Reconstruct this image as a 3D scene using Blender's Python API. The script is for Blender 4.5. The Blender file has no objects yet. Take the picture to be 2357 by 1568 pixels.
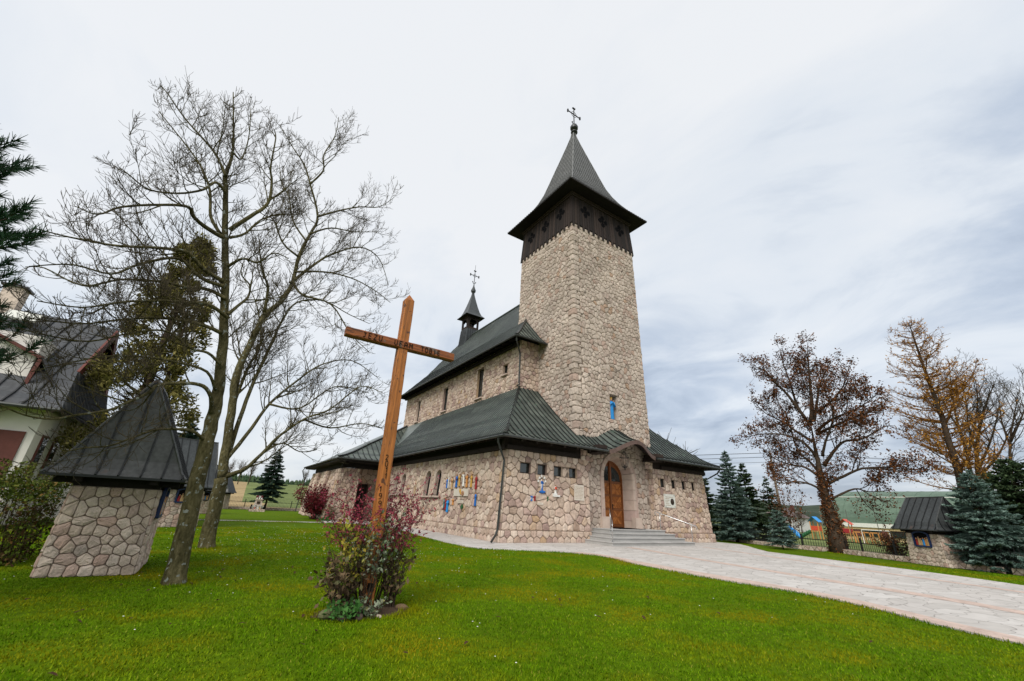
import bpy, math, random
import numpy as np
from mathutils import Vector, Matrix
S = bpy.context.scene
R_ = math.radians
# ------------------------------------------------------------------ camera
cam_d = bpy.data.cameras.new("camera"); cam = bpy.data.objects.new("camera", cam_d)
S.collection.objects.link(cam); S.camera = cam
cam_d.sensor_width = 36.0; cam_d.lens = 14.409; cam_d.clip_start = 0.05; cam_d.clip_end = 9000
_f = 943.3622
_X = Vector((2731-1178.5, 1247-784, _f)).normalized()
_Y = Vector((500-1178.5, 1137-784, _f)).normalized()
_Z = _X.cross(_Y)
if _Z.y > 0: _Z = -_Z
_r = Vector((_X.x, _Y.x, _Z.x)); _u = -Vector((_X.y, _Y.y, _Z.y)); _b = -Vector((_X.z, _Y.z, _Z.z))
M4 = Matrix((( _r.x,_u.x,_b.x,0),(_r.y,_u.y,_b.y,0),(_r.z,_u.z,_b.z,1.65),(0,0,0,1)))
cam.matrix_world = M4
# ------------------------------------------------------------------ sky, sun, exposure
SUN_EL, SUN_AZ = 44.0, 232.0          # compass-like azimuth: 0 = +Y, 90 = +X
S.view_settings.view_transform = 'Standard'; S.view_settings.look = 'None'
S.view_settings.gamma = 1.0; S.view_settings.use_curve_mapping = False
S.view_settings.exposure = 0.92
W = bpy.data.worlds.new("World"); S.world = W; W.use_nodes = True
def build_sky():
    nt = W.node_tree; N = nt.nodes; L = nt.links; N.clear()
    out = N.new('ShaderNodeOutputWorld'); bg = N.new('ShaderNodeBackground')
    sky = N.new('ShaderNodeTexSky'); sky.sky_type = 'NISHITA'; sky.sun_disc = False
    sky.sun_elevation = R_(SUN_EL); sky.sun_rotation = R_(SUN_AZ)
    tc = N.new('ShaderNodeTexCoord')
    sep = N.new('ShaderNodeSeparateXYZ'); L.new(tc.outputs['Generated'], sep.inputs[0])
    # project the view direction on to a flat cloud layer so that clouds shrink towards the horizon
    den = N.new('ShaderNodeMath'); den.operation = 'ADD'; den.inputs[1].default_value = 0.22
    ab = N.new('ShaderNodeMath'); ab.operation = 'ABSOLUTE'; L.new(sep.outputs[2], ab.inputs[0]); L.new(ab.outputs[0], den.inputs[0])
    dx = N.new('ShaderNodeMath'); dx.operation = 'DIVIDE'; L.new(sep.outputs[0], dx.inputs[0]); L.new(den.outputs[0], dx.inputs[1])
    dy = N.new('ShaderNodeMath'); dy.operation = 'DIVIDE'; L.new(sep.outputs[1], dy.inputs[0]); L.new(den.outputs[0], dy.inputs[1])
    comb = N.new('ShaderNodeCombineXYZ'); L.new(dx.outputs[0], comb.inputs[0]); L.new(dy.outputs[0], comb.inputs[1])
    def noise(scale, detail, rough, loc, rot=0.4, sc=(1, 1, 1), dist=0.0):
        mp = N.new('ShaderNodeMapping'); L.new(comb.outputs[0], mp.inputs[0])
        mp.inputs['Location'].default_value = loc; mp.inputs['Rotation'].default_value = (0, 0, rot); mp.inputs['Scale'].default_value = sc
        n = N.new('ShaderNodeTexNoise'); n.inputs['Scale'].default_value = scale; n.inputs['Detail'].default_value = detail
        n.inputs['Roughness'].default_value = rough; n.inputs['Distortion'].default_value = dist
        L.new(mp.outputs[0], n.inputs['Vector']); return n.outputs['Fac']
    n1 = noise(0.7, 5, 0.45, (3.1, 1.7, 0), 0.9, (1.0, 0.7, 1), 0.3)
    n2 = noise(2.3, 7, 0.56, (0.4, 5.2, 0), 0.9, (1.0, 0.62, 1), 0.5)
    add = N.new('ShaderNodeMath'); add.operation = 'MULTIPLY_ADD'; L.new(n2, add.inputs[0]); add.inputs[1].default_value = 0.78; L.new(n1, add.inputs[2])
    # the cloud deck is thinner (brighter) on the left and overhead and thicker on the right, low down
    vd = N.new('ShaderNodeVectorMath'); vd.operation = 'DOT_PRODUCT'; L.new(tc.outputs['Generated'], vd.inputs[0])
    vd.inputs[1].default_value = Vector((0.86, 0.30, -0.42)).normalized()
    ma = N.new('ShaderNodeMath'); ma.operation = 'MULTIPLY_ADD'; L.new(vd.outputs['Value'], ma.inputs[0]); ma.inputs[1].default_value = -0.25; L.new(add.outputs[0], ma.inputs[2])
    ramp = N.new('ShaderNodeValToRGB'); L.new(ma.outputs[0], ramp.inputs[0]); cr = ramp.color_ramp
    cr.elements[0].position = 0.48; cr.elements[0].color = (0.33, 0.40, 0.52, 1)
    cr.elements[1].position = 0.96; cr.elements[1].color = (0.885, 0.905, 0.93, 1)
    e = cr.elements.new(0.64); e.color = (0.56, 0.635, 0.745, 1)
    e = cr.elements.new(0.775); e.color = (0.775, 0.825, 0.885, 1)
    # pale, faintly warm band of thin cloud at the horizon
    hz = N.new('ShaderNodeMapRange'); L.new(ab.outputs[0], hz.inputs['Value']); hz.inputs['From Min'].default_value = 0.0; hz.inputs['From Max'].default_value = 0.22
    hz.inputs['To Min'].default_value = 0.45; hz.inputs['To Max'].default_value = 0.0
    mh = N.new('ShaderNodeMix'); mh.data_type = 'RGBA'; L.new(hz.outputs[0], mh.inputs['Factor']); L.new(ramp.outputs[0], mh.inputs['A'])
    hr = N.new('ShaderNodeMapRange'); L.new(vd.outputs['Value'], hr.inputs['Value']); hr.inputs['From Min'].default_value = 0.2; hr.inputs['From Max'].default_value = 0.9; hr.inputs['To Min'].default_value = 0.0; hr.inputs['To Max'].default_value = 1.0
    hc_ = N.new('ShaderNodeMix'); hc_.data_type = 'RGBA'; L.new(hr.outputs[0], hc_.inputs['Factor']); hc_.inputs['A'].default_value = (0.78, 0.79, 0.80, 1); hc_.inputs['B'].default_value = (0.50, 0.52, 0.56, 1)
    L.new(hc_.outputs['Result'], mh.inputs['B'])
    # clouds are seen over a physical sky at strength 0.1: cloud radiance is given relative to it
    scl = N.new('ShaderNodeVectorMath'); scl.operation = 'SCALE'; L.new(mh.outputs['Result'], scl.inputs[0]); scl.inputs['Scale'].default_value = CLOUD
    mx = N.new('ShaderNodeMix'); mx.data_type = 'RGBA'; mx.inputs['Factor'].default_value = 0.93
    L.new(sky.outputs[0], mx.inputs['A']); L.new(scl.outputs[0], mx.inputs['B'])
    L.new(mx.outputs['Result'], bg.inputs['Color']); bg.inputs['Strength'].default_value = 0.1; L.new(bg.outputs[0], out.inputs[0])
CLOUD = 5.4
build_sky()
sun_d = bpy.data.lights.new("sun", 'SUN'); sun_d.energy = 1.5; sun_d.angle = R_(34); sun_d.color = (1.0, 0.96, 0.9)
sun = bpy.data.objects.new("sun", sun_d); S.collection.objects.link(sun)
_sd = Vector((math.sin(R_(SUN_AZ))*math.cos(R_(SUN_EL)), math.cos(R_(SUN_AZ))*math.cos(R_(SUN_EL)), math.sin(R_(SUN_EL))))
sun.rotation_euler = _sd.to_track_quat('Z', 'Y').to_euler()
# ------------------------------------------------------------------ object helpers
COL = S.collection
def tag(o, label=None, cat=None, group=None, kind=None):
    if label: o['label'] = label
    if cat: o['category'] = cat
    if group: o['group'] = group
    if kind: o['kind'] = kind
    return o
def empty(name, loc=(0, 0, 0), rz=0.0, label=None, cat=None, group=None):
    o = bpy.data.objects.new(name, None); COL.objects.link(o); o.location = loc; o.rotation_euler = (0, 0, rz)
    o.empty_display_size = 0.2
    return tag(o, label, cat, group)
class MB:
    """collects polygons; each has a material slot index and a random number the material can read"""
    def __init__(s): s.v = []; s.f = []; s.m = []; s.r = []
    def add(s, verts, faces, m=0, r=None):
        b = len(s.v); s.v.extend([tuple(p) for p in verts])
        for f in faces: s.f.append(tuple(i+b for i in f)); s.m.append(m); s.r.append(random.random() if r is None else r)
    def quad(s, a, b, c, d, m=0, r=None): s.add([a, b, c, d], [(0, 1, 2, 3)], m, r)
    def box(s, c, d, rz=0.0, m=0, r=None, mat=None):
        hx, hy, hz = d[0]/2, d[1]/2, d[2]/2; ca, sa = math.cos(rz), math.sin(rz); vs = []
        for z in (-hz, hz):
            for x, y in ((-hx, -hy), (hx, -hy), (hx, hy), (-hx, hy)):
                p = Vector((x*ca-y*sa, x*sa+y*ca, z))
                if mat is not None: p = mat @ p
                vs.append((c[0]+p.x, c[1]+p.y, c[2]+p.z))
        s.add(vs, [(3, 2, 1, 0), (4, 5, 6, 7), (0, 1, 5, 4), (1, 2, 6, 5), (2, 3, 7, 6), (3, 0, 4, 7)], m, random.random() if r is None else r)
    def bar(s, a, b, w, h, m=0, r=None, up=(0, 0, 1)):
        a = Vector(a); b = Vector(b); d = (b-a); 
        if d.length < 1e-6: return
        d.normalize(); u = Vector(up); x = d.cross(u)
        if x.length < 1e-4: x = d.cross(Vector((1, 0, 0)))
        x.normalize(); y = x.cross(d)
        vs = [p + x*sx*w/2 + y*sy*h/2 for p in (a, b) for sx, sy in ((-1, -1), (1, -1), (1, 1), (-1, 1))]
        s.add(vs, [(3, 2, 1, 0), (4, 5, 6, 7), (0, 1, 5, 4), (1, 2, 6, 5), (2, 3, 7, 6), (3, 0, 4, 7)], m, r)
    def tube(s, pts, rad, n=6, m=0, r=None, cap=True):
        pts = [Vector(p) for p in pts]; k = len(pts)
        if not hasattr(rad, '__len__'): rad = [rad]*k
        rings = []; prev = None
        for i in range(k):
            d = (pts[min(i+1, k-1)]-pts[max(i-1, 0)])
            if d.length < 1e-9: d = Vector((0, 0, 1))
            d.normalize()
            if prev is None:
                a = Vector((0, 0, 1)) if abs(d.z) < 0.9 else Vector((1, 0, 0)); x = d.cross(a).normalized()
            else:
                x = prev - d*prev.dot(d)
                x = x.normalized() if x.length > 1e-5 else d.orthogonal().normalized()
            prev = x; y = d.cross(x)
            rings.append([pts[i] + (x*math.cos(2*math.pi*j/n)+y*math.sin(2*math.pi*j/n))*rad[i] for j in range(n)])
        vs = [p for rg in rings for p in rg]; fs = []
        for i in range(k-1):
            for j in range(n):
                fs.append((i*n+j, i*n+(j+1) % n, (i+1)*n+(j+1) % n, (i+1)*n+j))
        if cap and n > 3: fs.append(tuple(range(n-1, -1, -1))); fs.append(tuple((k-1)*n+j for j in range(n)))
        s.add(vs, fs, m, random.random() if r is None else r)
    def lathe(s, c, prof, n=16, m=0, r=None, sx=1.0, sy=1.0, rz=0.0):
        vs = []; fs = []; k = len(prof); ca, sa = math.cos(rz), math.sin(rz)
        for rr, z in prof:
            for j in range(n):
                a = 2*math.pi*j/n; x = rr*math.cos(a)*sx; y = rr*math.sin(a)*sy
                vs.append((c[0]+x*ca-y*sa, c[1]+x*sa+y*ca, c[2]+z))
        for i in range(k-1):
            for j in range(n): fs.append((i*n+j, i*n+(j+1) % n, (i+1)*n+(j+1) % n, (i+1)*n+j))
        fs.append(tuple(range(n-1, -1, -1))); fs.append(tuple((k-1)*n+j for j in range(n)))
        s.add(vs, fs, m, random.random() if r is None else r)
    def sphere(s, c, r3, n=10, k=7, m=0, r=None):
        if not hasattr(r3, '__len__'): r3 = (r3, r3, r3)
        vs = []; fs = []
        for i in range(k+1):
            t = math.pi*i/k
            for j in range(n):
                a = 2*math.pi*j/n
                vs.append((c[0]+r3[0]*math.sin(t)*math.cos(a), c[1]+r3[1]*math.sin(t)*math.sin(a), c[2]-r3[2]*math.cos(t)))
        for i in range(k):
            for j in range(n): fs.append((i*n+j, i*n+(j+1) % n, (i+1)*n+(j+1) % n, (i+1)*n+j))
        s.add(vs, fs, m, random.random() if r is None else r)
    def prism(s, poly, a, b, m=0, r=None):
        """poly: list of 2D; a, b: functions mapping a 2D point to the near and far 3D point"""
        n = len(poly); vs = [a(*p) for p in poly]+[b(*p) for p in poly]
        fs = [tuple(range(n)), tuple(range(2*n-1, n-1, -1))]+[(i, (i+1) % n, n+(i+1) % n, n+i) for i in range(n)]
        s.add(vs, fs, m, random.random() if r is None else r)
    def build(s, name, mats, parent=None, smooth=False, offset=None):
        me = bpy.data.meshes.new(name)
        vs = s.v
        if offset is not None: vs = [(p[0]-offset[0], p[1]-offset[1], p[2]-offset[2]) for p in vs]
        me.from_pydata(vs, [], s.f)
        if not isinstance(mats, (list, tuple)): mats = [mats]
        for mm in mats: me.materials.append(mm)
        me.polygons.foreach_set('material_index', s.m)
        at = me.attributes.new('rnd', 'FLOAT', 'FACE'); at.data.foreach_set('value', s.r)
        if smooth: me.polygons.foreach_set('use_smooth', [True]*len(me.polygons))
        me.update()
        o = bpy.data.objects.new(name, me); COL.objects.link(o)
        if parent is not None: o.parent = parent
        return o
def world_child(mb, name, mats, parent, smooth=False):
    """a part whose vertices were written in world coordinates under an unrotated thing"""
    return mb.build(name, mats, parent, smooth, offset=parent.location)
def copy_tree(o, parent=None):
    c = o.copy(); COL.objects.link(c)
    if parent is not None: c.parent = parent
    for ch in [x for x in S.objects if x.parent == o]: copy_tree(ch, c)
    return c
# ------------------------------------------------------------------ materials
def mat(name, ramp, rough=0.8, cracks=None, var=(3.0, 0.25), bump=(25.0, 0.3, 0.02), metal=0.0, spec=0.3, stretch=(1, 1, 1), attr=True, spots=None, noise2=None, trans=0.0, coord='Object'):
    """ramp: list of (pos, rgb) read by the per-face random number; var: noise scale and brightness amount;
    bump: noise scale, strength, distance; spots: (scale, threshold, rgb) for lichen, stains, patina"""
    m = bpy.data.materials.new(name); m.use_nodes = True; nt = m.node_tree; N = nt.nodes; L = nt.links
    b = N['Principled BSDF']; b.inputs['Roughness'].default_value = rough; b.inputs['Metallic'].default_value = metal
    b.inputs['Specular IOR Level'].default_value = spec
    tc = N.new('ShaderNodeTexCoord'); mp = N.new('ShaderNodeMapping'); mp.inputs['Scale'].default_value = stretch
    L.new(tc.outputs[coord], mp.inputs[0])
    rp = N.new('ShaderNodeValToRGB'); cr = rp.color_ramp
    if len(ramp) == 1: ramp = [ramp[0], (1.0, ramp[0][1])]
    cr.elements[0].position = ramp[0][0]; cr.elements[0].color = (*ramp[0][1], 1)
    cr.elements[1].position = ramp[-1][0]; cr.elements[1].color = (*ramp[-1][1], 1)
    for p, c in ramp[1:-1]:
        e = cr.elements.new(p); e.color = (*c, 1)
    n = N.new('ShaderNodeTexNoise'); n.inputs['Scale'].default_value = var[0]; n.inputs['Detail'].default_value = 5; n.inputs['Roughness'].default_value = 0.6
    L.new(mp.outputs[0], n.inputs['Vector'])
    if attr:
        a = N.new('ShaderNodeAttribute'); a.attribute_name = 'rnd'; L.new(a.outputs['Fac'], rp.inputs[0])
    else:
        L.new(n.outputs['Fac'], rp.inputs[0])
    mr = N.new('ShaderNodeMapRange'); L.new(n.outputs['Fac'], mr.inputs['Value']); mr.inputs['From Min'].default_value = 0.25; mr.inputs['From Max'].default_value = 0.75
    mr.inputs['To Min'].default_value = 1-var[1]; mr.inputs['To Max'].default_value = 1+var[1]
    sc = N.new('ShaderNodeVectorMath'); sc.operation = 'SCALE'; L.new(rp.outputs[0], sc.inputs[0]); L.new(mr.outputs[0], sc.inputs['Scale'])
    col = sc.outputs[0]
    if noise2:
        n2 = N.new('ShaderNodeTexNoise'); n2.inputs['Scale'].default_value = noise2[0]; n2.inputs['Detail'].default_value = 3; L.new(mp.outputs[0], n2.inputs['Vector'])
        m2 = N.new('ShaderNodeMapRange'); L.new(n2.outputs['Fac'], m2.inputs['Value']); m2.inputs['From Min'].default_value = 0.3; m2.inputs['From Max'].default_value = 0.7
        m2.inputs['To Min'].default_value = 1-noise2[1]; m2.inputs['To Max'].default_value = 1+noise2[1]
        s2 = N.new('ShaderNodeVectorMath'); s2.operation = 'SCALE'; L.new(col, s2.inputs[0]); L.new(m2.outputs[0], s2.inputs['Scale']); col = s2.outputs[0]
    if spots:
        n3 = N.new('ShaderNodeTexNoise'); n3.inputs['Scale'].default_value = spots[0]; n3.inputs['Detail'].default_value = 4; L.new(tc.outputs[coord], n3.inputs['Vector'])
        st = N.new('ShaderNodeMapRange'); L.new(n3.outputs['Fac'], st.inputs['Value']); st.inputs['From Min'].default_value = spots[1]; st.inputs['From Max'].default_value = spots[1]+(spots[3] if len(spots) > 3 else 0.06)
        mx = N.new('ShaderNodeMix'); mx.data_type = 'RGBA'; L.new(st.outputs[0], mx.inputs['Factor']); L.new(col, mx.inputs['A']); mx.inputs['B'].default_value = (*spots[2], 1); col = mx.outputs['Result']
    if cracks:      # fine drying cracks along the grain: (stretch, half width, colour)
        mc = N.new('ShaderNodeMapping'); mc.inputs['Scale'].default_value = cracks[0]; L.new(tc.outputs[coord], mc.inputs[0])
        nc = N.new('ShaderNodeTexNoise'); nc.inputs['Scale'].default_value = 1.0; nc.inputs['Detail'].default_value = 2; L.new(mc.outputs[0], nc.inputs['Vector'])
        s_ = N.new('ShaderNodeMath'); s_.operation = 'SUBTRACT'; L.new(nc.outputs['Fac'], s_.inputs[0]); s_.inputs[1].default_value = .5
        a_ = N.new('ShaderNodeMath'); a_.operation = 'ABSOLUTE'; L.new(s_.outputs[0], a_.inputs[0])
        k_ = N.new('ShaderNodeMapRange'); L.new(a_.outputs[0], k_.inputs['Value']); k_.inputs['From Min'].default_value = cracks[1]*.4; k_.inputs['From Max'].default_value = cracks[1]; k_.inputs['To Min'].default_value = .8; k_.inputs['To Max'].default_value = 0
        mk_ = N.new('ShaderNodeMix'); mk_.data_type = 'RGBA'; L.new(k_.outputs[0], mk_.inputs['Factor']); L.new(col, mk_.inputs['A']); mk_.inputs['B'].default_value = (*cracks[2], 1); col = mk_.outputs['Result']
    L.new(col, b.inputs['Base Color'])
    if bump and bump[1] > 0:
        nb = N.new('ShaderNodeTexNoise'); nb.inputs['Scale'].default_value = bump[0]; nb.inputs['Detail'].default_value = 6; nb.inputs['Roughness'].default_value = 0.65
        L.new(mp.outputs[0], nb.inputs['Vector'])
        bp = N.new('ShaderNodeBump'); bp.inputs['Strength'].default_value = bump[1]; bp.inputs['Distance'].default_value = bump[2]
        L.new(nb.outputs['Fac'], bp.inputs['Height']); L.new(bp.outputs[0], b.inputs['Normal'])
    return m
STONE = mat('rough_stone', [(0, (.35, .25, .19)), (.12, (.53, .42, .335)), (.28, (.57, .455, .365)), (.45, (.48, .36, .29)), (.58, (.60, .50, .41)), (.72, (.44, .32, .27)), (.85, (.31, .215, .185)), (.92, (.54, .42, .33)), (1, (.42, .29, .18))],
            rough=.92, var=(6, .22), bump=(14, .7, .035), noise2=(1.1, .10), spec=.15)
TSTONE = mat('tower_stone', [(0, (.36, .295, .24)), (.2, (.49, .41, .345)), (.5, (.54, .455, .385)), (.75, (.47, .39, .33)), (.9, (.41, .32, .27)), (.97, (.43, .31, .25)), (1, (.40, .275, .19))],
            rough=.92, var=(5, .2), bump=(14, .7, .035), noise2=(.45, .14), spec=.15, spots=(2.6, .615, (.20, .165, .135), .09))
DRESSED = mat('dressed_stone', [(0, (.46, .35, .29)), (.5, (.52, .42, .35)), (1, (.42, .31, .27))], rough=.85, var=(2.5, .15), bump=(40, .25, .01), spec=.15)
MORTAR = mat('mortar', [(0, (.19, .15, .12))], rough=.95, var=(8, .2), spec=.1)
PSTONE = mat('pillar_stone', [(0, (.47, .375, .30)), (.25, (.58, .475, .39)), (.5, (.62, .52, .435)), (.7, (.50, .40, .335)), (.85, (.50, .35, .285)), (1, (.40, .34, .29))],
             rough=.92, var=(6, .25), bump=(13, .8, .04), noise2=(1.3, .12), spec=.15)
ROOF = mat('patinated_metal_roof', [(0, (.012, .015, .014)), (.2, (.016, .02, .018)), (.3, (.050, .064, .057)), (.6, (.075, .093, .081)), (1, (.125, .146, .126))], rough=.42, var=(1.3, .3), bump=(6, .12, .01), spec=.5, noise2=(14, .18), spots=(3.2, .63, (.075, .12, .09)), metal=.25)
ROOFD = mat('dark_metal_roof', [(0, (.010, .012, .013)), (.2, (.014, .016, .017)), (.3, (.032, .037, .040)), (.6, (.052, .058, .060)), (1, (.07, .072, .07))], rough=.45, var=(1.5, .3), bump=(6, .12, .01), spec=.5, noise2=(12, .2), spots=(2.4, .67, (.085, .06, .05)), metal=.2)
SPIRE = mat('spire_metal', [(0, (.03, .031, .03)), (.2, (.04, .041, .04)), (.3, (.12, .122, .118)), (.6, (.15, .152, .146)), (1, (.19, .19, .18))], rough=.5, var=(2, .25), bump=(6, .1, .01), spec=.45, noise2=(9, .15), metal=.2)
DWOOD = mat('dark_stained_wood', [(0, (.014, .010, .008)), (.5, (.024, .016, .013)), (1, (.042, .028, .022))], rough=.75, var=(4, .3), bump=(30, .3, .01), stretch=(6, 6, .6), spec=.25)
SOFFIT = mat('eave_boards', [(0, (.012, .010, .009)), (1, (.02, .015, .013))], rough=.8, var=(4, .3), spec=.2)
GUTTER = mat('gutter_metal', [(0, (.035, .040, .038)), (1, (.055, .06, .056))], rough=.45, var=(5, .2), bump=None, spec=.5, metal=.3)
BROWN = mat('brown_metal_edge', [(0, (.10, .065, .055)), (1, (.13, .085, .07))], rough=.5, var=(5, .2), bump=None)
OAK = mat('varnished_oak', [(0, (.23, .070, .013)), (.5, (.33, .108, .022)), (1, (.44, .16, .038))], rough=.38, var=(5, .25), bump=(30, .1, .005), stretch=(8, 8, .8), spec=.45)
OAKD = mat('dark_oak', [(0, (.16, .05, .012)), (1, (.20, .066, .016))], rough=.4, var=(5, .25), bump=(30, .1, .005), stretch=(8, 8, .8), spec=.45)
CROSSW = mat('weathered_pine', [(0, (.28, .085, .015)), (.5, (.32, .105, .02)), (1, (.36, .125, .026))], rough=.55, var=(3.5, .38), bump=(14, .45, .012), stretch=(9, 9, .45), spec=.35, spots=(8, .635, (.11, .040, .016), .03), noise2=(2.0, .25), cracks=((16, 16, .55), .012, (.06, .03, .018)))
CROSSA = mat('weathered_arm', [(0, (.21, .062, .018)), (1, (.25, .08, .024))], rough=.6, var=(3.5, .45), bump=(14, .5, .014), stretch=(.5, 9, 9), spec=.3, spots=(5, .57, (.15, .10, .075), .05), noise2=(2.0, .25), cracks=((.7, 14, 14), .02, (.04, .022, .015)))
BLACK = mat('black_paint_and_hole_dark', [(0, (.006, .006, .007))], rough=1, bump=None, spec=.05)  # plain black; on the belfry discs it stands for the dark of holes
CARVED = mat('burnt_letters', [(0, (.016, .011, .009))], rough=.9, bump=None, spec=.1)
IRON = mat('wrought_iron', [(0, (.014, .014, .015))], rough=.55, bump=None, spec=.4, metal=.3)
GLASS = mat('window_glass', [(0, (.014, .020, .020)), (1, (.03, .04, .04))], rough=.06, var=(1.5, .5), bump=(3, .04, .01), spec=.8)
STEEL = mat('brushed_steel', [(0, (.62, .62, .62))], rough=.25, var=(3, .05), bump=None, metal=1.0, spec=.5)
GRANITE = mat('grey_granite', [(0, (.36, .355, .34)), (1, (.44, .43, .415))], rough=.8, var=(60, .18), bump=(60, .15, .003), noise2=(2, .08), spec=.25)
PLAQUE = mat('pale_stone_plaque', [(0, (.60, .54, .46)), (1, (.64, .58, .50))], rough=.7, var=(3, .06), bump=(50, .1, .003))
PLAQUEW = mat('white_marble_plaque', [(0, (.66, .66, .60))], rough=.4, var=(3, .08), bump=None, spec=.4)
ENGRAVE = mat('engraved_line', [(0, (.32, .22, .14))], rough=.9, bump=None)
BRONZE = mat('dark_bronze', [(0, (.055, .04, .03))], rough=.5, bump=(14, .4, .02), metal=.5)
def paint(name, c, rough=.5): return mat(name, [(0, c)], rough=rough, var=(6, .14), bump=(20, .2, .008), spec=.35)
P_BLUE = paint('blue_paint', (.010, .13, .46)); P_LBLUE = paint('light_blue_paint', (.02, .25, .62)); P_OCHRE = paint('ochre_paint', (.52, .30, .055))
P_TAN = paint('tan_paint', (.50, .32, .15)); P_WHITE = paint('white_paint', (.75, .74, .70)); P_ORANGE = paint('orange_wood', (.56, .25, .07)); P_RED = paint('dark_red_paint', (.30, .022, .024))
P_GREEN = paint('green_paint', (.02, .11, .035)); P_TEAL = paint('teal_paint', (.015, .16, .20)); P_SKIN = paint('carved_skin', (.42, .23, .13)); P_HAIR = paint('carved_hair', (.17, .075, .03)); P_BRED = paint('bright_red_paint', (.55, .07, .03)); P_GOLD = paint('gold_paint', (.55, .33, .06))
PLASTER = mat('cream_plaster', [(0, (.74, .70, .65))], rough=.9, var=(1.2, .08), bump=(40, .2, .005), spec=.15)
REDBOARD = mat('red_brown_boards', [(0, (.115, .038, .03)), (1, (.15, .05, .04))], rough=.7, var=(3, .2), bump=(20, .2, .01))
BARK = mat('mossy_bark', [(0, (.065, .055, .026)), (.45, (.10, .088, .040)), (1, (.145, .122, .072))], rough=.95, var=(9, .5), bump=(11, 1.0, .10), stretch=(1.6, 1.6, .6), attr=False, spec=.1, spots=(9, .62, (.25, .27, .235), .03), noise2=(1.2, .35))
TWIG = mat('twig_bark', [(0, (.060, .048, .031)), (1, (.095, .078, .052))], rough=.9, var=(2, .3), bump=None, attr=False, spec=.1)
SBARK = mat('dark_bark', [(0, (.045, .032, .022)), (1, (.07, .05, .035))], rough=.95, var=(5, .3), bump=(12, .8, .03), attr=False, spec=.1)
def leaf(name, ramp, rough=.65): return mat(name, ramp, rough=max(.65, rough), var=(1.2, .2), bump=None, spec=.10)
BLUESPR = leaf('blue_spruce_needles', [(0, (.055, .098, .078)), (.5, (.105, .168, .14)), (.85, (.165, .24, .205)), (1, (.22, .30, .26))])
DKSPR = leaf('dark_spruce_needles', [(0, (.022, .042, .020)), (.5, (.042, .074, .034)), (1, (.075, .11, .048))])
MIDSPR = leaf('green_spruce_needles', [(0, (.018, .040, .026)), (.5, (.03, .06, .04)), (1, (.05, .085, .055))])
THUJA = leaf('olive_conifer_foliage', [(0, (.08, .075, .020)), (.5, (.155, .14, .038)), (1, (.24, .20, .065))])
PINEN = leaf('pine_needles', [(0, (.014, .040, .020)), (.6, (.028, .070, .034)), (1, (.05, .10, .05))])
BEECHL = leaf('withered_brown_leaves', [(0, (.050, .022, .010)), (.5, (.10, .040, .016)), (.85, (.15, .058, .02)), (1, (.20, .085, .03))])
LARCHN = leaf('orange_larch_needles', [(0, (.28, .12, .015)), (.5, (.38, .18, .025)), (1, (.46, .25, .045))])
HEDGEL = leaf('hedge_leaves', [(0, (.030, .048, .006)), (.5, (.068, .098, .012)), (.85, (.115, .14, .02)), (1, (.20, .11, .035))], .5)
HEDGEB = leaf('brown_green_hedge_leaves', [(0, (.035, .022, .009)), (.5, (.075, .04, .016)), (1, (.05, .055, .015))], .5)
REDL = leaf('dark_red_leaves', [(0, (.07, .008, .014)), (.5, (.14, .014, .024)), (.9, (.16, .02, .022)), (1, (.09, .06, .02))], .5)
PURPL = leaf('purple_red_leaves', [(0, (.14, .018, .040)), (.5, (.26, .036, .068)), (.85, (.34, .06, .085)), (1, (.34, .13, .09))], .5)
GREYL = leaf('grey_green_leaves', [(0, (.09, .13, .07)), (.5, (.16, .20, .12)), (.8, (.30, .32, .25)), (1, (.24, .23, .05))], .6)
YELL = leaf('yellow_green_leaves', [(0, (.14, .15, .016)), (.5, (.26, .24, .03)), (1, (.34, .25, .04))], .6)
DRYL = leaf('dry_brown_leaves', [(0, (.10, .062, .034)), (.6, (.18, .125, .07)), (1, (.12, .13, .06))], .8)
FRESHL = leaf('fresh_green_leaves', [(0, (.03, .10, .02)), (1, (.07, .17, .04))], .5)
FALLEN = leaf('fallen_brown_leaf', [(0, (.040, .022, .012)), (1, (.075, .04, .02))], .8)
PETAL = leaf('white_petals', [(0, (.72, .72, .68))], .7)
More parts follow.
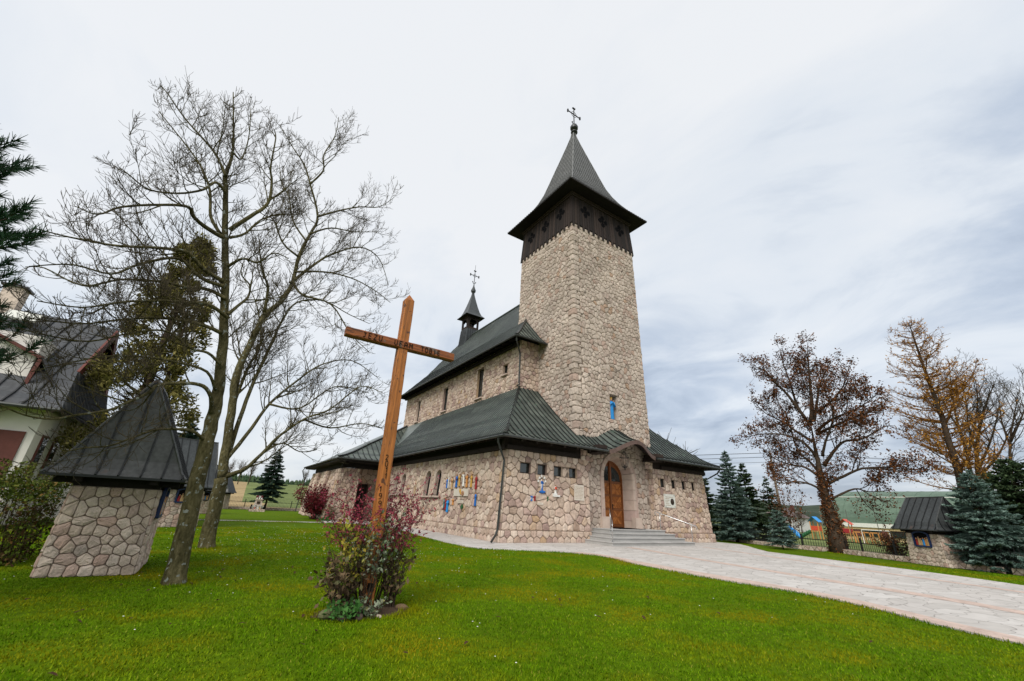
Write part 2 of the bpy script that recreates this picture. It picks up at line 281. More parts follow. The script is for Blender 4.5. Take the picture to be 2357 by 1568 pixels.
# ------------------------------------------------------------------ ground
def smooth(t): t = max(0.0, min(1.0, t)); return t*t*(3-2*t)
def terrain(x, y):
    r = math.hypot(x, y); az = math.degrees(math.atan2(x, y))
    left = smooth((52-az)/20.0)*smooth((az+170)/30)      # sector in which the fields climb
    up = 13.0*smooth((r-72)/430.0) + 9*smooth((r-560)/480)
    right = smooth((az-40)/14.0)
    dn = -1.0*smooth((x-37)/14.0) - 4.0*smooth((r-170)/300.0)
    return left*up + right*dn
GRASSG = mat('field_grass', [(0, (.105, .14, .045)), (1, (.16, .185, .07))], rough=1, var=(.05, .3), bump=None, attr=False, spec=.05, noise2=(.6, .25))
FIELDT = mat('dry_stubble', [(0, (.27, .20, .10)), (1, (.34, .255, .135))], rough=1, var=(.08, .2), bump=None, attr=False, spec=.05, noise2=(.9, .22))
def build_ground():
    mb = MB(); azs = [i*2.5 for i in range(144)]
    rs = [0.01, 4, 8, 14, 20, 26, 32, 38, 44, 50, 56, 62, 68, 74, 84, 96, 110, 130, 155, 185, 220, 260, 310, 370, 430, 500, 570, 660, 800, 1000, 1400, 2200, 4000]
    n = len(azs); vs = []
    for r in rs:
        for a in azs:
            x = r*math.sin(R_(a)); y = r*math.cos(R_(a)); vs.append((x, y, terrain(x, y)-.012))
    fs = []; ms = []
    for i in range(len(rs)-1):
        for j in range(n):
            fs.append((i*n+j, i*n+(j+1) % n, (i+1)*n+(j+1) % n, (i+1)*n+j))
            a = azs[j]; a = a-360 if a > 180 else a; rm = (rs[i]+rs[i+1])/2
            # a strip of stubble: beyond the back fence to the left, the rest of the field is green
            ms.append(1 if (66 < rm < 520 and -60 < a < (2.2 if rm > 110 else 8.0 if rm < 84 else 4)) else 0)
    mb.add(vs, fs); mb.m = ms; mb.r = [0.5]*len(fs)
    o = mb.build('ground', [GRASSG, FIELDT], smooth=True); tag(o, kind='structure')
build_ground()
PATH = [(6.0, -12), (10.4, 0), (11.64, 3.1), (12.07, 3.83), (12.36, 4.4), (12.58, 5), (12.72, 6), (12.68, 7), (12.62, 8.5), (12.75, 10), (13.05, 11.7), (13.42, 12.9), (13.52, 13.9), (13.1, 14.75), (12.4, 15.3), (11.65, 15.75), (10.8, 16.15), (9.9, 16.6), (9.45, 17.4), (9.42, 19.8), (9.75, 23.8), (10.2, 27), (10.6, 30), (10.55, 33), (9.2, 34.9), (7.8, 35.35), (3, 35.5), (-12, 35.2), (-12, 36.0), (3, 36.25), (7.3, 36.4), (7.6, 39.6), (8.0, 41), (30, 41), (31.75, 24), (31.8, 17.8), (30.3, 16.4), (28.7, 15.1), (26.9, 13.5), (26.5, 12.1), (25.85, 9.9), (25.1, 7.1), (24.2, 4.84), (23.4, 3.5), (22, 0), (20, -12)]
YARD = [(-40, -14), (27.2, -14), (27.9, 1.0), (29.3, 5.0), (31.2, 9.0), (33.3, 12.5), (33.6, 15.5), (35.0, 19.2), (39.4, 24.6), (47, 33), (47, 64.6), (-40, 64.6)]
def in_poly(px, py, poly):
    """vectorised point in polygon"""
    ins = np.zeros(px.shape, bool); n = len(poly)
    for i in range(n):
        x0, y0 = poly[i]; x1, y1 = poly[(i+1) % n]
        if y0 == y1: continue
        c = ((y0 > py) != (y1 > py)) & (px < (x1-x0)*(py-y0)/(y1-y0)+x0); ins ^= c
    return ins
LAWN = mat('mown_lawn', [(0, (.050, .098, .001)), (.45, (.072, .13, .0015)), (.7, (.10, .145, .002)), (1, (.135, .14, .004))], rough=1, var=(.55, .0), bump=(60, .6, .03), attr=False, spec=.05, noise2=(5, .25))
mb = MB(); mb.add([(x, y, 0.0) for x, y in YARD], [tuple(range(len(YARD)))]); tag(mb.build('lawn', LAWN), kind='structure')
def paving_mat():
    m = bpy.data.materials.new('crazy_paving'); m.use_nodes = True; nt = m.node_tree; N = nt.nodes; L = nt.links; b = N['Principled BSDF']
    b.inputs['Roughness'].default_value = .75; b.inputs['Specular IOR Level'].default_value = .3
    tc = N.new('ShaderNodeTexCoord'); dn = N.new('ShaderNodeTexNoise'); dn.inputs['Scale'].default_value = 1.2; dn.inputs['Detail'].default_value = 2; L.new(tc.outputs['Object'], dn.inputs['Vector'])
    mp = N.new('ShaderNodeMapping'); mp.inputs['Scale'].default_value = (1.3, 2.1, 1); mp.inputs['Rotation'].default_value = (0, 0, .2)
    ad = N.new('ShaderNodeVectorMath'); ad.operation = 'MULTIPLY_ADD'; L.new(dn.outputs['Color'], ad.inputs[0]); ad.inputs[1].default_value = (1.0, 1.0, 0); L.new(tc.outputs['Object'], ad.inputs[2]); L.new(ad.outputs[0], mp.inputs[0])
    v = N.new('ShaderNodeTexVoronoi'); v.feature = 'DISTANCE_TO_EDGE'; v.voronoi_dimensions = '2D'; v.inputs['Scale'].default_value = 1.0; L.new(mp.outputs[0], v.inputs['Vector'])
    vc = N.new('ShaderNodeTexVoronoi'); vc.voronoi_dimensions = '2D'; vc.inputs['Scale'].default_value = 1.0; L.new(mp.outputs[0], vc.inputs['Vector'])
    sp = N.new('ShaderNodeSeparateColor'); L.new(vc.outputs['Color'], sp.inputs[0])
    rp = N.new('ShaderNodeValToRGB'); cr = rp.color_ramp; L.new(sp.outputs[0], rp.inputs[0])
    cr.elements[0].color = (.44, .415, .385, 1); cr.elements[1].color = (.53, .505, .475, 1); e = cr.elements.new(.5); e.color = (.49, .46, .43, 1)
    n = N.new('ShaderNodeTexNoise'); n.inputs['Scale'].default_value = 3; n.inputs['Detail'].default_value = 6; L.new(tc.outputs['Object'], n.inputs['Vector'])
    n2 = N.new('ShaderNodeTexNoise'); n2.inputs['Scale'].default_value = .35; n2.inputs['Detail'].default_value = 3; L.new(tc.outputs['Object'], n2.inputs['Vector'])
    m1 = N.new('ShaderNodeMapRange'); L.new(n.outputs['Fac'], m1.inputs['Value']); m1.inputs['To Min'].default_value = .8; m1.inputs['To Max'].default_value = 1.2
    m2 = N.new('ShaderNodeMapRange'); L.new(n2.outputs['Fac'], m2.inputs['Value']); m2.inputs['To Min'].default_value = .88; m2.inputs['To Max'].default_value = 1.12
    mm = N.new('ShaderNodeMath'); mm.operation = 'MULTIPLY'; L.new(m1.outputs[0], mm.inputs[0]); L.new(m2.outputs[0], mm.inputs[1])
    sc = N.new('ShaderNodeVectorMath'); sc.operation = 'SCALE'; L.new(rp.outputs[0], sc.inputs[0]); L.new(mm.outputs[0], sc.inputs['Scale'])
    # joints: width varies along their length
    w = N.new('ShaderNodeMapRange'); L.new(v.outputs['Distance'], w.inputs['Value']); w.inputs['From Min'].default_value = .006; w.inputs['From Max'].default_value = .03
    ja = N.new('ShaderNodeMath'); ja.operation = 'MULTIPLY_ADD'; L.new(n.outputs['Fac'], ja.inputs[0]); ja.inputs[1].default_value = 1.3; ja.inputs[2].default_value = -.35; ja.use_clamp = True
    jb = N.new('ShaderNodeMath'); jb.operation = 'MAXIMUM'; L.new(w.outputs[0], jb.inputs[0]); L.new(ja.outputs[0], jb.inputs[1])
    mx = N.new('ShaderNodeMix'); mx.data_type = 'RGBA'; L.new(jb.outputs[0], mx.inputs['Factor']); mx.inputs['A'].default_value = (.20, .18, .16, 1); L.new(sc.outputs[0], mx.inputs['B'])
    L.new(mx.outputs['Result'], b.inputs['Base Color'])
    bp = N.new('ShaderNodeBump'); bp.inputs['Strength'].default_value = .5; bp.inputs['Distance'].default_value = .01; L.new(jb.outputs[0], bp.inputs['Height']); L.new(bp.outputs[0], b.inputs['Normal'])
    return m
PAVING = paving_mat()
PINK = mat('pink_paving_strip', [(0, (.46, .345, .29)), (1, (.53, .42, .36))], rough=.8, var=(3, .2), bump=(30, .2, .005), attr=False, noise2=(14, .12))
mb = MB(); mb.add([(x, y, 0.03) for x, y in PATH]+[(x, y, -0.02) for x, y in PATH], [tuple(range(len(PATH)))]+[(i, len(PATH)+i, len(PATH)+(i+1) % len(PATH), (i+1) % len(PATH)) for i in range(len(PATH))])
tag(mb.build('paving', PAVING), kind='structure')
def strip(A, B, z=.034):
    m = MB()
    for i in range(len(A)-1): m.quad((*A[i], z), (*A[i+1], z), (*B[i+1], z), (*B[i], z))
    tag(m.build('paving_band', PINK), kind='structure')
edge = PATH[1:14]; inner = [(11.0, 0), (12.2, 3.0), (12.62, 3.7), (12.95, 4.4), (13.2, 5), (13.4, 6), (13.45, 7), (13.45, 8.5), (13.55, 10), (13.72, 11.7), (13.95, 12.9), (14.05, 13.9), (13.6, 14.9)]
strip(edge, inner)
strip([(14.6, 0), (15.05, 2.42), (15.45, 3.24), (15.8, 4.6), (16.0, 6.24), (16.5, 8.5), (17.2, 11.6), (18.1, 14.8), (18.5, 16.6)], [(15.2, 0), (15.7, 2.5), (16.15, 3.4), (16.5, 4.8), (16.68, 6.54), (17.1, 8.9), (17.75, 12.0), (18.6, 14.7), (18.95, 16.5)])
strip([(19.2, 0), (20.4, 3.1), (20.8, 4.2), (21.3, 6.1), (22.0, 8.5), (23.6, 12.8), (24.6, 16.2)], [(19.6, 0), (20.8, 3.05), (21.2, 4.1), (21.7, 6.0), (22.4, 8.4), (24.0, 12.7), (25.0, 16.1)])
# ------------------------------------------------------------------ stone walls made of separate modelled stones
def clip(poly, nx, ny, c):
    out = []; n = len(poly)
    for i in range(n):
        p = poly[i]; q = poly[(i+1) % n]; a = nx*p[0]+ny*p[1]-c; b = nx*q[0]+ny*q[1]-c
        if a <= 0: out.append(p)
        if (a < 0 < b) or (b < 0 < a): t = a/(a-b); out.append((p[0]+(q[0]-p[0])*t, p[1]+(q[1]-p[1])*t))
    return out
def area(p):
    return .5*sum(p[i][0]*p[(i+1) % len(p)][1]-p[(i+1) % len(p)][0]*p[i][1] for i in range(len(p)))
def cells(Wd, Ht, cell, jit, rng, asp=.86, drop=.1, quoin=True):
    rows = max(2, round(Ht/(cell*asp))); dv = Ht/rows; cols = max(2, round(Wd/cell)); du = Wd/cols; pts = []; grid = {}
    for j in range(rows):
        for i in range(cols+1):
            u = (i+(.0 if j % 2 else .5))*du
            if u > Wd+1e-6: continue
            if quoin and i == 0 and j % 2: u = du*.12
            edge = i in (0, cols) or j in (0, rows-1)
            k = jit*(.35 if edge else 1)
            if not edge and rng.random() < drop: continue
            pts.append((u+rng.uniform(-k, k)*du, (j+.5)*dv+rng.uniform(-k, k)*dv))
    s = cell*1.5
    for i, p in enumerate(pts): grid.setdefault((int(p[0]//s), int(p[1]//s)), []).append(i)
    out = []
    for i, p in enumerate(pts):
        a, b, c, d = max(0, p[0]-2*cell), min(Wd, p[0]+2*cell), max(0, p[1]-2*cell), min(Ht, p[1]+2*cell)
        poly = [(a, c), (b, c), (b, d), (a, d)]; gx, gy = int(p[0]//s), int(p[1]//s)
        nb = [k for ix in range(-2, 3) for iy in range(-2, 3) for k in grid.get((gx+ix, gy+iy), []) if k != i]
        nb.sort(key=lambda k: (pts[k][0]-p[0])**2+(pts[k][1]-p[1])**2)
        for k in nb[:16]:
            q = pts[k]; nx, ny = q[0]-p[0], q[1]-p[1]; l = math.hypot(nx, ny)
            if l < 1e-6: continue
            nx /= l; ny /= l; poly = clip(poly, nx, ny, nx*(p[0]+q[0])/2+ny*(p[1]+q[1])/2)
            if len(poly) < 3: break
        if len(poly) >= 3: out.append(poly)
    return out
def apply_holes(poly, holes):
    for h in holes:
        if len(poly) < 3: return poly
        if h[0] == 'rect':
            _, a, b, c, d = h
            us = [p[0] for p in poly]; vs = [p[1] for p in poly]
            if max(us) <= a or min(us) >= b or max(vs) <= c or min(vs) >= d: continue
            best = max((clip(poly, 1, 0, a), clip(poly, -1, 0, -b), clip(poly, 0, 1, c), clip(poly, 0, -1, -d)), key=lambda q: area(q) if len(q) > 2 else 0)
            poly = best
        elif h[0] == 'arch':           # ('arch', centre u, springing v, radius, bottom v)
            _, cu, sv, r, bv = h
            mu = sum(p[0] for p in poly)/len(poly); mv = sum(p[1] for p in poly)/len(poly)
            if mv < sv:
                if max(p[1] for p in poly) < bv: continue
                poly = clip(poly, 1, 0, cu-r) if mu < cu else clip(poly, -1, 0, -(cu+r))
            else:
                dx, dy = mu-cu, mv-sv; l = math.hypot(dx, dy) or 1; dx /= l; dy /= l
                poly = clip(poly, -dx, -dy, -(dx*cu+dy*sv+r))
                if len(poly) > 2 and min(p[1] for p in poly) < sv:
                    poly = clip(poly, 1, 0, cu-r) if mu < cu-r*.7 else clip(poly, -1, 0, -(cu+r)) if mu > cu+r*.7 else poly
    return poly
def stone(mb, P, poly, gap, rel, rng, m=0):
    if len(poly) < 3: return
    A = area(poly)
    if abs(A) < .012: return
    n = len(poly); cx = sum(p[0] for p in poly)/n; cy = sum(p[1] for p in poly)/n
    # a corner or two worn off, then three rings: joint, shoulder, face
    q = []
    for i in range(n):
        a = poly[i-1]; b = poly[i]; c = poly[(i+1) % n]
        k = .14
        q.append((b[0]+(a[0]-b[0])*k, b[1]+(a[1]-b[1])*k)); q.append((b[0]+(c[0]-b[0])*k, b[1]+(c[1]-b[1])*k))
    n = len(q); mr = math.sqrt(abs(A)/math.pi); vs = []
    def ring(ins, h, jz, js=0.0):
        for p in q:
            dx, dy = p[0]-cx, p[1]-cy; l = math.hypot(dx, dy) or 1; k = max(.05, 1-ins/l)
            k *= 1+rng.uniform(-js, js); vs.append(P(cx+dx*k, cy+dy*k, h+rng.uniform(-jz, jz)))
    tl = rng.uniform(.75, 1.25)
    ring(gap*.5, -.004, 0); ring(gap*.5+.07*mr, rel*.80*tl, rel*.22, .03); ring(mr*.5, rel*1.05*tl, rel*.32, .12)
    vs.append(P(cx+rng.uniform(-.1, .1)*mr, cy+rng.uniform(-.1, .1)*mr, rel*1.1*tl))
    fs = [(k*n+i, k*n+(i+1) % n, (k+1)*n+(i+1) % n, (k+1)*n+i) for k in range(2) for i in range(n)]+[(2*n+i, 2*n+(i+1) % n, 3*n) for i in range(n)]
    mb.add(vs, fs, m, rng.random())
def bilin(bl, br, tl, tr, nrm, Wd, Ht):
    bl, br, tl, tr, nrm = map(Vector, (bl, br, tl, tr, nrm))
    def P(u, v, h):
        a = u/Wd; b = v/Ht; return (bl*(1-a)+br*a)*(1-b)+(tl*(1-a)+tr*a)*b+nrm*h
    return P
def wall(mb, bl, br, tl, tr, nrm, cell=.46, jit=.27, gap=.03, rel=.05, holes=(), sholes=(), keep=None, seed=1, depth=.3, ms=0, mm=1, drop=.1, back=True, asp=.86):
    """bilinear wall; holes in metres from the bottom left corner; ms: stone slot, mm: mortar slot. Returns the mapping"""
    Wd = (Vector(br)-Vector(bl)).length; Ht = (Vector(tl)-Vector(bl)).length; P = bilin(bl, br, tl, tr, nrm, Wd, Ht); rng = random.Random(seed)
    for poly in cells(Wd, Ht, cell, jit, rng, asp, drop):
        poly = apply_holes(poly, list(holes)+list(sholes))
        if len(poly) < 3: continue
        if keep and not keep(P(sum(p[0] for p in poly)/len(poly), sum(p[1] for p in poly)/len(poly), 0)): continue
        stone(mb, P, poly, gap, rel, rng, ms)
    if back:
        us = sorted({0, Wd}|{h[k] for h in holes if h[0] == 'rect' for k in (1, 2)}|{h[1]+s*h[3] for h in holes if h[0] == 'arch' for s in (-1, 1)})
        vs = sorted({0, Ht}|{max(0, h[k]) for h in holes if h[0] == 'rect' for k in (3, 4)}|{v for h in holes if h[0] == 'arch' for v in (max(0, h[4]), h[2]+h[3])})
        def inh(u, v):
            for h in holes:
                if h[0] == 'rect' and h[1] < u < h[2] and h[3] < v < h[4]: return True
                if h[0] == 'arch' and abs(u-h[1]) < h[3] and h[4] < v < h[2]+h[3]: return True
            return False
        for i in range(len(us)-1):
            for j in range(len(vs)-1):
                if us[i+1]-us[i] < 1e-6 or vs[j+1]-vs[j] < 1e-6: continue
                if not inh((us[i]+us[i+1])/2, (vs[j]+vs[j+1])/2):
                    mb.quad(P(us[i], vs[j], 0), P(us[i+1], vs[j], 0), P(us[i+1], vs[j+1], 0), P(us[i], vs[j+1], 0), mm, .5)
        for h in holes:
            if h[0] == 'rect':
                _, a, b, c, d = h; c = max(0, c); o = rel*.9
                for p, q in (((a, c), (b, c)), ((b, c), (b, d)), ((b, d), (a, d)), ((a, d), (a, c))):
                    mb.quad(P(*p, o), P(*q, o), P(*q, -depth), P(*p, -depth), ms, rng.random())
            else:              # spandrels above the arch and a ring of voussoirs round it
                _, cu, sv, r, bv = h; K = 14; o = rel*.5
                arc = [(cu-r*math.cos(math.pi*i/K), sv+r*math.sin(math.pi*i/K)) for i in range(K+1)]
                for i in range(K):
                    a, b = arc[i], arc[i+1]; top = sv+r
                    mb.quad(P(*a, 0), P(*b, 0), P(b[0], top, 0), P(a[0], top, 0), mm, .5)
    return P
def arch_trim(mb, P, cu, sv, r, bv, band, proud, depth, m=0, K=9, jamb=3, seed=3, splay=0.0):
    """voussoirs and jamb blocks round an arched opening of radius r: front face, edge, and the reveal going back by depth"""
    rng = random.Random(seed); g = .008
    seq = []
    hj = (sv-bv)/jamb
    for side in (-1, 1):
        for j in range(jamb):
            v0, v1 = bv+j*hj+g, bv+(j+1)*hj-g; w = band*(1.0 if (j % 2) else 1.0)
            seq.append([(cu+side*r, v0), (cu+side*(r+w), v0), (cu+side*(r+w), v1), (cu+side*r, v1)])
    for k in range(K):
        a0, a1 = math.pi*k/K+.012/r, math.pi*(k+1)/K-.012/r; q = []
        n = 3
        for i in range(n+1):
            a = a0+(a1-a0)*i/n; q.append((cu-r*math.cos(a), sv+r*math.sin(a)))
        for i in range(n, -1, -1):
            a = a0+(a1-a0)*i/n; q.append((cu-(r+band)*math.cos(a), sv+(r+band)*math.sin(a)))
        seq.append(q)
    for q in seq:
        rr = rng.random(); c = (sum(p[0] for p in q)/len(q), sum(p[1] for p in q)/len(q))
        def back(u, v):
            # the inner edge follows the splay towards the opening's axis
            return P(u, v, -depth)
        def spl(p):
            du, dv = p[0]-cu, p[1]-sv
            if p[1] <= sv: d = abs(du); k = (splay if d < r+1e-4 else 0); return (p[0]-math.copysign(k, du), p[1])
            d = math.hypot(du, dv); k = (splay if d < r+1e-4 else 0); return (p[0]-du/d*k, p[1]-dv/d*k)
        n = len(q); q2 = [spl(p) for p in q]
        vs = [P(*p, proud) for p in q]+[P(*p, -depth) for p in q2]
        fs = [tuple(range(n))]+[(i, (i+1) % n, n+(i+1) % n, n+i) for i in range(n)]
        mb.add(vs, fs, m, rr)
# ------------------------------------------------------------------ the church
church = empty('church', (21.65, 19.3, 0), 0, 'pink grey stone church with a tall square tower, green metal roofs and arched oak door', 'church')
def cp(mb, name, mats, smooth=False, parent=None):
    if parent is None: return world_child(mb, name, mats, church, smooth)
    return mb.build(name, mats, parent, smooth, offset=church.location)   # sub-part: its parent sits at the church's own origin
SM = [STONE, MORTAR, DRESSED]; TM = [TSTONE, MORTAR, DRESSED]
MIR = 43.3
mb = MB()
ZT = 4.68
# front, left of the porch (batter leans back and in); sizes from the plinth up
FL = (12.40, 19.29, .61)
winL = [(13.39, 14.05), (14.63, 15.24), (15.87, 16.46), (17.07, 17.65)]
winR = [(25.45, 26.0), (26.72, 27.25), (27.95, 28.45), (29.17, 29.65)]
hl = [('rect', a-12.40-.13, b-12.40-.05, 3.50-.61, 4.06-.61) for a, b in winL]
PL = wall(mb, FL, (18.62, 19.29, .61), (12.70, 19.39, ZT), (18.62, 19.39, ZT), (0, -1, 0), cell=.43, jit=.31, rel=.06, holes=hl, seed=11, depth=.22)
hr = [('rect', a-24.68, b-24.68, 3.50-.61, 4.06-.61) for a, b in winR]
PR = wall(mb, (24.68, 19.29, .61), (30.90, 19.29, .61), (24.68, 19.39, ZT), (30.60, 19.39, ZT), (0, -1, 0), cell=.41, jit=.31, rel=.06, holes=hr, seed=12, depth=.22)
# plinths
wall(mb, (12.28, 19.18, 0), (18.62, 19.18, 0), (12.30, 19.20, .60), (18.62, 19.20, .60), (0, -1, 0), cell=.42, rel=.045, seed=13, asp=.7, back=True)
wall(mb, (24.68, 19.18, 0), (31.02, 19.18, 0), (24.68, 19.20, .60), (31.0, 19.20, .60), (0, -1, 0), cell=.36, rel=.045, seed=14, asp=.8)
wall(mb, (12.28, 39.9, 0), (12.28, 19.18, 0), (12.30, 39.9, .60), (12.30, 19.18, .60), (-1, 0, 0), cell=.42, rel=.045, seed=15, asp=.7)
mb.quad((12.30, 19.2, .6), (18.62, 19.2, .6), (18.62, 19.4, .62), (12.30, 19.4, .62), 0, .3); mb.quad((24.68, 19.2, .6), (31.0, 19.2, .6), (31.0, 19.4, .62), (24.68, 19.4, .62), 0, .3)
mb.quad((12.30, 19.2, .6), (12.30, 40, .6), (12.5, 40, .62), (12.5, 19.2, .62), 0, .3)
# side wall with two pairs of arched windows
def su(y): return 41.8-y
pairs = [(29.75, 27.95, 2.22, 3.95, .46), (36.6, 34.85, 2.36, 3.93, .46)]
hs = []
for ya, yb, b, t, r in pairs:
    for y in (ya, yb): hs.append(('arch', su(y), t-r-.61, r, b-.61))
PS = wall(mb, (12.40, 41.8, .61), (12.40, 19.29, .61), (12.70, 41.8, ZT), (12.70, 19.39, ZT), (-1, 0, 0), cell=.41, jit=.31, rel=.055, holes=[h for h in hs], seed=16, depth=.3)
for ya, yb, b, t, r in pairs:
    for y in (ya, yb): arch_trim(mb, PS, su(y), t-r-.61, r, b-.61, .26, .055, .32, 2, 5, 3, seed=int(y*10))
    mb.box((12.40, (ya+yb)/2, b-.06), (.22, abs(ya-yb)+1.7, .10), 0, 2, .6)
# returns of the two wings towards the recessed porch front, and the far and right walls
wall(mb, (24.68, 19.85, .1), (24.68, 19.29, .1), (24.68, 19.85, 5.2), (24.68, 19.39, 5.2), (-1, 0, 0), cell=.5, rel=.04, seed=17, asp=.8)
wall(mb, (18.62, 19.29, .1), (18.62, 19.85, .1), (18.62, 19.39, 5.2), (18.62, 19.85, 5.2), (1, 0, 0), cell=.5, rel=.04, seed=18, asp=.8)
mb.quad((30.9, 19.29, 0), (30.9, 48, 0), (30.6, 48, ZT), (30.6, 19.39, ZT), 0, .4)
mb.quad((12.4, 48, 0), (30.9, 48, 0), (30.9, 48, 4.6), (12.4, 48, 4.6), 0, .4)
# short stone lengths that stand up into the eaves beside the porch arch
for x0, x1 in ((18.0, 18.75), (24.0, 24.75)):
    wall(mb, (x0, 19.36, ZT-.1), (x1, 19.36, ZT-.1), (x0, 19.38, 5.5), (x1, 19.38, 5.5), (0, -1, 0), cell=.38, rel=.05, seed=int(x0*7))
cp(mb, 'aisle_wall', SM)
# upper (clerestory) wall
mb = MB()
hc = []
def cu_(y): return 47.8-y
for ya, yb, b, t in ((30.36, 29.33, 10.12, 12.74), (26.25, 25.55, 11.27, 12.1), (37.2, 36.2, 10.1, 12.45), (44.1, 43.2, 10.0, 12.35)): hc.append(('rect', cu_(ya), cu_(yb), b-9.6, t-9.6))
PC = wall(mb, (16.30, 47.8, 9.6), (16.30, 23.9, 9.6), (16.34, 47.8, 13.6), (16.34, 23.9, 13.6), (-1, 0, 0), cell=.36, jit=.31, rel=.05, holes=hc, seed=21, depth=.32)
wall(mb, (16.30, 23.9, 9.6), (18.1, 23.9, 9.6), (16.34, 23.92, 13.6), (18.1, 23.92, 13.6), (0, -1, 0), cell=.40, rel=.05, seed=22)
mb.quad((16.3, 47.8, 9), (27, 47.8, 9), (27, 47.8, 21), (16.3, 47.8, 13.6), 1, .4); mb.quad((27, 23.9, 9), (27, 47.8, 9), (27, 47.8, 13.6), (27, 23.9, 13.6), 1, .4)
for h in hc: mb.box((16.24, 47.8-(h[1]+h[2])/2, 9.6+h[3]-.06), (.26, h[2]-h[1]+.2, .1), 0, 2, .7)
cp(mb, 'upper_wall', SM)
# windows: frame and panes as one part each
def win_y(u0, u1, v0, v1, P, dep, name, bars=0):
    m = MB(); w = .05
    a, b, c, d = u0, u1, v0, v1
    for p, q in (((a, c), (b, c)), ((a, d), (b, d)), ((a, c), (a, d)), ((b, c), (b, d))): m.bar(P(*p, -dep), P(*q, -dep), .08, .08)
    for k in range(bars): v = c+(d-c)*(k+1)/(bars+1); m.bar(P(a, v, -dep), P(b, v, -dep), .04, .04)
    f = cp(m, name, DWOOD)
    g = MB(); g.quad(P(a, c, -dep-.02), P(b, c, -dep-.02), P(b, d, -dep-.02), P(a, d, -dep-.02)); cp(g, 'pane', GLASS, parent=f); f.children[0].location = (0, 0, 0)
    return f
def subpart(parent, mb_, name, mats, smooth=False):
    return mb_.build(name, mats, parent, smooth, offset=church.location)
for h in hl: win_y(h[1], h[2], h[3], h[4], PL, .14, 'window')
for h in hr: win_y(h[1], h[2], h[3], h[4], PR, .14, 'window')
for h in hc: win_y(h[1], h[2], h[3], h[4], PC, .2, 'window', 2 if h[4]-h[3] > 1.5 else 0)
for ya, yb, b, t, r in pairs:
    for y in (ya, yb):
        K = 10; u = su(y); sv = t-r-.61
        q = [(u-r, b-.61)]+[(u-r*math.cos(math.pi*i/K), sv+r*math.sin(math.pi*i/K)) for i in range(K+1)]+[(u+r, b-.61)]
        g = MB(); g.add([PS(*p, -.26) for p in q], [tuple(range(len(q)))])
        f = MB(); 
        for i in range(len(q)): f.bar(PS(*q[i], -.24), PS(*q[(i+1) % len(q)], -.24), .06, .06)
        f.bar(PS(u, b-.61, -.24), PS(u, t-.61, -.24), .03, .03); f.bar(PS(u-r, (b+sv)/2+.2-.3, -.24), PS(u+r, (b+sv)/2+.2-.3, -.24), .03, .03)
        fo = cp(f, 'window', DWOOD); subpart(fo, g, 'pane', GLASS)
    m = MB(); u = su((ya+yb)/2); m.lathe(PS(u, b-.61, -.05), [(.13, 0), (.13, .12), (.09, .16), (.085, 1.0), (.12, 1.06), (.14, 1.18)], 12, 0, .8); cp(m, 'window_column', DRESSED)
# tower
mb = MB()
TB = dict(bl=(17.98, 19.72, .1), br=(25.32, 19.72, .1), tl=(18.17, 20.03, 23.0), tr=(25.13, 20.03, 23.0))
cz = .1
hT = [('arch', 21.65-17.98, 3.8-cz, 1.62, .0), ('rect', 21.26-17.98, 22.06-17.98, 7.68-cz, 9.46-cz)]
qz = []; rg = random.Random(5); z = 5.2; k = 0
while z < 22.4:
    h = rg.uniform(.34, .52); qz.append((z-cz, z-cz+h, *((.62, .30) if k % 2 else (.30, .60)))); k += 1; z += h
PT = wall(mb, TB['bl'], TB['br'], TB['tl'], TB['tr'], (0, -1, 0), cell=.37, jit=.31, rel=.05, gap=.03, holes=hT, sholes=[('rect', -1, w1, a, b) for a, b, w1, w2 in qz], seed=31, depth=.6, keep=lambda p: p.z > 6.0 or 18.6 < p.x < 24.7, ms=0)
PT2 = wall(mb, (17.98, 27.06, .1), (17.98, 19.72, .1), (18.17, 26.99, 23.0), (18.17, 20.03, 23.0), (-1, 0, 0), cell=.37, jit=.31, rel=.05, gap=.03, sholes=[('rect', 7.34-w2, 9, a, b) for a, b, w1, w2 in qz], seed=32, keep=lambda p: p.z > 6 and not (p.y > 24.6 and p.z < 12.5))
mb.quad((25.32, 19.72, .1), (25.32, 27.06, .1), (25.13, 26.99, 23), (25.13, 20.03, 23), 1, .4); mb.quad((17.98, 27.06, .1), (25.32, 27.06, .1), (25.13, 26.99, 23), (18.17, 26.99, 23), 1, .4)
mb.quad((18.1, 20, 23), (25.2, 20, 23), (25.2, 27.1, 23), (18.1, 27.1, 23), 1, .4)
# niche back
mb.quad(PT(21.2-17.98, 7.6-cz, -.62), PT(22.1-17.98, 7.6-cz, -.62), PT(22.1-17.98, 9.5-cz, -.62), PT(21.2-17.98, 9.5-cz, -.62), 0, .5)
# squared corner blocks
for a, b, w1, w2 in qz:
    r1 = rg.random(); n0 = len(mb.r)
    stone(mb, PT, [(-.045, a), (w1, a), (w1, b), (-.045, b)], .03, .06, rg); stone(mb, PT2, [(7.34-w2, a), (7.385, a), (7.385, b), (7.34-w2, b)], .03, .06, rg)
    mb.r[n0:] = [r1]*(len(mb.r)-n0)
cp(mb, 'tower_wall', TM)
mb = MB(); arch_trim(mb, PT, 21.65-17.98, 3.8-cz, 1.36, .5, .28, .07, .72, 0, 11, 5, seed=8, splay=.22)
for s in (-1, 1): mb.box((21.65+s*1.50, 19.66, 1.12), (.62, .34, .66), 0, 0, .4)
K = 24; arcp = [PT(21.65-17.98-1.66*math.cos(math.pi*i/K), 3.8-cz+1.66*math.sin(math.pi*i/K), .085) for i in range(K+1)]
mb.tube([PT(21.65-17.98-1.66, .8, .085)]+arcp+[PT(21.65-17.98+1.66, .8, .085)], .045, 6, 0, .9)
cp(mb, 'door_surround', DRESSED)
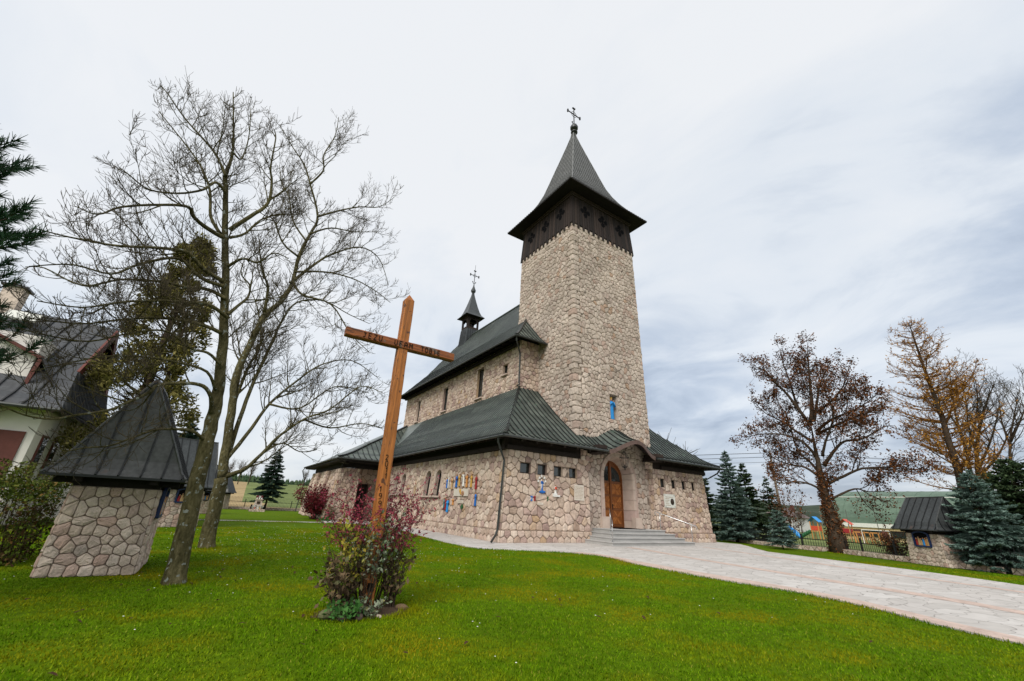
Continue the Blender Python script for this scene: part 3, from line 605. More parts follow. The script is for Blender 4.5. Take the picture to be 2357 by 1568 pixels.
# front door: two leaves with herringbone panels and glazed heads
DY = 20.5; DW = 1.13; DS = 3.8
mb = MB(); K = 16
q = [(21.65-DW, .8)]+[(21.65-DW*math.cos(math.pi*i/K), DS+DW*math.sin(math.pi*i/K)) for i in range(K+1)]+[(21.65+DW, .8)]
mb.prism(q, lambda x, z: (x, DY, z), lambda x, z: (x, DY+.08, z), 0, .2)
for i in range(len(q)-1): mb.bar((q[i][0], DY-.02, q[i][1]), (q[i+1][0], DY-.02, q[i+1][1]), .14, .1, 0, .3, up=(0, 1, 0))
mb.bar((21.65, DY-.05, .8), (21.65, DY-.05, DS+DW-.05), .15, .1, 0, .4, up=(0, 1, 0))
for z in (.92, 1.9, 2.75, 3.55):
    mb.bar((21.65-DW+.05, DY-.025, z), (21.65+DW-.05, DY-.025, z), .05, .12, 0, .3)
door = cp(mb, 'front_door', [OAKD])
m = MB(); g = MB(); rr = random.Random(4)
for s in (-1, 1):
    x0, x1 = sorted((21.65+s*.10, 21.65+s*(DW-.12)))
    for z0, z1 in ((1.0, 1.85), (1.97, 2.70), (2.82, 3.50)):
        xm, zm = (x0+x1)/2, (z0+z1)/2
        m.quad((x0, DY-.008, z0), (x1, DY-.008, z0), (x1, DY-.008, z1), (x0, DY-.008, z1), 0, .1)
        for qx0, qx1, qz0, qz1, dr in ((x0, xm, z0, zm, -1), (xm, x1, z0, zm, 1), (x0, xm, zm, z1, 1), (xm, x1, zm, z1, -1)):
            nb_ = 7
            for i in range(-nb_, nb_+1):
                c0 = i*.085; poly = [(qx0+.012, qz0+.012), (qx1-.012, qz0+.012), (qx1-.012, qz1-.012), (qx0+.012, qz1-.012)]
                nx, nz = (.7071, .7071*dr); base = nx*(qx0+qx1)/2+nz*(qz0+qz1)/2+c0
                poly = clip(poly, nx, nz, base+.034); poly = clip(poly, -nx, -nz, -(base-.034)) if len(poly) > 2 else poly
                if len(poly) > 2: m.prism(poly, lambda a, b: (a, DY-.03, b), lambda a, b: (a, DY-.006, b), 0, rr.random())
    gp = [(x0+.03, 3.66), (x1-.0, 3.66)] if s > 0 else [(x0, 3.66), (x1-.03, 3.66)]
    arc = []
    for i in range(9):
        a = (i/8)*math.pi/2; rad = DW-.16
        arc.append((21.65+s*max(.13, rad*math.cos(a)), 3.72+rad*math.sin(a)*.93))
    poly = [(21.65+s*.13, 3.66)]+[(21.65+s*(DW-.16), 3.66)]+arc
    g.add([(a, DY-.012, b) for a, b in poly], [tuple(range(len(poly)))], 0, .2)
subpart(door, m, 'herringbone_panels', OAK); subpart(door, g, 'glazing', GLASS)
m = MB(); m.box((21.72, DY-.11, 2.05), (.05, .03, .34)); m.tube([(21.72, DY-.12, 2.12), (21.72, DY-.19, 2.12), (21.86, DY-.19, 2.10)], .016, 8); subpart(door, m, 'handle', IRON)
# --- lower roof
PROF = [(0, 5.28), (.06, 5.40), (.14, 5.62), (.264, 6.10), (.34, 6.46), (.55, 7.38), (.75, 8.45), (1, 9.85)]
def prof(s, T=PROF):
    for (a, za), (b, zb) in zip(T, T[1:]):
        if s <= b: return za+(zb-za)*(s-a)/(b-a)
    return T[-1][1]
SS = [0, .04, .08, .12, .18, .264, .34, .41, .5, .58, .66, .75, .87, 1.0]
def bump_(x): d = abs(x-21.65)/2.35; return 0 if d >= 1 else .78*(math.cos(math.pi*d)*.5+.5)**1.0
def roof_patch(mb, f, us, ss, flip=False, thick=.07, under=1):
    """f(u, s) -> 3D; top skin in slot 0, underside in slot `under`"""
    n = len(us); k = len(ss); vs = [f(u, s) for s in ss for u in us]; fs = []
    for i in range(k-1):
        for j in range(n-1):
            q = (i*n+j, i*n+j+1, (i+1)*n+j+1, (i+1)*n+j); fs.append(q if not flip else q[::-1])
    mb.add(vs, fs, 0, .5); mb.r[-len(fs):] = [.35+.65*random.random() for _ in fs]
    lo = [(p[0], p[1], p[2]-thick) for p in vs]; mb.add(lo, fs, under, .5)
    for j in range(n-1): mb.quad(vs[j], vs[j+1], lo[j+1], lo[j], under, .5)
    for e in (0, n-1):
        for i in range(k-1): mb.quad(vs[i*n+e], vs[(i+1)*n+e], lo[(i+1)*n+e], lo[i*n+e], under, .5)
def seam(mb, pts, w=.03, h=.035, m=0):
    w *= 1.25; h *= 1.7
    for a, b in zip(pts, pts[1:]):
        mb.bar((a[0], a[1], a[2]+h*.4), (b[0], b[1], b[2]+h*.4), w, h, m, .08)
mb = MB()
def side_x(s, mir): x = 11.73+4.57*s; return MIR-x if mir else x
for mir in (False, True):
    f = lambda u, s, mir=mir: (side_x(s, mir), (18.38+5.52*s)*(1-u)+48.0*u, prof(s))
    roof_patch(mb, f, [0, .1, .25, .5, .75, 1], SS, mir)
    if not mir:
        y = 18.6
        while y < 41.5:
            s1 = min(1.0, max(0, (y-18.38)/5.52)); pts = [(side_x(s, 0), y, prof(s)) for s in SS if s < s1]+[(side_x(s1, 0), y, prof(s1))]
            if len(pts) > 1: seam(mb, pts, .03, .018)
            y += .33
    # front slope beside the tower
    xt = MIR-18.03 if mir else 18.03
    g = lambda u, s, mir=mir, xt=xt: ((side_x(s, mir))*(1-u)+xt*u, 18.38+5.52*s, prof(s)+.14*smooth((s-.05)/.2)*(1-smooth((s-.6)/.4)))
    roof_patch(mb, g, [0, .33, .66, 1], SS, not mir)
    x = 12.0
    while x < 18.0:
        s1 = min(1.0, (x-11.73)/4.57); xx = MIR-x if mir else x
        pts = [(xx, 18.38+5.52*s, prof(s)+.14*smooth((s-.05)/.2)*(1-smooth((s-.6)/.4))) for s in SS if s < s1]+[(xx, 18.38+5.52*s1, prof(s1)+.14*smooth((s1-.05)/.2)*(1-smooth((s1-.6)/.4)))]
        if len(pts) > 1: seam(mb, pts, .035, .04)
        x += .42
    seam(mb, [(side_x(s, mir), 18.38+5.52*s, prof(s)+.02) for s in SS], .14, .05)
# eyebrow over the porch
xs = [18.03+(25.27-18.03)*i/30 for i in range(31)]; sc_ = [0, .06, .12, .18, .264]
def eb(x, s): return (x, 18.38-.42*bump_(x)/.78*(1-s/.264)+5.52*s, prof(s)+.14*smooth((s-.05)/.2)+bump_(x))
roof_patch(mb, lambda u, s: eb(u, s), xs, sc_, True)
x = 18.3
while x < 25.2:
    seam(mb, [eb(x, s) for s in sc_], .035, .04); x += .36
cp(mb, 'lower_roof', [ROOF, SOFFIT])
m = MB()
for i in range(30):
    x0, x1 = xs[i], xs[i+1]; a, b = eb(x0, 0), eb(x1, 0)
    if bump_((x0+x1)/2) > .02: m.bar((a[0], a[1]-.03, a[2]-.10), (b[0], b[1]-.03, b[2]-.10), .05, .24, 0, .5)
cp(m, 'porch_fascia', BROWN)
# gutters and downpipes
def gutter(pts, r=.075):
    m = MB(); m.tube([(p[0], p[1], p[2]) for p in pts], r, 8)
    d = 0
    for a, b in zip(pts, pts[1:]):
        a = Vector(a); b = Vector(b); L_ = (b-a).length; k = 0.5
        while k < L_: c = a+(b-a)*(k/L_); dd = (b-a).normalized()*.02; m.tube([c-dd, c+dd], r*1.18, 8); k += .9
    return cp(m, 'gutter', GUTTER)
gutter([(19.35, 18.30, 5.19), (11.65, 18.30, 5.19)]); gutter([(11.65, 18.30, 5.19), (11.65, 38.4, 5.19)]); gutter([(23.95, 18.30, 5.19), (31.65, 18.30, 5.17)]); gutter([(31.65, 18.30, 5.17), (31.65, 30, 5.17)])
def pipe(pts, r=.055):
    m = MB(); m.tube(pts, r, 8)
    for a, b in zip(pts, pts[1:]):
        a = Vector(a); b = Vector(b); n = int((b-a).length/.9)
        for k in range(1, n+1): c = a+(b-a)*(k/(n+1)); dd = (b-a).normalized()*.02; m.tube([c-dd, c+dd], r*1.25, 8)
    return cp(m, 'downpipe', GUTTER)
pipe([(11.68, 18.9, 5.12), (11.72, 18.95, 4.9), (12.42, 19.36, 4.05), (12.22, 19.36, .62), (12.12, 19.34, .38), (11.62, 18.9, .10)])
pipe([(31.62, 18.5, 5.1), (31.55, 18.7, 4.85), (31.0, 19.5, 4.3), (31.1, 19.7, .1)])
# dark wall plate and rafter ends under the eaves
m = MB()
m.box((15.5, 19.52, 5.02), (6.2, .22, .72)); m.box((27.9, 19.52, 5.02), (6.2, .22, .72)); m.box((12.80, 30.5, 5.02), (.22, 22.2, .72))
m.box((15.1, 19.30, 4.80), (5.2, .16, .22)); m.box((28.2, 19.30, 4.80), (5.2, .16, .22)); m.box((12.6, 30.0, 4.80), (.16, 21, .22))
y = 19.4
while y < 38.5: m.bar((12.8, y, 5.42), (11.80, y, 5.14), .13, .18); y += 1.0
x = 13.0
while x < 31:
    if not 18.7 < x < 24.5: m.bar((x, 19.5, 5.40), (x, 18.50, 5.12), .13, .18)
    x += 1.0
for x in (19.0, 24.3): m.box((x, 18.95, 5.18), (.9, 1.0, .26)); 
m.box((24.35, 18.9, 5.42), (.7, 1.1, .22)); m.box((18.95, 18.9, 5.42), (.7, 1.1, .22))
cp(m, 'eave_timber', DWOOD)
# --- main roof
PROF2 = [(0, 13.42), (.06, 13.72), (.14, 14.25), (.45, 16.5), (1, 21.6)]
TT = [0, .06, .14, .25, .35, .45, .6, .8, 1.0]
p2 = lambda t: prof(t, PROF2)
mb = MB()
def mx_(t, mir): x = 15.2+6.45*t; return MIR-x if mir else x
for mir in (False, True):
    fa = lambda u, t, mir=mir: (mx_(t, mir), (22.9+3*t/.45)*(1-u)+27.0*u, p2(t)); roof_patch(mb, fa, [0, .5, 1], [t for t in TT if t <= .45], mir)
    fb = lambda u, t, mir=mir: (mx_(t, mir), 27.0*(1-u)+(48.4-2.9*t)*u, p2(t)); roof_patch(mb, fb, [0, .25, .5, .75, 1], TT, mir)
    xt = MIR-18.06 if mir else 18.06
    fh = lambda u, t, mir=mir, xt=xt: (mx_(t, mir)*(1-u)+xt*u, 22.9+3*t/.45, p2(t)); roof_patch(mb, fh, [0, .5, 1], [t for t in TT if t <= .45], not mir)
    if not mir:
        y = 23.1
        while y < 48.2:
            t0 = max(0, 0); tm = 1.0
            if y < 25.9: tm = (y-22.9)*.45/3
            elif y < 27.0: tm = .45
            elif y > 45.5: tm = max(.05, (48.4-y)/2.9)
            seam(mb, [(mx_(t, 0), y, p2(t)) for t in TT if t < tm]+[(mx_(tm, 0), y, p2(tm))], .03, .018); y += .33
        x = 15.5
        while x < 18.0:
            tm = (x-15.2)/6.45; seam(mb, [(x, 22.9+3*t/.45, p2(t)) for t in TT if t < tm]+[(x, 22.9+3*tm/.45, p2(tm))], .03, .035); x += .4
        seam(mb, [(mx_(t, 0), 22.9+3*t/.45, p2(t)+.02) for t in TT if t <= .45], .12, .05)
bk = lambda u, t: (mx_(t, 0)*(1-u)+mx_(t, 1)*u, 48.4-2.9*t, p2(t)); roof_patch(mb, bk, [0, .5, 1], TT, True)
mb.bar((21.65, 27, 21.64), (21.65, 45.5, 21.64), .22, .1, 0, .6)
cp(mb, 'main_roof', [ROOF, SOFFIT])
gutter([(18.0, 22.82, 13.33), (15.12, 22.82, 13.33)]); gutter([(15.12, 22.82, 13.33), (15.12, 48.2, 13.33)])
pipe([(15.25, 22.95, 13.3), (15.3, 23.0, 13.0), (16.18, 23.78, 12.4), (16.18, 23.78, 10.2), (16.1, 23.6, 9.95), (15.75, 23.35, 9.75)])
m = MB(); m.box((16.48, 36, 13.4), (.2, 24, .7)); m.box((17.2, 24.1, 13.4), (1.8, .2, .7)); m.box((16.1, 35.9, 13.22), (.2, 23.9, .22))
y = 24
while y < 47.6: m.bar((16.4, y, 13.72), (15.3, y, 13.28), .12, .16); y += 1.0
cp(m, 'upper_eave_timber', SOFFIT)
# --- transept with its open porch
mb = MB()
wall(mb, (8.15, 39.85, 0), (10.2, 39.85, 0), (8.82, 39.95, 4.35), (10.2, 39.95, 4.35), (0, -1, 0), cell=.40, jit=.31, rel=.065, seed=41, back=True)
wall(mb, (10.2, 39.85, 0), (10.2, 41.9, 0), (10.2, 39.95, 4.35), (10.2, 41.9, 4.35), (1, 0, 0), cell=.5, rel=.03, seed=42)
wall(mb, (8.15, 55.0, 0), (8.15, 39.85, 0), (8.82, 55.0, 4.35), (8.82, 39.95, 4.35), (-1, 0, 0), cell=.40, jit=.31, rel=.07, seed=43)
for y in (40.6, 45.6, 50.4):
    wall(mb, (7.86, y-.75, 0), (8.3, y-.75, 0), (8.48, y-.75, 4.25), (8.9, y-.75, 4.25), (0, -1, 0), cell=.4, rel=.05, seed=int(y*3)); wall(mb, (7.86, y+.75, 0), (7.86, y-.75, 0), (8.48, y+.75, 4.25), (8.48, y-.75, 4.25), (-1, 0, 0), cell=.4, jit=.3, rel=.06, seed=int(y*5))
wall(mb, (10.2, 41.9, 0), (12.7, 41.9, 0), (10.2, 41.9, 4.5), (12.7, 41.9, 4.5), (0, -1, 0), cell=.5, rel=.03, holes=[('rect', .55, 1.55, 0, 3.15)], seed=44, depth=.5)
mb.quad((8.15, 55, 0), (13, 55, 0), (13, 55, 4.4), (8.8, 55, 4.4), 1, .4)
cp(mb, 'transept_wall', SM)
m = MB(); m.box((11.25, 42.38, 1.57), (1.0, .06, 3.14)); td = cp(m, 'side_door', DWOOD)
TPROF = [(0, 5.10), (.08, 5.32), (.18, 5.75), (.35, 6.65), (.6, 7.85), (1, 9.9)]
pt_ = lambda q: prof(q, TPROF); QQ = [0, .04, .08, .13, .18, .26, .35, .48, .6, .8, 1]
mb = MB()
roof_patch(mb, lambda u, q: ((7.84+8.46*q)*(1-u)+16.3*u, 38.5+8*q, pt_(q)), [0, .5, 1], QQ, False)
roof_patch(mb, lambda u, q: (7.84+8.46*q, (38.5+8*q)*(1-u)+56*u, pt_(q)), [0, .5, 1], QQ, False)
x = 8.2
while x < 15.5:
    qm = min(1, (x-7.84)/8.46); seam(mb, [(x, 38.5+8*q, pt_(q)) for q in QQ if q < qm]+[(x, 38.5+8*qm, pt_(qm))], .04, .045); x += .5
seam(mb, [(7.84+8.46*q, 38.5+8*q, pt_(q)+.02) for q in QQ], .16, .06)
cp(mb, 'transept_roof', [ROOF, SOFFIT])
m = MB(); m.box((10.4, 40.1, 4.75), (3.6, .3, .75)); m.box((8.95, 47, 4.75), (.3, 14, .75)); m.bar((7.95, 38.62, 4.97), (11.8, 38.62, 4.97), .08, .18); m.bar((7.95, 38.62, 4.97), (7.95, 55.8, 4.97), .08, .18)
m.box((10.0, 39.3, 4.85), (4.0, 1.3, .12)); m.box((8.4, 47, 4.85), (1.0, 17, .12)); m.box((11.4, 41, 4.55), (2.4, 2.2, .1)); cp(m, 'transept_eave_timber', SOFFIT)
gutter([(7.78, 38.42, 5.0), (11.6, 38.42, 5.0)], .06); gutter([(7.78, 38.42, 5.0), (7.78, 55.9, 5.0)], .06)
pipe([(7.78, 55.2, 4.95), (7.6, 55.2, 4.6), (8.0, 55.0, 3.4), (7.75, 55.0, .2)])
m = MB()
wall(m, (15.5, 51.6, 7), (16.2, 51.6, 7), (15.5, 51.6, 11), (16.2, 51.6, 11), (0, -1, 0), cell=.32, rel=.04, seed=47); wall(m, (15.5, 52.3, 7), (15.5, 51.6, 7), (15.5, 52.3, 11), (15.5, 51.6, 11), (-1, 0, 0), cell=.32, rel=.04, seed=48)
m.box((15.85, 51.97, 9), (.68, .66, 4), 0, 1); m.box((15.85, 51.95, 11.06), (.85, .85, .12), 0, 2); cp(m, 'chimney', TM)
# --- belfry boarding and spire
mb = MB(); yc = 23.52; xc = 21.65; rr = random.Random(9)
def skirt(a, z0, z1, h0, h1, k, nx, ny, tx, ty):
    n = 26; hb = h0; w = 2*h1/n
    for i in range(n):
        t0 = -1+2*i/n; t1 = -1+2*(i+1)/n; tip = z0-.28 if i % 2 == 0 else z0+.05; jj = rr.uniform(0, .02)
        def Q(t, z, off=0):
            h = h0+(h1-h0)*(z1-z)/(z1-z0) if z > z0 else h1+(z0-z)*.05
            h += off+jj; return (xc+tx*t*h+nx*h, yc+ty*t*h+ny*h, z)
        g = .06*(t1-t0)
        mb.add([Q(t0+g, z1), Q(t1-g, z1), Q(t1-g, z0+.12), Q(t1-g, tip+.08), Q((t0+t1)/2, tip), Q(t0+g, tip+.08), Q(t0+g, z0+.12)]+[Q(t0+g, z1, -.05), Q(t1-g, z1, -.05), Q(t1-g, tip+.08, -.05), Q(t0+g, tip+.08, -.05)], [(0, 1, 2, 3, 4, 5, 6), (0, 6, 5, 10, 7), (1, 8, 9, 3, 2), (5, 4, 3, 9, 10)], 0, rr.random())
        mb.quad(Q(t0, z1, -.03), Q(t1, z1, -.03), Q(t1, z0+.4, -.03), Q(t0, z0+.4, -.03), 0, .1)
        if i % 2 == 0: mb.quad(Q(t0-.001, z0+.6, -.02), Q(t1, z0+.6, -.02), Q(t1, z0, -.02), Q(t0, z0, -.02), 0, .1)
for nx, ny, tx, ty in ((0, -1, 1, 0), (-1, 0, 0, -1), (1, 0, 0, 1), (0, 1, -1, 0)): skirt(0, 22.95, 26.25, 3.40, 3.58, 0, nx, ny, tx, ty)
for h, z in ((3.48, 25.95), (3.55, 26.1)): 
    for nx, ny, tx, ty in ((0, -1, 1, 0), (-1, 0, 0, -1), (1, 0, 0, 1), (0, 1, -1, 0)):
        mb.bar((xc+nx*h-tx*h, yc+ny*h-ty*h, z), (xc+nx*h+tx*h, yc+ny*h+ty*h, z), .08, .14, 0, .8)
bel = cp(mb, 'belfry_boarding', DWOOD)
for nx, ny, tx, ty in ((0, -1, 1, 0), (-1, 0, 0, -1)):
    for t in (-2.05, 0, 2.05):
        m = MB()
        for du, dv in ((-.33, 0), (.33, 0), (0, .37), (0, -.37), (0, 0)):
            r = .20 if (du or dv) else .10; z = 24.75+dv; h = 3.40+.18*(26.25-z)/3.3+.035; u = t+du
            c = Vector((xc+nx*h+tx*u, yc+ny*h+ty*u, z)); n_ = 14; tv = Vector((tx, ty, 0)); pts = [c+tv*r*math.cos(2*math.pi*i/n_)+Vector((0, 0, 1))*r*1.12*math.sin(2*math.pi*i/n_) for i in range(n_)]; nv = Vector((nx, ny, 0))
            m.add([p for p in pts]+[p-nv*.06 for p in pts], [tuple(range(n_))]+[(i, (i+1) % n_, n_+(i+1) % n_, n_+i) for i in range(n_)], 0, .5)
        subpart(bel, m, 'quatrefoil_dark_disc', BLACK)  # raised black discs: the dark inside the cut-outs is given as colour
SP = [(4.57, 26.30), (4.2, 26.68), (3.63, 27.40), (2.95, 28.5), (2.5, 29.4), (2.1, 30.45), (1.75, 31.75), (1.35, 33.3), (.9, 35.0), (.46, 36.7), (.2, 37.8), (.13, 38.3)]
mb = MB()
def sq(h, z): return [(xc-h, yc-h, z), (xc+h, yc-h, z), (xc+h, yc+h, z), (xc-h, yc+h, z)]
for (h0, z0), (h1, z1) in zip(SP, SP[1:]):
    a, b = sq(h0, z0), sq(h1, z1)
    for i in range(4): mb.quad(a[i], a[(i+1) % 4], b[(i+1) % 4], b[i], 0, .45+.12*i)
a = sq(4.57, 26.30); b = sq(4.57, 26.20); c = sq(3.4, 26.28)
for i in range(4): mb.quad(a[i], a[(i+1) % 4], b[(i+1) % 4], b[i], 1); mb.quad(b[i], b[(i+1) % 4], c[(i+1) % 4], c[i], 1)
for nx, ny, tx, ty in ((0, -1, 1, 0), (-1, 0, 0, -1), (1, 0, 0, 1), (0, 1, -1, 0)):
    u = -4.35
    while u < 4.4:
        pts = []
        for h, z in SP:
            if h < abs(u): 
                h2, z2 = last; k = (h2-abs(u))/(h2-h); z = z2+(z-z2)*k; h = abs(u); pts.append((xc+nx*h+tx*u, yc+ny*h+ty*u, z)); break
            pts.append((xc+nx*h+tx*u, yc+ny*h+ty*u, z)); last = (h, z)
        for p, q in zip(pts, pts[1:]): mb.bar(p, q, .055, .08, 0, .08, up=(nx, ny, .3))
        u += .29
for sx, sy in ((1, 1), (1, -1), (-1, 1), (-1, -1)): mb.tube([(xc+sx*h, yc+sy*h, z) for h, z in SP], .05, 6, 0, .7)
sp = cp(mb, 'spire', [SPIRE, SOFFIT])
def roof_cross(base, H_, arm, wd, name, parent, ball=0.4, tref=.09, ring=.3, prong=.5):
    m = MB(); x, y, z = base
    m.tube([(x, y, z), (x, y, z+H_)], wd, 8); za = z+H_*.66
    m.tube([(x-arm, y, za), (x+arm, y, za)], wd, 8)
    for ex, ez, ux, uz in ((-arm, za, -1, 0), (arm, za, 1, 0), (0, z+H_, 0, 1)):
        for k in (-1, 0, 1): m.sphere((x+ex+ux*tref*.6+(-uz*k+0)*tref*1.2, y, ez+uz*tref*.6+ux*k*tref*1.2), tref, 8, 6)
    for i in range(16):
        a0, a1 = 2*math.pi*i/16, 2*math.pi*(i+1)/16; m.tube([(x+ring*math.cos(a0), y, za+ring*math.sin(a0)), (x+ring*math.cos(a1), y, za+ring*math.sin(a1))], wd*.45, 5)
    for s in (-1, 1): m.tube([(x, y, z+.1), (x+s*prong*.3, y, z+.12), (x+s*prong*.45, y, z+.3)], wd*.8, 6); m.sphere((x+s*prong*.45, y, z+.34), tref*.8, 8, 6)
    return subpart(parent, m, name, IRON)
m = MB(); m.lathe((xc+.1, yc, 38.1), [(.16, 0), (.15, .3), (.36, .42), (.36, .5), (.14, .6), (.14, .75), (.40, .95), (.42, 1.2), (.30, 1.45), (.12, 1.6), (.08, 1.8)], 14); subpart(sp, m, 'finial', ROOFD)
roof_cross((xc+.1, yc, 39.6), 2.45, .8, .055, 'cross', sp, tref=.1, ring=.36, prong=.55)
# --- little ridge turret
mb = MB(); fx, fy = 21.65, 43.5
def lev(L_, m_=0, r_=None):
    for (h0, z0), (h1, z1) in zip(L_, L_[1:]):
        a = [(fx-h0, fy-h0, z0), (fx+h0, fy-h0, z0), (fx+h0, fy+h0, z0), (fx-h0, fy+h0, z0)]; b = [(fx-h1, fy-h1, z1), (fx+h1, fy-h1, z1), (fx+h1, fy+h1, z1), (fx-h1, fy+h1, z1)]
        for i in range(4): mb.quad(a[i], a[(i+1) % 4], b[(i+1) % 4], b[i], m_, r_)
lev([(1.05, 19.6), (.95, 20.6), (.84, 22.4)], 0, .5); mt_ = mb; mb = MB(); lev([(1.34, 24.15), (1.0, 24.5), (.80, 25.0), (.6, 25.7), (.38, 26.6), (.18, 27.5), (.12, 27.9)], 0, .6); lev([(.8, 24.15), (1.34, 24.12)], 1)
mr_ = mb; mb = mt_
for s in range(-2, 3):
    u = s*.35
    for nx, ny, tx, ty in ((0, -1, 1, 0), (-1, 0, 0, -1)):
        mb.bar((fx+nx*1.06+tx*u, fy+ny*1.06+ty*u, 19.6), (fx+nx*.85+tx*u*.9, fy+ny*.85+ty*u*.9, 22.4), .04, .05, 0, .05, up=(nx, ny, .2))
tur = cp(mb, 'ridge_turret', [ROOFD, SOFFIT]); subpart(tur, mr_, 'turret_roof', [ROOFD, SOFFIT])
m = MB()
for sx in (-1, 1):
    for sy in (-1, 1): m.box((fx+sx*.7, fy+sy*.7, 23.3), (.2, .2, 1.75))
for nx, ny, tx, ty in ((0, -1, 1, 0), (-1, 0, 0, -1), (1, 0, 0, 1), (0, 1, -1, 0)):
    c = Vector((fx+nx*.76, fy+ny*.76, 0)); t = Vector((tx, ty, 0))
    a = c-t*.7; b = c+t*.7
    m.bar((a.x, a.y, 22.55), (b.x, b.y, 22.55), .09, .3); m.bar((a.x, a.y, 24.02), (b.x, b.y, 24.02), .09, .26)
    for i in range(8):
        a0, a1 = math.pi*i/8, math.pi*(i+1)/8; p = c-t*.5*math.cos(a0); q = c-t*.5*math.cos(a1); m.bar((p.x, p.y, 23.5+.42*math.sin(a0)), (q.x, q.y, 23.5+.42*math.sin(a1)), .09, .12)
    for s in (-1, 1): p = c+t*s*.58; m.bar((p.x, p.y, 22.6), (p.x, p.y, 24.1), .1, .1)
    m.bar((a.x, a.y, 23.85), (b.x, b.y, 23.85), .05, .2)
subpart(tur, m, 'bell_stage', DWOOD)
m = MB(); m.lathe((fx, fy, 23.05), [(.30, 0), (.27, .08), (.18, .4), (.1, .5), (.03, .55)], 12); m.bar((fx-.7, fy, 23.7), (fx+.7, fy, 23.7), .1, .1); subpart(tur, m, 'bell', BRONZE)
m = MB(); m.lathe((fx, fy, 27.75), [(.13, 0), (.16, .15), (.32, .4), (.33, .6), (.2, .9), (.10, 1.2), (.05, 1.6)], 12); subpart(tur, m, 'finial', ROOFD)
roof_cross((fx, fy, 29.3), 2.0, .58, .045, 'cross', tur, tref=.09, ring=.22, prong=.5)
m = MB(); m.tube([(fx, fy, 31.2), (fx, fy, 32.3)], .02, 5); subpart(tur, m, 'spike', IRON)
# lantern on an iron bracket in front of the arch
lan = MB(); lx, ly = 21.02, 18.55
for z, r in ((4.98, .30), (4.42, .17)):
    for i in range(6): a0, a1 = math.pi*i/3, math.pi*(i+1)/3; lan.tube([(lx+r*math.cos(a0), ly+r*math.sin(a0), z), (lx+r*math.cos(a1), ly+r*math.sin(a1), z)], .014, 5)
for i in range(6): a0 = math.pi*i/3; lan.tube([(lx+.06*math.cos(a0), ly+.06*math.sin(a0), 5.35), (lx+.30*math.cos(a0), ly+.30*math.sin(a0), 4.98), (lx+.17*math.cos(a0), ly+.17*math.sin(a0), 4.42), (lx, ly, 4.3)], .013, 5)
lan.tube([(lx, ly, 5.9), (lx, ly, 5.3)], .014, 5); lan.sphere((lx, ly, 4.24), .04, 8, 6); lan.tube([(lx, ly, 4.3), (lx, ly, 4.55)], .03, 6); lan.tube([(lx, ly, 5.3), (lx+.12, ly, 5.45), (lx, ly, 5.6), (lx-.12, ly, 5.45), (lx, ly, 5.3)], .012, 5)
ln = lan.build('lantern', IRON, offset=(lx, ly, 4.2)); ln.location = (lx, ly, 4.2); tag(ln, 'black wrought iron lantern hanging under the porch eyebrow before the arched door', 'lantern')
# steps, mat, rails
st = empty('entrance_steps', (21.65, 18, 0), 0, 'four grey granite steps rising to the arched front door', 'steps')
for k in range(4):
    m = MB(); x0, x1, y0 = 18.0+.38*k, 25.3-.38*k, 17.0+.42*k; z0, z1 = .03+.1925*k, .03+.1925*(k+1)
    m.box(((x0+x1)/2, (y0+.05+19.9)/2, (z0+z1)/2-.015), (x1-x0-.06, 19.9-y0-.05, z1-z0-.03), 0, 0, .3)
    n = 6
    for i in range(n):
        a = x0+(x1-x0)*i/n; b = x0+(x1-x0)*(i+1)/n; m.box(((a+b)/2, (y0+19.9)/2, z1-.02), (b-a-.006, 19.9-y0, .04), 0, 0, random.random())
    world_child(m, 'step', GRANITE, st)
m = MB(); m.box((21.65, 19.35, .812), (2.3, 1.3, .02)); dm = m.build('door_mat', BLACK, offset=(21.65, 19.35, .8)); dm.location = (21.65, 19.35, .8); tag(dm, 'flat black mat lying on the top step before the door', 'door mat')
def rail(a, b, label):
    o = empty('handrail', (a[0], a[1], a[2]), 0, label, 'handrail', 'steel handrails on the entrance steps'); m = MB(); A = Vector(a); B = Vector(b); U = Vector((0, 0, 1.0)); d = (B-A); d = d/d.length
    e = A+U-d*.28; f = B+U+d*.3
    m.tube([e+Vector((0, 0, -.16)), e+Vector((0, 0, -.2))-d*-.05, e-d*.05+Vector((0, 0, -.1)), e, f, f+d*.05+Vector((0, 0, -.1)), f+Vector((0, 0, -.18))], .026, 8); world_child(m, 'rail', STEEL, o, True)
    for p in (A, B): m = MB(); m.tube([p, p+U], .024, 8); m.lathe((p.x, p.y, p.z), [(.06, 0), (.06, .01)], 10); world_child(m, 'post', STEEL, o, True)
rail((24.05, 18.55, .80), (25.15, 17.1, .2225), 'steel handrail sloping down the right corner of the entrance steps')
rail((19.35, 18.40, .80), (18.12, 17.12, .2225), 'steel handrail seen end on at the left corner of the entrance steps')
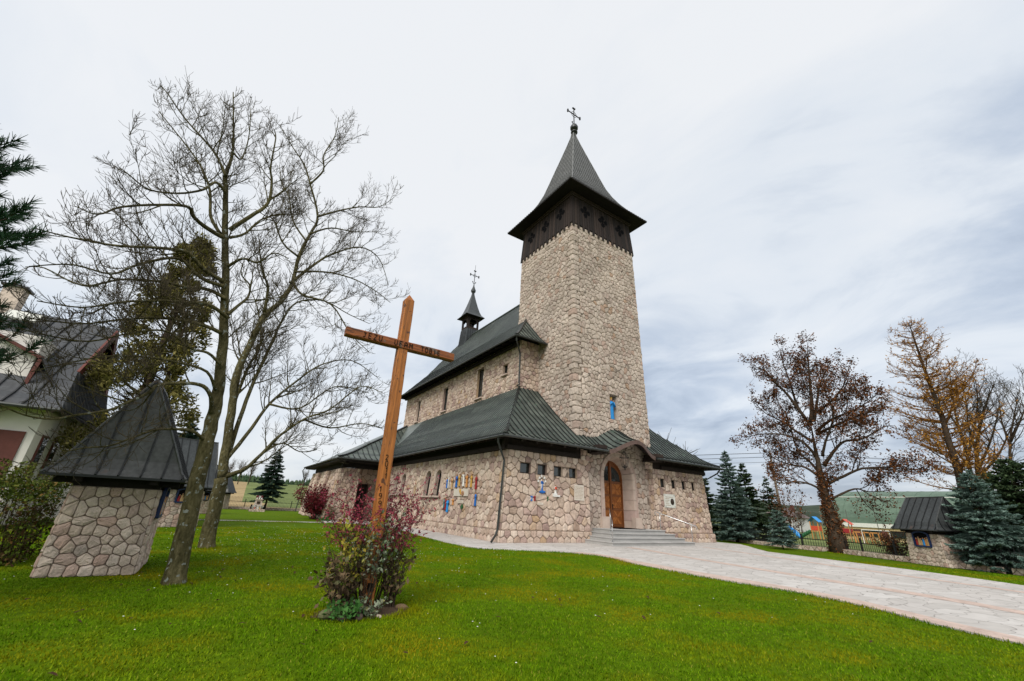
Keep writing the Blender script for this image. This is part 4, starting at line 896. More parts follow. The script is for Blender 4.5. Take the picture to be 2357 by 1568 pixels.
# ------------------------------------------------------------------ lettering cut as strokes
GLYPH = {'J': [[(.15, .9), (.75, .9)], [(.5, .9), (.5, .2), (.4, .05), (.2, .05), (.1, .2)]], 'E': [[(.75, 1), (.1, 1), (.1, 0), (.75, 0)], [(.1, .52), (.65, .52)]],
 'Z': [[(.05, 1), (.8, 1), (.05, 0), (.8, 0)]], 'U': [[(.1, 1), (.1, .2), (.25, .02), (.6, .02), (.75, .2), (.75, 1)]], 'F': [[(.75, 1), (.1, 1), (.1, 0)], [(.1, .52), (.6, .52)]],
 'A': [[(.05, 0), (.05, .7), (.2, .95), (.6, .95), (.75, .7), (.75, 0)], [(.05, .45), (.75, .45)]], 'M': [[(.05, 0), (.05, 1), (.42, .45), (.8, 1), (.8, 0)]], 'T': [[(.0, 1), (.85, 1)], [(.42, 1), (.42, 0)]],
 'O': [[(.25, 0), (.6, 0), (.78, .2), (.78, .8), (.6, 1), (.25, 1), (.07, .8), (.07, .2), (.25, 0)]], 'B': [[(.1, 0), (.1, 1), (.55, 1), (.7, .85), (.7, .65), (.55, .53), (.1, .53)], [(.55, .53), (.75, .4), (.75, .15), (.55, 0), (.1, 0)]], 'I': [[(.4, 0), (.4, 1)]],
 '2': [[(.1, .8), (.25, .97), (.55, .97), (.7, .8), (.65, .55), (.1, .03), (.75, .03)]], '0': [[(.25, 0), (.55, 0), (.72, .2), (.72, .8), (.55, 1), (.25, 1), (.08, .8), (.08, .2), (.25, 0)]], '1': [[(.15, .7), (.5, 1), (.5, 0)]],
 '9': [[(.72, .68), (.55, .5), (.25, .5), (.1, .65), (.1, .85), (.25, 1), (.55, 1), (.72, .85), (.72, .25), (.55, .03), (.15, .03)]]}
def strokes(mb, ch, o, rt, up, nm, w, h, th=.012, m=0):
    o, rt, up, nm = map(Vector, (o, rt, up, nm))
    for line in GLYPH[ch]:
        for a, b in zip(line, line[1:]):
            mb.bar(o+rt*a[0]*w+up*a[1]*h+nm*.002, o+rt*b[0]*w+up*b[1]*h+nm*.002, th, .008, m, .5, up=nm)
# ------------------------------------------------------------------ the wooden mission cross
cr = empty('wayside_cross', (2.47, 7.83, 0), 0, 'tall varnished wooden cross with carved letters standing in the red shrub on the lawn', 'cross')
def jit_beam(mb, a, b, w, h, up, n, amp, seed, cham=.03):
    """a hewn, chamfered beam whose faces wander a little"""
    rr = random.Random(seed); a = Vector(a); b = Vector(b); d = (b-a).normalized(); x = d.cross(Vector(up)).normalized(); y = x.cross(d); vs = []; fs = []
    ring = [(-1, -1+cham), (-1+cham, -1), (1-cham, -1), (1, -1+cham), (1, 1-cham), (1-cham, 1), (-1+cham, 1), (-1, 1-cham)]
    for i in range(n+1):
        c = a+(b-a)*i/n; jx, jy = rr.uniform(-amp, amp), rr.uniform(-amp, amp); k = 1+rr.uniform(-amp*3, amp*3)
        for u, v in ring: vs.append(c+x*(u*w/2*k+jx)+y*(v*h/2*k+jy))
    for i in range(n):
        for j in range(8): fs.append((i*8+j, i*8+(j+1) % 8, (i+1)*8+(j+1) % 8, (i+1)*8+j))
    fs += [tuple(range(7, -1, -1)), tuple(n*8+j for j in range(8))]; mb.add(vs, fs, 0, rr.random())
mb = MB(); jit_beam(mb, (2.475, 7.835, -.1), (2.385, 7.835, 5.66), .20, .18, (0, 1, 0), 26, .004, 3, .14)
tp = Vector((2.384, 7.835, 5.80)); q = [Vector((2.385+sx*.1, 7.835+sy*.088, 5.655)) for sx, sy in ((-1, -1), (1, -1), (1, 1), (-1, 1))]; 
mb.add(q+[Vector((2.33, 7.79, 5.80)), Vector((2.45, 7.79, 5.80)), tp+Vector((0, 0, .02))], [(0, 1, 6), (1, 2, 6), (2, 3, 6), (3, 0, 6)], 0, .5)
post = world_child(mb, 'post', CROSSW, cr)
mb = MB(); jit_beam(mb, (1.26, 7.80, 4.63), (3.525, 7.80, 4.63), .165, .17, (0, 0, 1), 16, .0035, 6, .2)
mb.add([], []); arm_ = world_child(mb, 'arm', CROSSA, cr)
for word, x0, x1 in (('JEZU', 1.57, 1.98), ('UFAM', 2.19, 2.61), ('TOBIE', 2.76, 3.22)):
    st_ = (x1-x0)/len(word)
    for i, c in enumerate(word): mb = MB(); strokes(mb, c, (x0+i*st_, 7.712, 4.575), (1, 0, 0), (0, 0, 1), (0, -1, 0), st_*.78, .105, .011); mb.build('carved_letter', CARVED, arm_, offset=cr.location)
for c, x, z, w in (('2', 2.385, 2.365, .065), ('0', 2.395, 2.255, .07), ('1', 2.42, 2.15, .05), ('1', 2.425, 2.045, .05), ('1', 2.365, 1.82, .05), ('9', 2.37, 1.70, .07), ('9', 2.385, 1.575, .07), ('9', 2.425, 1.455, .07)):
    mb = MB(); strokes(mb, c, (x, 7.742, z), (1, 0, 0), (0, 0, 1), (0, -1, 0), w, .092, .010); mb.build('carved_digit', CARVED, post, offset=cr.location)
mb = MB(); mb.box((2.475, 7.735, .34), (.11, .012, .12)); world_child(mb, 'nail_plate', CARVED, cr)
# ------------------------------------------------------------------ carved and painted figures on the walls
def figure(name, label, cat, pos, nrm, H_, robe, mantle=None, hair=P_HAIR, skin=P_SKIN, arms='fold', group=None, veil=None, seed=0, width=.115, bend=0.0, n=18):
    """a carved standing figure; pos is the middle of its hem, nrm the outward normal of the wall"""
    rz = math.atan2(nrm[0], -nrm[1]); o = empty(name, pos, rz, label, cat, group); rr = random.Random(seed); w = width*H_
    prof_ = [(1.0, 0), (1.05, .04), (.95, .15), (.88, .30), (.86, .45), (.84, .55), (.92, .66), (1.02, .74), (.92, .80), (.45, .835), (.36, .86)]
    ph = [rr.uniform(0, 6.28) for _ in range(3)]; vs = []; fs = []
    for i, (r, z) in enumerate(prof_):
        for j in range(n):
            a = 2*math.pi*j/n; fold = 1+(.07*math.sin(7*a+ph[0])+.05*math.sin(11*a+ph[1]))*(1 if z < .6 else .3)
            vs.append((r*w*fold*math.cos(a)+bend*H_*math.sin(z*2.4), r*w*.62*fold*math.sin(a), z*H_))
    k = len(prof_)
    for i in range(k-1):
        for j in range(n): fs.append((i*n+j, i*n+(j+1) % n, (i+1)*n+(j+1) % n, (i+1)*n+j))
    fs += [tuple(range(n-1, -1, -1)), tuple((k-1)*n+j for j in range(n))]
    m = MB(); m.add(vs, fs, 0, .5); bx = bend*H_*.9
    sh = .76*H_
    if arms == 'fold':
        for s in (-1, 1): m.tube([(bx+s*w*.95, 0, sh), (bx+s*w*1.15, -w*.35, sh-.13*H_), (bx+s*w*.15, -w*.75, sh-.10*H_)], [w*.3, w*.34, w*.26], 7)
    elif arms == 'up':
        for s in (-1, 1): m.tube([(bx+s*w*.85, 0, sh), (bx+s*w*1.2, -w*.35, sh-.03*H_), (bx+s*w*.75, -w*.6, sh+.13*H_)], [w*.3, w*.28, w*.2], 7)
    elif arms == 'pray':
        for s in (-1, 1): m.tube([(bx+s*w*.95, 0, sh), (bx+s*w*1.2, -w*.45, sh-.14*H_), (bx+s*w*.12, -w*.9, sh+.02*H_)], [w*.32, w*.36, w*.24], 7)
    m.build('robe', robe, o, True)
    m = MB(); hr = .066*H_; m.sphere((bx, -w*.1, .90*H_), (hr*.78, hr*.88, hr*1.1), 12, 9); m.sphere((bx, -w*.1-hr*.86, .895*H_), (hr*.16, hr*.2, hr*.22), 6, 5)
    m.lathe((bx, -w*.05, .83*H_), [(hr*.5, 0), (hr*.45, .05*H_)], 8)
    hz = {'fold': (.0, -w*.95, sh-.10*H_), 'up': (.0, 0, 0), 'pray': (0, -w*1.0, sh+.05*H_)}.get(arms)
    m.build('head', skin, o, True)
    if arms == 'up':
        for s in (-1, 1): m = MB(); m.sphere((bx+s*w*.72, -w*.6, sh+.165*H_), (hr*.35, hr*.3, hr*.6), 7, 5); m.build('hand', skin, o, True)
    elif hz: m = MB(); m.sphere((bx+hz[0], hz[1], hz[2]), (hr*.5, hr*.4, hr*.6), 7, 5); m.build('hands', skin, o, True)
    m = MB()
    if veil is not None:
        m.lathe((bx, w*.1, 0), [(w*1.12, .05*H_), (w*1.1, .4*H_), (w*1.06, .72*H_), (hr*1.35, .84*H_), (hr*1.15, .93*H_), (hr*.5, .985*H_), (.01*H_, .99*H_)], 12, sy=.55); m.build('mantle', veil, o, True)
    else:
        m.sphere((bx, -w*.1+hr*.22, .915*H_), (hr*.92, hr*.95, hr*1.1), 10, 7); m.build('hair', hair, o, True)
    if mantle is not None:
        m = MB(); m.tube([(bx-w*.8, -w*.3, sh+.02*H_), (bx, -w*.75, sh-.06*H_), (bx+w*.75, -w*.45, sh-.22*H_)], w*.24, 7); m.build('sash', mantle, o, True)
    return o
def xw(z): return 12.40+.30*(z-.61)/4.07-.10
NX = (-1, 0, 0)
def wf(label, y, z0, z1, robe, seed, **k): return figure('relief_figure', label, 'wall sculpture', (xw(z0), y, z0), NX, z1-z0, robe, seed=seed, group='carved figures on the side wall', **k)
wf('small blue carved figure at the far end of the upper row', 26.28, 2.69, 3.34, P_BLUE, 1, arms='fold', width=.12)
m = MB(); m.bar((xw(2.9)-.03, 26.05, 2.68), (xw(2.9)-.03, 26.05, 3.40), .06, .06); tag(m.build('carved_staff', P_WHITE, offset=(xw(2.9), 26.05, 2.68)), 'white carved upright staff beside the far blue figure on the side wall', 'wall sculpture').location = (xw(2.9), 26.05, 2.68)
wf('tan robed carved figure with a red sash leaning on the side wall', 25.55, 2.61, 3.41, P_TAN, 2, mantle=P_RED, bend=.03)
wf('blue robed carved figure with red collar in the upper row', 24.93, 2.72, 3.53, P_BLUE, 3, mantle=P_RED)
wf('ochre robed carved figure bending between the blue and the white one', 24.51, 2.78, 3.55, P_OCHRE, 4, bend=-.04)
wf('white robed carved figure with raised arms in the middle of the upper row', 23.97, 2.77, 3.58, P_WHITE, 5, arms='up')
wf('orange robed carved figure next to the white one', 23.53, 2.71, 3.51, P_ORANGE, 6, arms='pray')
wf('yellow robed carved figure left of the dark red one', 22.95, 2.70, 3.49, P_OCHRE, 7)
wf('dark red robed carved figure at the near end of the upper row', 22.34, 2.58, 3.41, P_RED, 8)
wf('blue robed carved figure alone below the dark red one', 22.16, 1.68, 2.44, P_BLUE, 9)
wf('teal carved figure at the far edge of the lower group', 26.22, 1.36, 2.11, P_TEAL, 10, width=.10)
wf('dark red carved figure between the teal and light blue ones', 26.0, 1.37, 2.16, P_RED, 11, width=.10)
wf('light blue carved figure, widest of the lower group', 25.68, 1.24, 2.07, P_LBLUE, 12, width=.135)
wf('small orange carved kneeling figure beside the small plaque', 25.01, 1.68, 2.09, P_ORANGE, 13, width=.22)
m = MB(); q = [(.0, 0), (.12, .03), (.17, .12), (.13, .24), (.05, .28), (-.04, .2), (-.08, .08)]
m.prism(q, lambda a, b: (-.05, -a, b), lambda a, b: (.02, -a*.9, b), 0, .5); o = m.build('carved_bush', P_GREEN); o.location = (xw(1.5), 23.75, 1.47); tag(o, 'small green carved leafy shape under the small plaque on the side wall', 'wall sculpture')
def plaque(name, label, c, nrm, w, h, t, mt, lines=0, seed=1, margin=.08):
    rz = math.atan2(nrm[0], -nrm[1]); o = empty(name, c, rz, label, 'plaque'); m = MB(); m.box((0, 0, 0), (w, t, h)); m.build('slab', mt, o); rr = random.Random(seed)
    if lines:
        m = MB(); lh = (h-2*margin)/lines
        for i in range(lines):
            z = h/2-margin-lh*(i+.5); x = -w/2+margin*.7; end = w/2-margin*.7-(rr.random()*.25*w if rr.random() < .3 else 0)
            while x < end:
                L_ = min(rr.uniform(.03, .075), end-x); k = x
                while k < x+L_:
                    m.box((k, -t/2-.001, z+rr.uniform(-.004, .004)), (.006, .004, lh*rr.uniform(.28, .5)), rr.uniform(-.0, .0)); k += .014
                x += L_+.022
        m.build('inscription', ENGRAVE, o)
    return o
pq = plaque('stone_plaque', 'large pale stone plaque with a carved horn emblem under the row of figures', (xw(2.42)-.0, 24.13, 2.42), NX, 1.85, .42, .07, PLAQUE)
m = MB(); m.tube([(.02, -.06, .19), (.0, -.06, .06), (.06, -.06, -.06), (.12, -.06, -.12)], [.09, .07, .045, .03], 8); m.build('horn_emblem', P_OCHRE, pq, True)
m = MB(); 
for i in range(12): a0, a1 = math.pi*i/6, math.pi*(i+1)/6; m.tube([(.33+.13*math.cos(a0), -.06, -.06+.11*math.sin(a0)), (.33+.13*math.cos(a1), -.06, -.06+.11*math.sin(a1))], .035, 6)
m.sphere((.30, -.06, -.05), (.06, .03, .08), 8, 6); m.build('ring_emblem', P_SKIN, pq, True)
plaque('stone_plaque', 'small pale plaque on the side wall below the large one', (xw(1.88)+.02, 24.05, 1.885), NX, .75, .165, .04, PLAQUE, 2, margin=.03)
NY = (0, -1, 0); FY = 19.27
def ff(label, x, z0, z1, robe, seed, **k): return figure('relief_figure', label, 'wall sculpture', (x, FY+.02, z0), NY, z1-z0, robe, seed=seed, group='carved figures on the front wall', **k)
sb = ff('white and blue carved lady on a blue cloud under the front windows', 14.97, 2.60, 3.28, P_BLUE, 21, veil=P_WHITE, arms='pray', width=.11)
m = MB(); m.sphere((0, -.03, -.03), (.20, .10, .08), 12, 7); m.sphere((-.12, -.06, -.02), (.08, .08, .07), 8, 6); m.sphere((.12, -.06, -.02), (.09, .08, .06), 8, 6); m.build('cloud_base', P_BLUE, sb, True)
for x, z in ((14.67, 3.14), (14.75, 3.31), (14.90, 3.41), (15.09, 3.33), (15.17, 3.15)):
    m = MB(); q = [(.085*(1 if i % 2 == 0 else .45)*math.cos(math.pi*i/5+.3), .085*(1 if i % 2 == 0 else .45)*math.sin(math.pi*i/5+.3)) for i in range(10)]
    m.prism(q, lambda a, b: (a, -.02, b), lambda a, b: (a, .03, b), 0, .5); o = m.build('star_ornament', P_WHITE); o.location = (x, FY-.03, z); tag(o, 'white carved star in the arc above the carved lady', 'star', 'white stars above the carved lady')
sb = ff('white carved churchman with a red cape on a white base', 15.95, 2.44, 3.02, P_WHITE, 22, veil=None, mantle=P_BRED, width=.14)
m = MB(); m.lathe((0, -.02, .32), [(.10, 0), (.10, .08), (.07, .14)], 10, sy=.7); m.build('cape', P_BRED, sb, True)
m = MB(); m.box((.02, -.02, -.02), (.5, .16, .09)); m.box((-.08, -.04, .06), (.26, .14, .1)); m.build('base', P_WHITE, sb)
sb = ff('small carved kneeling child with white veil and blue dress', 14.27, 2.07, 2.39, P_BLUE, 23, veil=P_WHITE, width=.2)
sb = ff('small carved kneeling child in a red dress', 14.47, 2.07, 2.40, P_RED, 24, width=.19)
sb = ff('tiny dark green carved figure on the front wall', 15.40, 2.13, 2.40, P_GREEN, 25, width=.17)
plaque('stone_plaque', 'small pale plaque below the carved children on the front wall', (14.83, FY-.03, 1.965), NY, .40, .115, .04, PLAQUE, 2, margin=.025)
plaque('stone_plaque', 'upright pale plaque with nine engraved lines left of the door', (17.72, FY-.02, 2.69), NY, .74, .86, .05, PLAQUE, 9, seed=4)
pq = plaque('stone_plaque', 'white marble plaque with a dark oval medallion right of the door', (26.17, FY-.02, 2.63), NY, 1.18, .87, .05, PLAQUEW)
m = MB(); rr = random.Random(3)
for i, n_ in enumerate((9, 5, 5, 3, 4, 6)):
    x = -.47; z = .24-i*.105
    for k in range(n_):
        L_ = rr.uniform(.045, .085); kk = x
        while kk < x+L_: m.box((kk, -.027, z+rr.uniform(-.004, .004)), (.008, .005, rr.uniform(.03, .05))); kk += .017
        x += L_+.025
        if x > .42: break
m.build('inscription', ENGRAVE, pq)
m = MB(); m.sphere((.25, -.03, -.05), (.20, .035, .215), 20, 10); m.sphere((.25, -.06, -.04), (.09, .03, .12), 12, 8); m.build('medallion', BRONZE, pq, True)
for sx in (-1, 1):
    for sz in (-1, 1): m = MB(); m.sphere((sx*.50, -.025, sz*.36), (.028, .02, .034), 8, 6); m.build('stud', BRONZE, pq)
# statue in the tower niche
sb = figure('niche_statue', 'painted statue in a long blue robe standing in the tower niche above the porch', 'statue', (21.60, 20.02, 7.70), NY, 1.58, P_LBLUE, seed=31, arms='pray', width=.15, n=26, hair=P_GOLD)
m = MB(); m.sphere((-.30, -.06, 1.30), (.12, .11, .17), 10, 7); m.build('child_robe', P_BRED, sb, True)
m = MB(); m.sphere((-.30, -.06, 1.47), (.075, .075, .09), 10, 7); m.build('child_head', P_SKIN, sb, True)
m = MB(); m.lathe((0, 0, 1.50), [(.085, 0), (.12, .10), (.10, .10), (.07, .02)], 8); m.build('crown', P_GOLD, sb)
m = MB(); m.box((0, 0, -.01), (.6, .4, .03)); m.build('plinth', DRESSED, sb)
# ------------------------------------------------------------------ wayside shrines (stations) with tall metal roofs
PSM = [PSTONE, MORTAR, DRESSED]
def shrine(label, loc, rz, Wd=1.7, D=1.46, hw=1.68, apex=4.05, eave=1.9, ridge=.79, seed=1, ov=.43, rm=None, picture=True, group='stone stations around the churchyard', cell=.215, lean=.05):
    o = empty('shrine', loc, rz, label, 'shrine', group)
    rm = rm or ROOFD; a, b = Wd/2, D/2; t = .96; m = MB(); f = lean
    A = [(-a-f, -b-f), (a+f, -b-f), (a+f, b), (-a-f, b)]; T = [(-a*t, -b*t), (a*t, -b*t), (a*t, b*t), (-a*t, b*t)]
    for i, nr in enumerate(((0, -1, 0), (1, 0, 0), (0, 1, 0), (-1, 0, 0))):
        j = (i+1) % 4; wall(m, (*A[i], .0), (*A[j], .0), (*T[i], hw), (*T[j], hw), nr, cell=cell, jit=.30, gap=.012, rel=.036, seed=seed*10+i, drop=.13)
    m.quad((*T[0], hw), (*T[1], hw), (*T[2], hw), (*T[3], hw), 1, .5)
    m.build('body', PSM, o)
    # roof: flared foot, then steep; the ridge runs along x
    ex, ey = a+ov, b+ov; LV = [(1.0, 1.0, eave), (.92, .90, eave+.13), (.87, .81, eave+.34), (.84, .55, eave+.34+(apex-eave-.34)*.33), (.82, .27, eave+.34+(apex-eave-.34)*.68), (ridge, .01, apex)]
    m = MB(); R = [[(-ex*p, -ey*q, z), (ex*p, -ey*q, z), (ex*p, ey*q, z), (-ex*p, ey*q, z)] for p, q, z in LV]
    for r0, r1 in zip(R, R[1:]):
        for i in range(4): m.quad(r0[i], r0[(i+1) % 4], r1[(i+1) % 4], r1[i], 0, .6+.1*i)
    lo = [(x, y, z-.05) for x, y, z in R[0]]
    for i in range(4): m.quad(R[0][i], R[0][(i+1) % 4], lo[(i+1) % 4], lo[i], 0)
    m.quad(*lo, 1)
    for side in range(4):
        for k in range(-3, 4):
            pts = []
            for p, q, z in LV:
                ax = ex if side % 2 == 0 else ey; hp = (p if side % 2 == 0 else q)
                u = k*.36
                if abs(u) > ax*hp:
                    if pts:
                        (u0, h0, z0) = last; kk = (h0-abs(u))/(h0-ax*hp) if h0 > ax*hp else 1
                        z = z0+(z-z0)*kk; oth = u0+((ey*q if side % 2 == 0 else ex*p)-u0)*kk; pts.append((oth, z))
                    break
                last = ((ey*q if side % 2 == 0 else ex*p), ax*hp, z); pts.append((last[0], z))
            P3 = [((u, -d, z) if side == 0 else (d, u, z) if side == 1 else (u, d, z) if side == 2 else (-d, u, z)) for d, z in pts]
            nv = ((0, -1, .4), (1, 0, .4), (0, 1, .4), (-1, 0, .4))[side]
            for s0, s1 in zip(P3, P3[1:]): m.bar(s0, s1, .03, .06, 0, .06, up=nv)
    for i in range(4): m.tube([r[i] for r in R], .03, 5, 0, .9)
    m.bar((-ex*ridge-.03, 0, apex), (ex*ridge+.03, 0, apex), .08, .06, 0, .8)
    m.build('roof', [rm, SOFFIT], o)
    m = MB(); m.box((0, 0, hw+.10), (Wd*.98, D*.98, .2)); 
    for s in (-1, 1): m.bar((s*(a-.12), -b-ov*.75, hw+.12), (s*(a-.12), b+ov*.75, hw+.12), .14, .14)
    for s in (-1, 1): m.bar((-a-ov*.75, s*(b-.12), hw+.14), (a+ov*.75, s*(b-.12), hw+.14), .14, .12)
    m.build('timber_frame', SOFFIT, o)
    if picture:
        m = MB(); y = -b-.07; w, z0, z1 = .78, hw-.58, hw-.02
        for p, q in (((-w/2, z0), (w/2, z0)), ((w/2, z0), (w/2, z1)), ((-w/2, z0), (-w/2, z1))): m.bar((p[0], y, p[1]), (q[0], y, q[1]), .07, .07, up=(0, 1, 0))
        for i in range(8):
            x0, x1 = -w/2+w*i/8, -w/2+w*(i+1)/8; zz = lambda x: z1+.10*(1-(2*x/w)**2); m.bar((x0, y, zz(x0)), (x1, y, zz(x1)), .07, .07, up=(0, 1, 0))
        fr = m.build('picture_frame', paint('frame_blue', (.012, .03, .10)) if 'frame_blue' not in bpy.data.materials else bpy.data.materials['frame_blue'], o)
        m = MB(); m.box((0, y+.03, (z0+z1)/2+.03), (w-.06, .03, z1-z0+.02), 0, 0, .1); rr = random.Random(seed)
        for x, c, hh in ((-.27, 3, .34), (-.15, 2, .40), (-.04, 2, .32), (.08, 1, .36), (.19, 4, .36), (.29, 2, .40)):
            m.lathe((x, y, z0+.04), [(.055, 0), (.06, .05), (.045, hh*.6), (.05, hh*.72), (.02, hh*.8)], 8, c, .5, sy=.6); m.sphere((x, y-.01, z0+.04+hh*.88), (.03, .03, .04), 8, 6, 5)
        m.build('carved_scene', [BLACK, P_LBLUE, P_TAN, P_RED, P_ORANGE, P_SKIN], fr)
    return o
shrine('nearest stone shrine with a pointed dark metal roof, beside the leaning lichened tree trunk', (-1.82, 13.42, 0), R_(90), seed=1)
shrine('second stone shrine with a blue carved scene, half hidden behind the leaning lichened trunk', (-1.62, 29.0, 0), R_(22), seed=2, apex=4.35, hw=1.75, eave=1.95)
shrine('third stone shrine, seen between the two bare tree trunks', (-1.35, 47.3, 0), R_(40), seed=3, apex=4.1)
shrine('farthest stone shrine beside the back fence and the open field', (.45, 64.0, 0), R_(70), seed=4, apex=4.0, picture=False)
shrine('right hand stone shrine with a blue framed picture beside the blue spruce by the fence', (30.42, 6.95, 0), R_(-120.7), Wd=1.75, ov=.34, D=1.5, hw=1.42, eave=1.62, apex=3.15, ridge=.79, seed=5)
# ------------------------------------------------------------------ vegetation
def smooth_pts(pts, k=3):
    P = [Vector(p) for p in pts]; out = []
    for i in range(len(P)-1):
        p0, p1, p2_, p3 = P[max(i-1, 0)], P[i], P[i+1], P[min(i+2, len(P)-1)]
        for j in range(k):
            t = j/k; out.append(.5*((2*p1)+(-p0+p2_)*t+(2*p0-5*p1+4*p2_-p3)*t*t+(-p0+3*p1-3*p2_+p3)*t**3))
    out.append(P[-1]); return out
def rvec(rr): 
    v = Vector((rr.gauss(0, 1), rr.gauss(0, 1), rr.gauss(0, 1))); return v.normalized()
def grow(mb, start, d, length, r, rr, lift=.25, wob=.25, n=5, sides=4, m=0, rmin=.004):
    pts = [Vector(start)]; d = d.normalized(); st = length/n
    for i in range(n):
        d = (d+rvec(rr)*wob*WOB+Vector((0, 0, lift*.25))).normalized(); pts.append(pts[-1]+d*st)
    rad = [max(rmin, r*(1-.85*i/n)) for i in range(n+1)]; mb.tube(pts, rad, sides, m, rr.random(), cap=False); return pts, rad
WOB = .62
def side_dir(t, rr, ang):
    t = t.normalized(); p = t.cross(rvec(rr)).normalized(); return (t*math.cos(ang)+p*math.sin(ang)).normalized()
def bare_tree(name, label, limbs, seed, base_z=0, dens=1.0, scale=1.0, t0=.25, mats=None, twig_r=.0055, group=None, cat='tree', lift=.5, trunk_start=.3, leaves=None, l1=(.5, 1.5), lmat=None, levels=4, shoots=True):
    p0 = limbs[0][0][0]; o = empty(name, (p0[0], p0[1], base_z), 0, label, cat, group); rr = random.Random(seed)
    tr = MB(); br = MB(); tw = MB(); lf = []
    for li, (pts, r0, r1) in enumerate(limbs):
        sp_ = smooth_pts(pts, 4); n = len(sp_)
        L_ = sum((sp_[i+1]-sp_[i]).length for i in range(n-1))
        if li == 0:
            sp_ = [Vector((sp_[0].x, sp_[0].y, base_z-.15))]+sp_ if sp_[0].z > base_z+.3 else [sp_[0]+Vector((0, 0, -.15))]+sp_; n = len(sp_)
        rad = [max(r1, r0*(1-(i/(n-1))**.85)+r1*(i/(n-1))) for i in range(n)]
        if li == 0: rad[0] *= 1.35; rad[1] *= 1.18; rad[2] *= 1.05
        (tr if li == 0 else br).tube([p+rvec(rr)*min(.02, rad[i]*.12) for i, p in enumerate(sp_)], rad, 12 if r0 > .12 else 7, 0, rr.random())
        acc = 0; nxt = 0
        for i in range(1, n-1):
            seg = (sp_[i+1]-sp_[i]).length; f = i/(n-1); acc += seg
            if f < (trunk_start if li == 0 else t0): nxt = acc; continue
            while nxt < acc:
                nxt += rr.uniform(.16, .34)*scale/dens
                c = sp_[i]+(sp_[i+1]-sp_[i])*rr.random(); d = side_dir(sp_[i+1]-sp_[i], rr, rr.uniform(.6, 1.15))
                ln = rr.uniform(*l1)*scale*(1.15-.75*f)*min(1, .45+L_/(4*scale)); r = min(rad[i]*.6, .010*scale+ln*.009)
                q, qr = grow(br, c, d, ln, r, rr, lift, .28, 6, 4, rmin=twig_r)
                k = max(2, int(ln/.16/scale*dens))
                for _ in range(k):
                    j = rr.randint(1, 5); c2 = q[j]+(q[j+1]-q[j])*rr.random() if j < 6 else q[j]; d2 = side_dir(q[min(j+1, 6)]-q[j-1], rr, rr.uniform(.5, 1.05)); l2 = ln*rr.uniform(.22, .5)
                    q2, _r = grow(tw, c2, d2, l2, max(twig_r*1.3, qr[j]*.6), rr, lift*1.2, .32, 4, 3, rmin=twig_r)
                    if leaves: lf.append(q2[-1]); lf.append(q2[2])
                    if levels > 3:
                        for _ in range(max(1, int(l2/.14/scale*dens))):
                            j2 = rr.randint(1, 3); d3 = side_dir(q2[j2+1]-q2[j2], rr, rr.uniform(.5, 1.0)); q3, _r = grow(tw, q2[j2], d3, l2*rr.uniform(.3, .6), twig_r*1.1, rr, lift*1.2, .35, 2, 3, rmin=twig_r*.85)
                            if leaves: lf.append(q3[-1])
    mats = mats or (BARK, TWIG)
    world_child(tr, 'trunk', mats[0], o, True)
    c = world_child(br, 'crown', mats[0], o, True); tw.build('twigs', mats[1], c, True, offset=o.location)
    if leaves:
        m = MB(); N, sz = leaves; rr.shuffle(lf)
        for k in range(N):
            p = lf[k % len(lf)]+rvec(rr)*rr.random()*.22*scale; leaf_quad(m, p, sz*rr.uniform(.6, 1.3), rr)
        fo = m.build('foliage', lmat, c, offset=o.location)
    return o
def leaf_quad(m, p, s, rr, d=None, asp=.55, fold=True, up=None):
    d = d or rvec(rr); x = d.cross(rvec(rr)).normalized(); y = d
    r = rr.random(); m.add([p, p+y*s*.5+x*s*asp*.5, p+y*s, p+y*s*.5-x*s*asp*.5], [(0, 1, 2, 3)], 0, r)
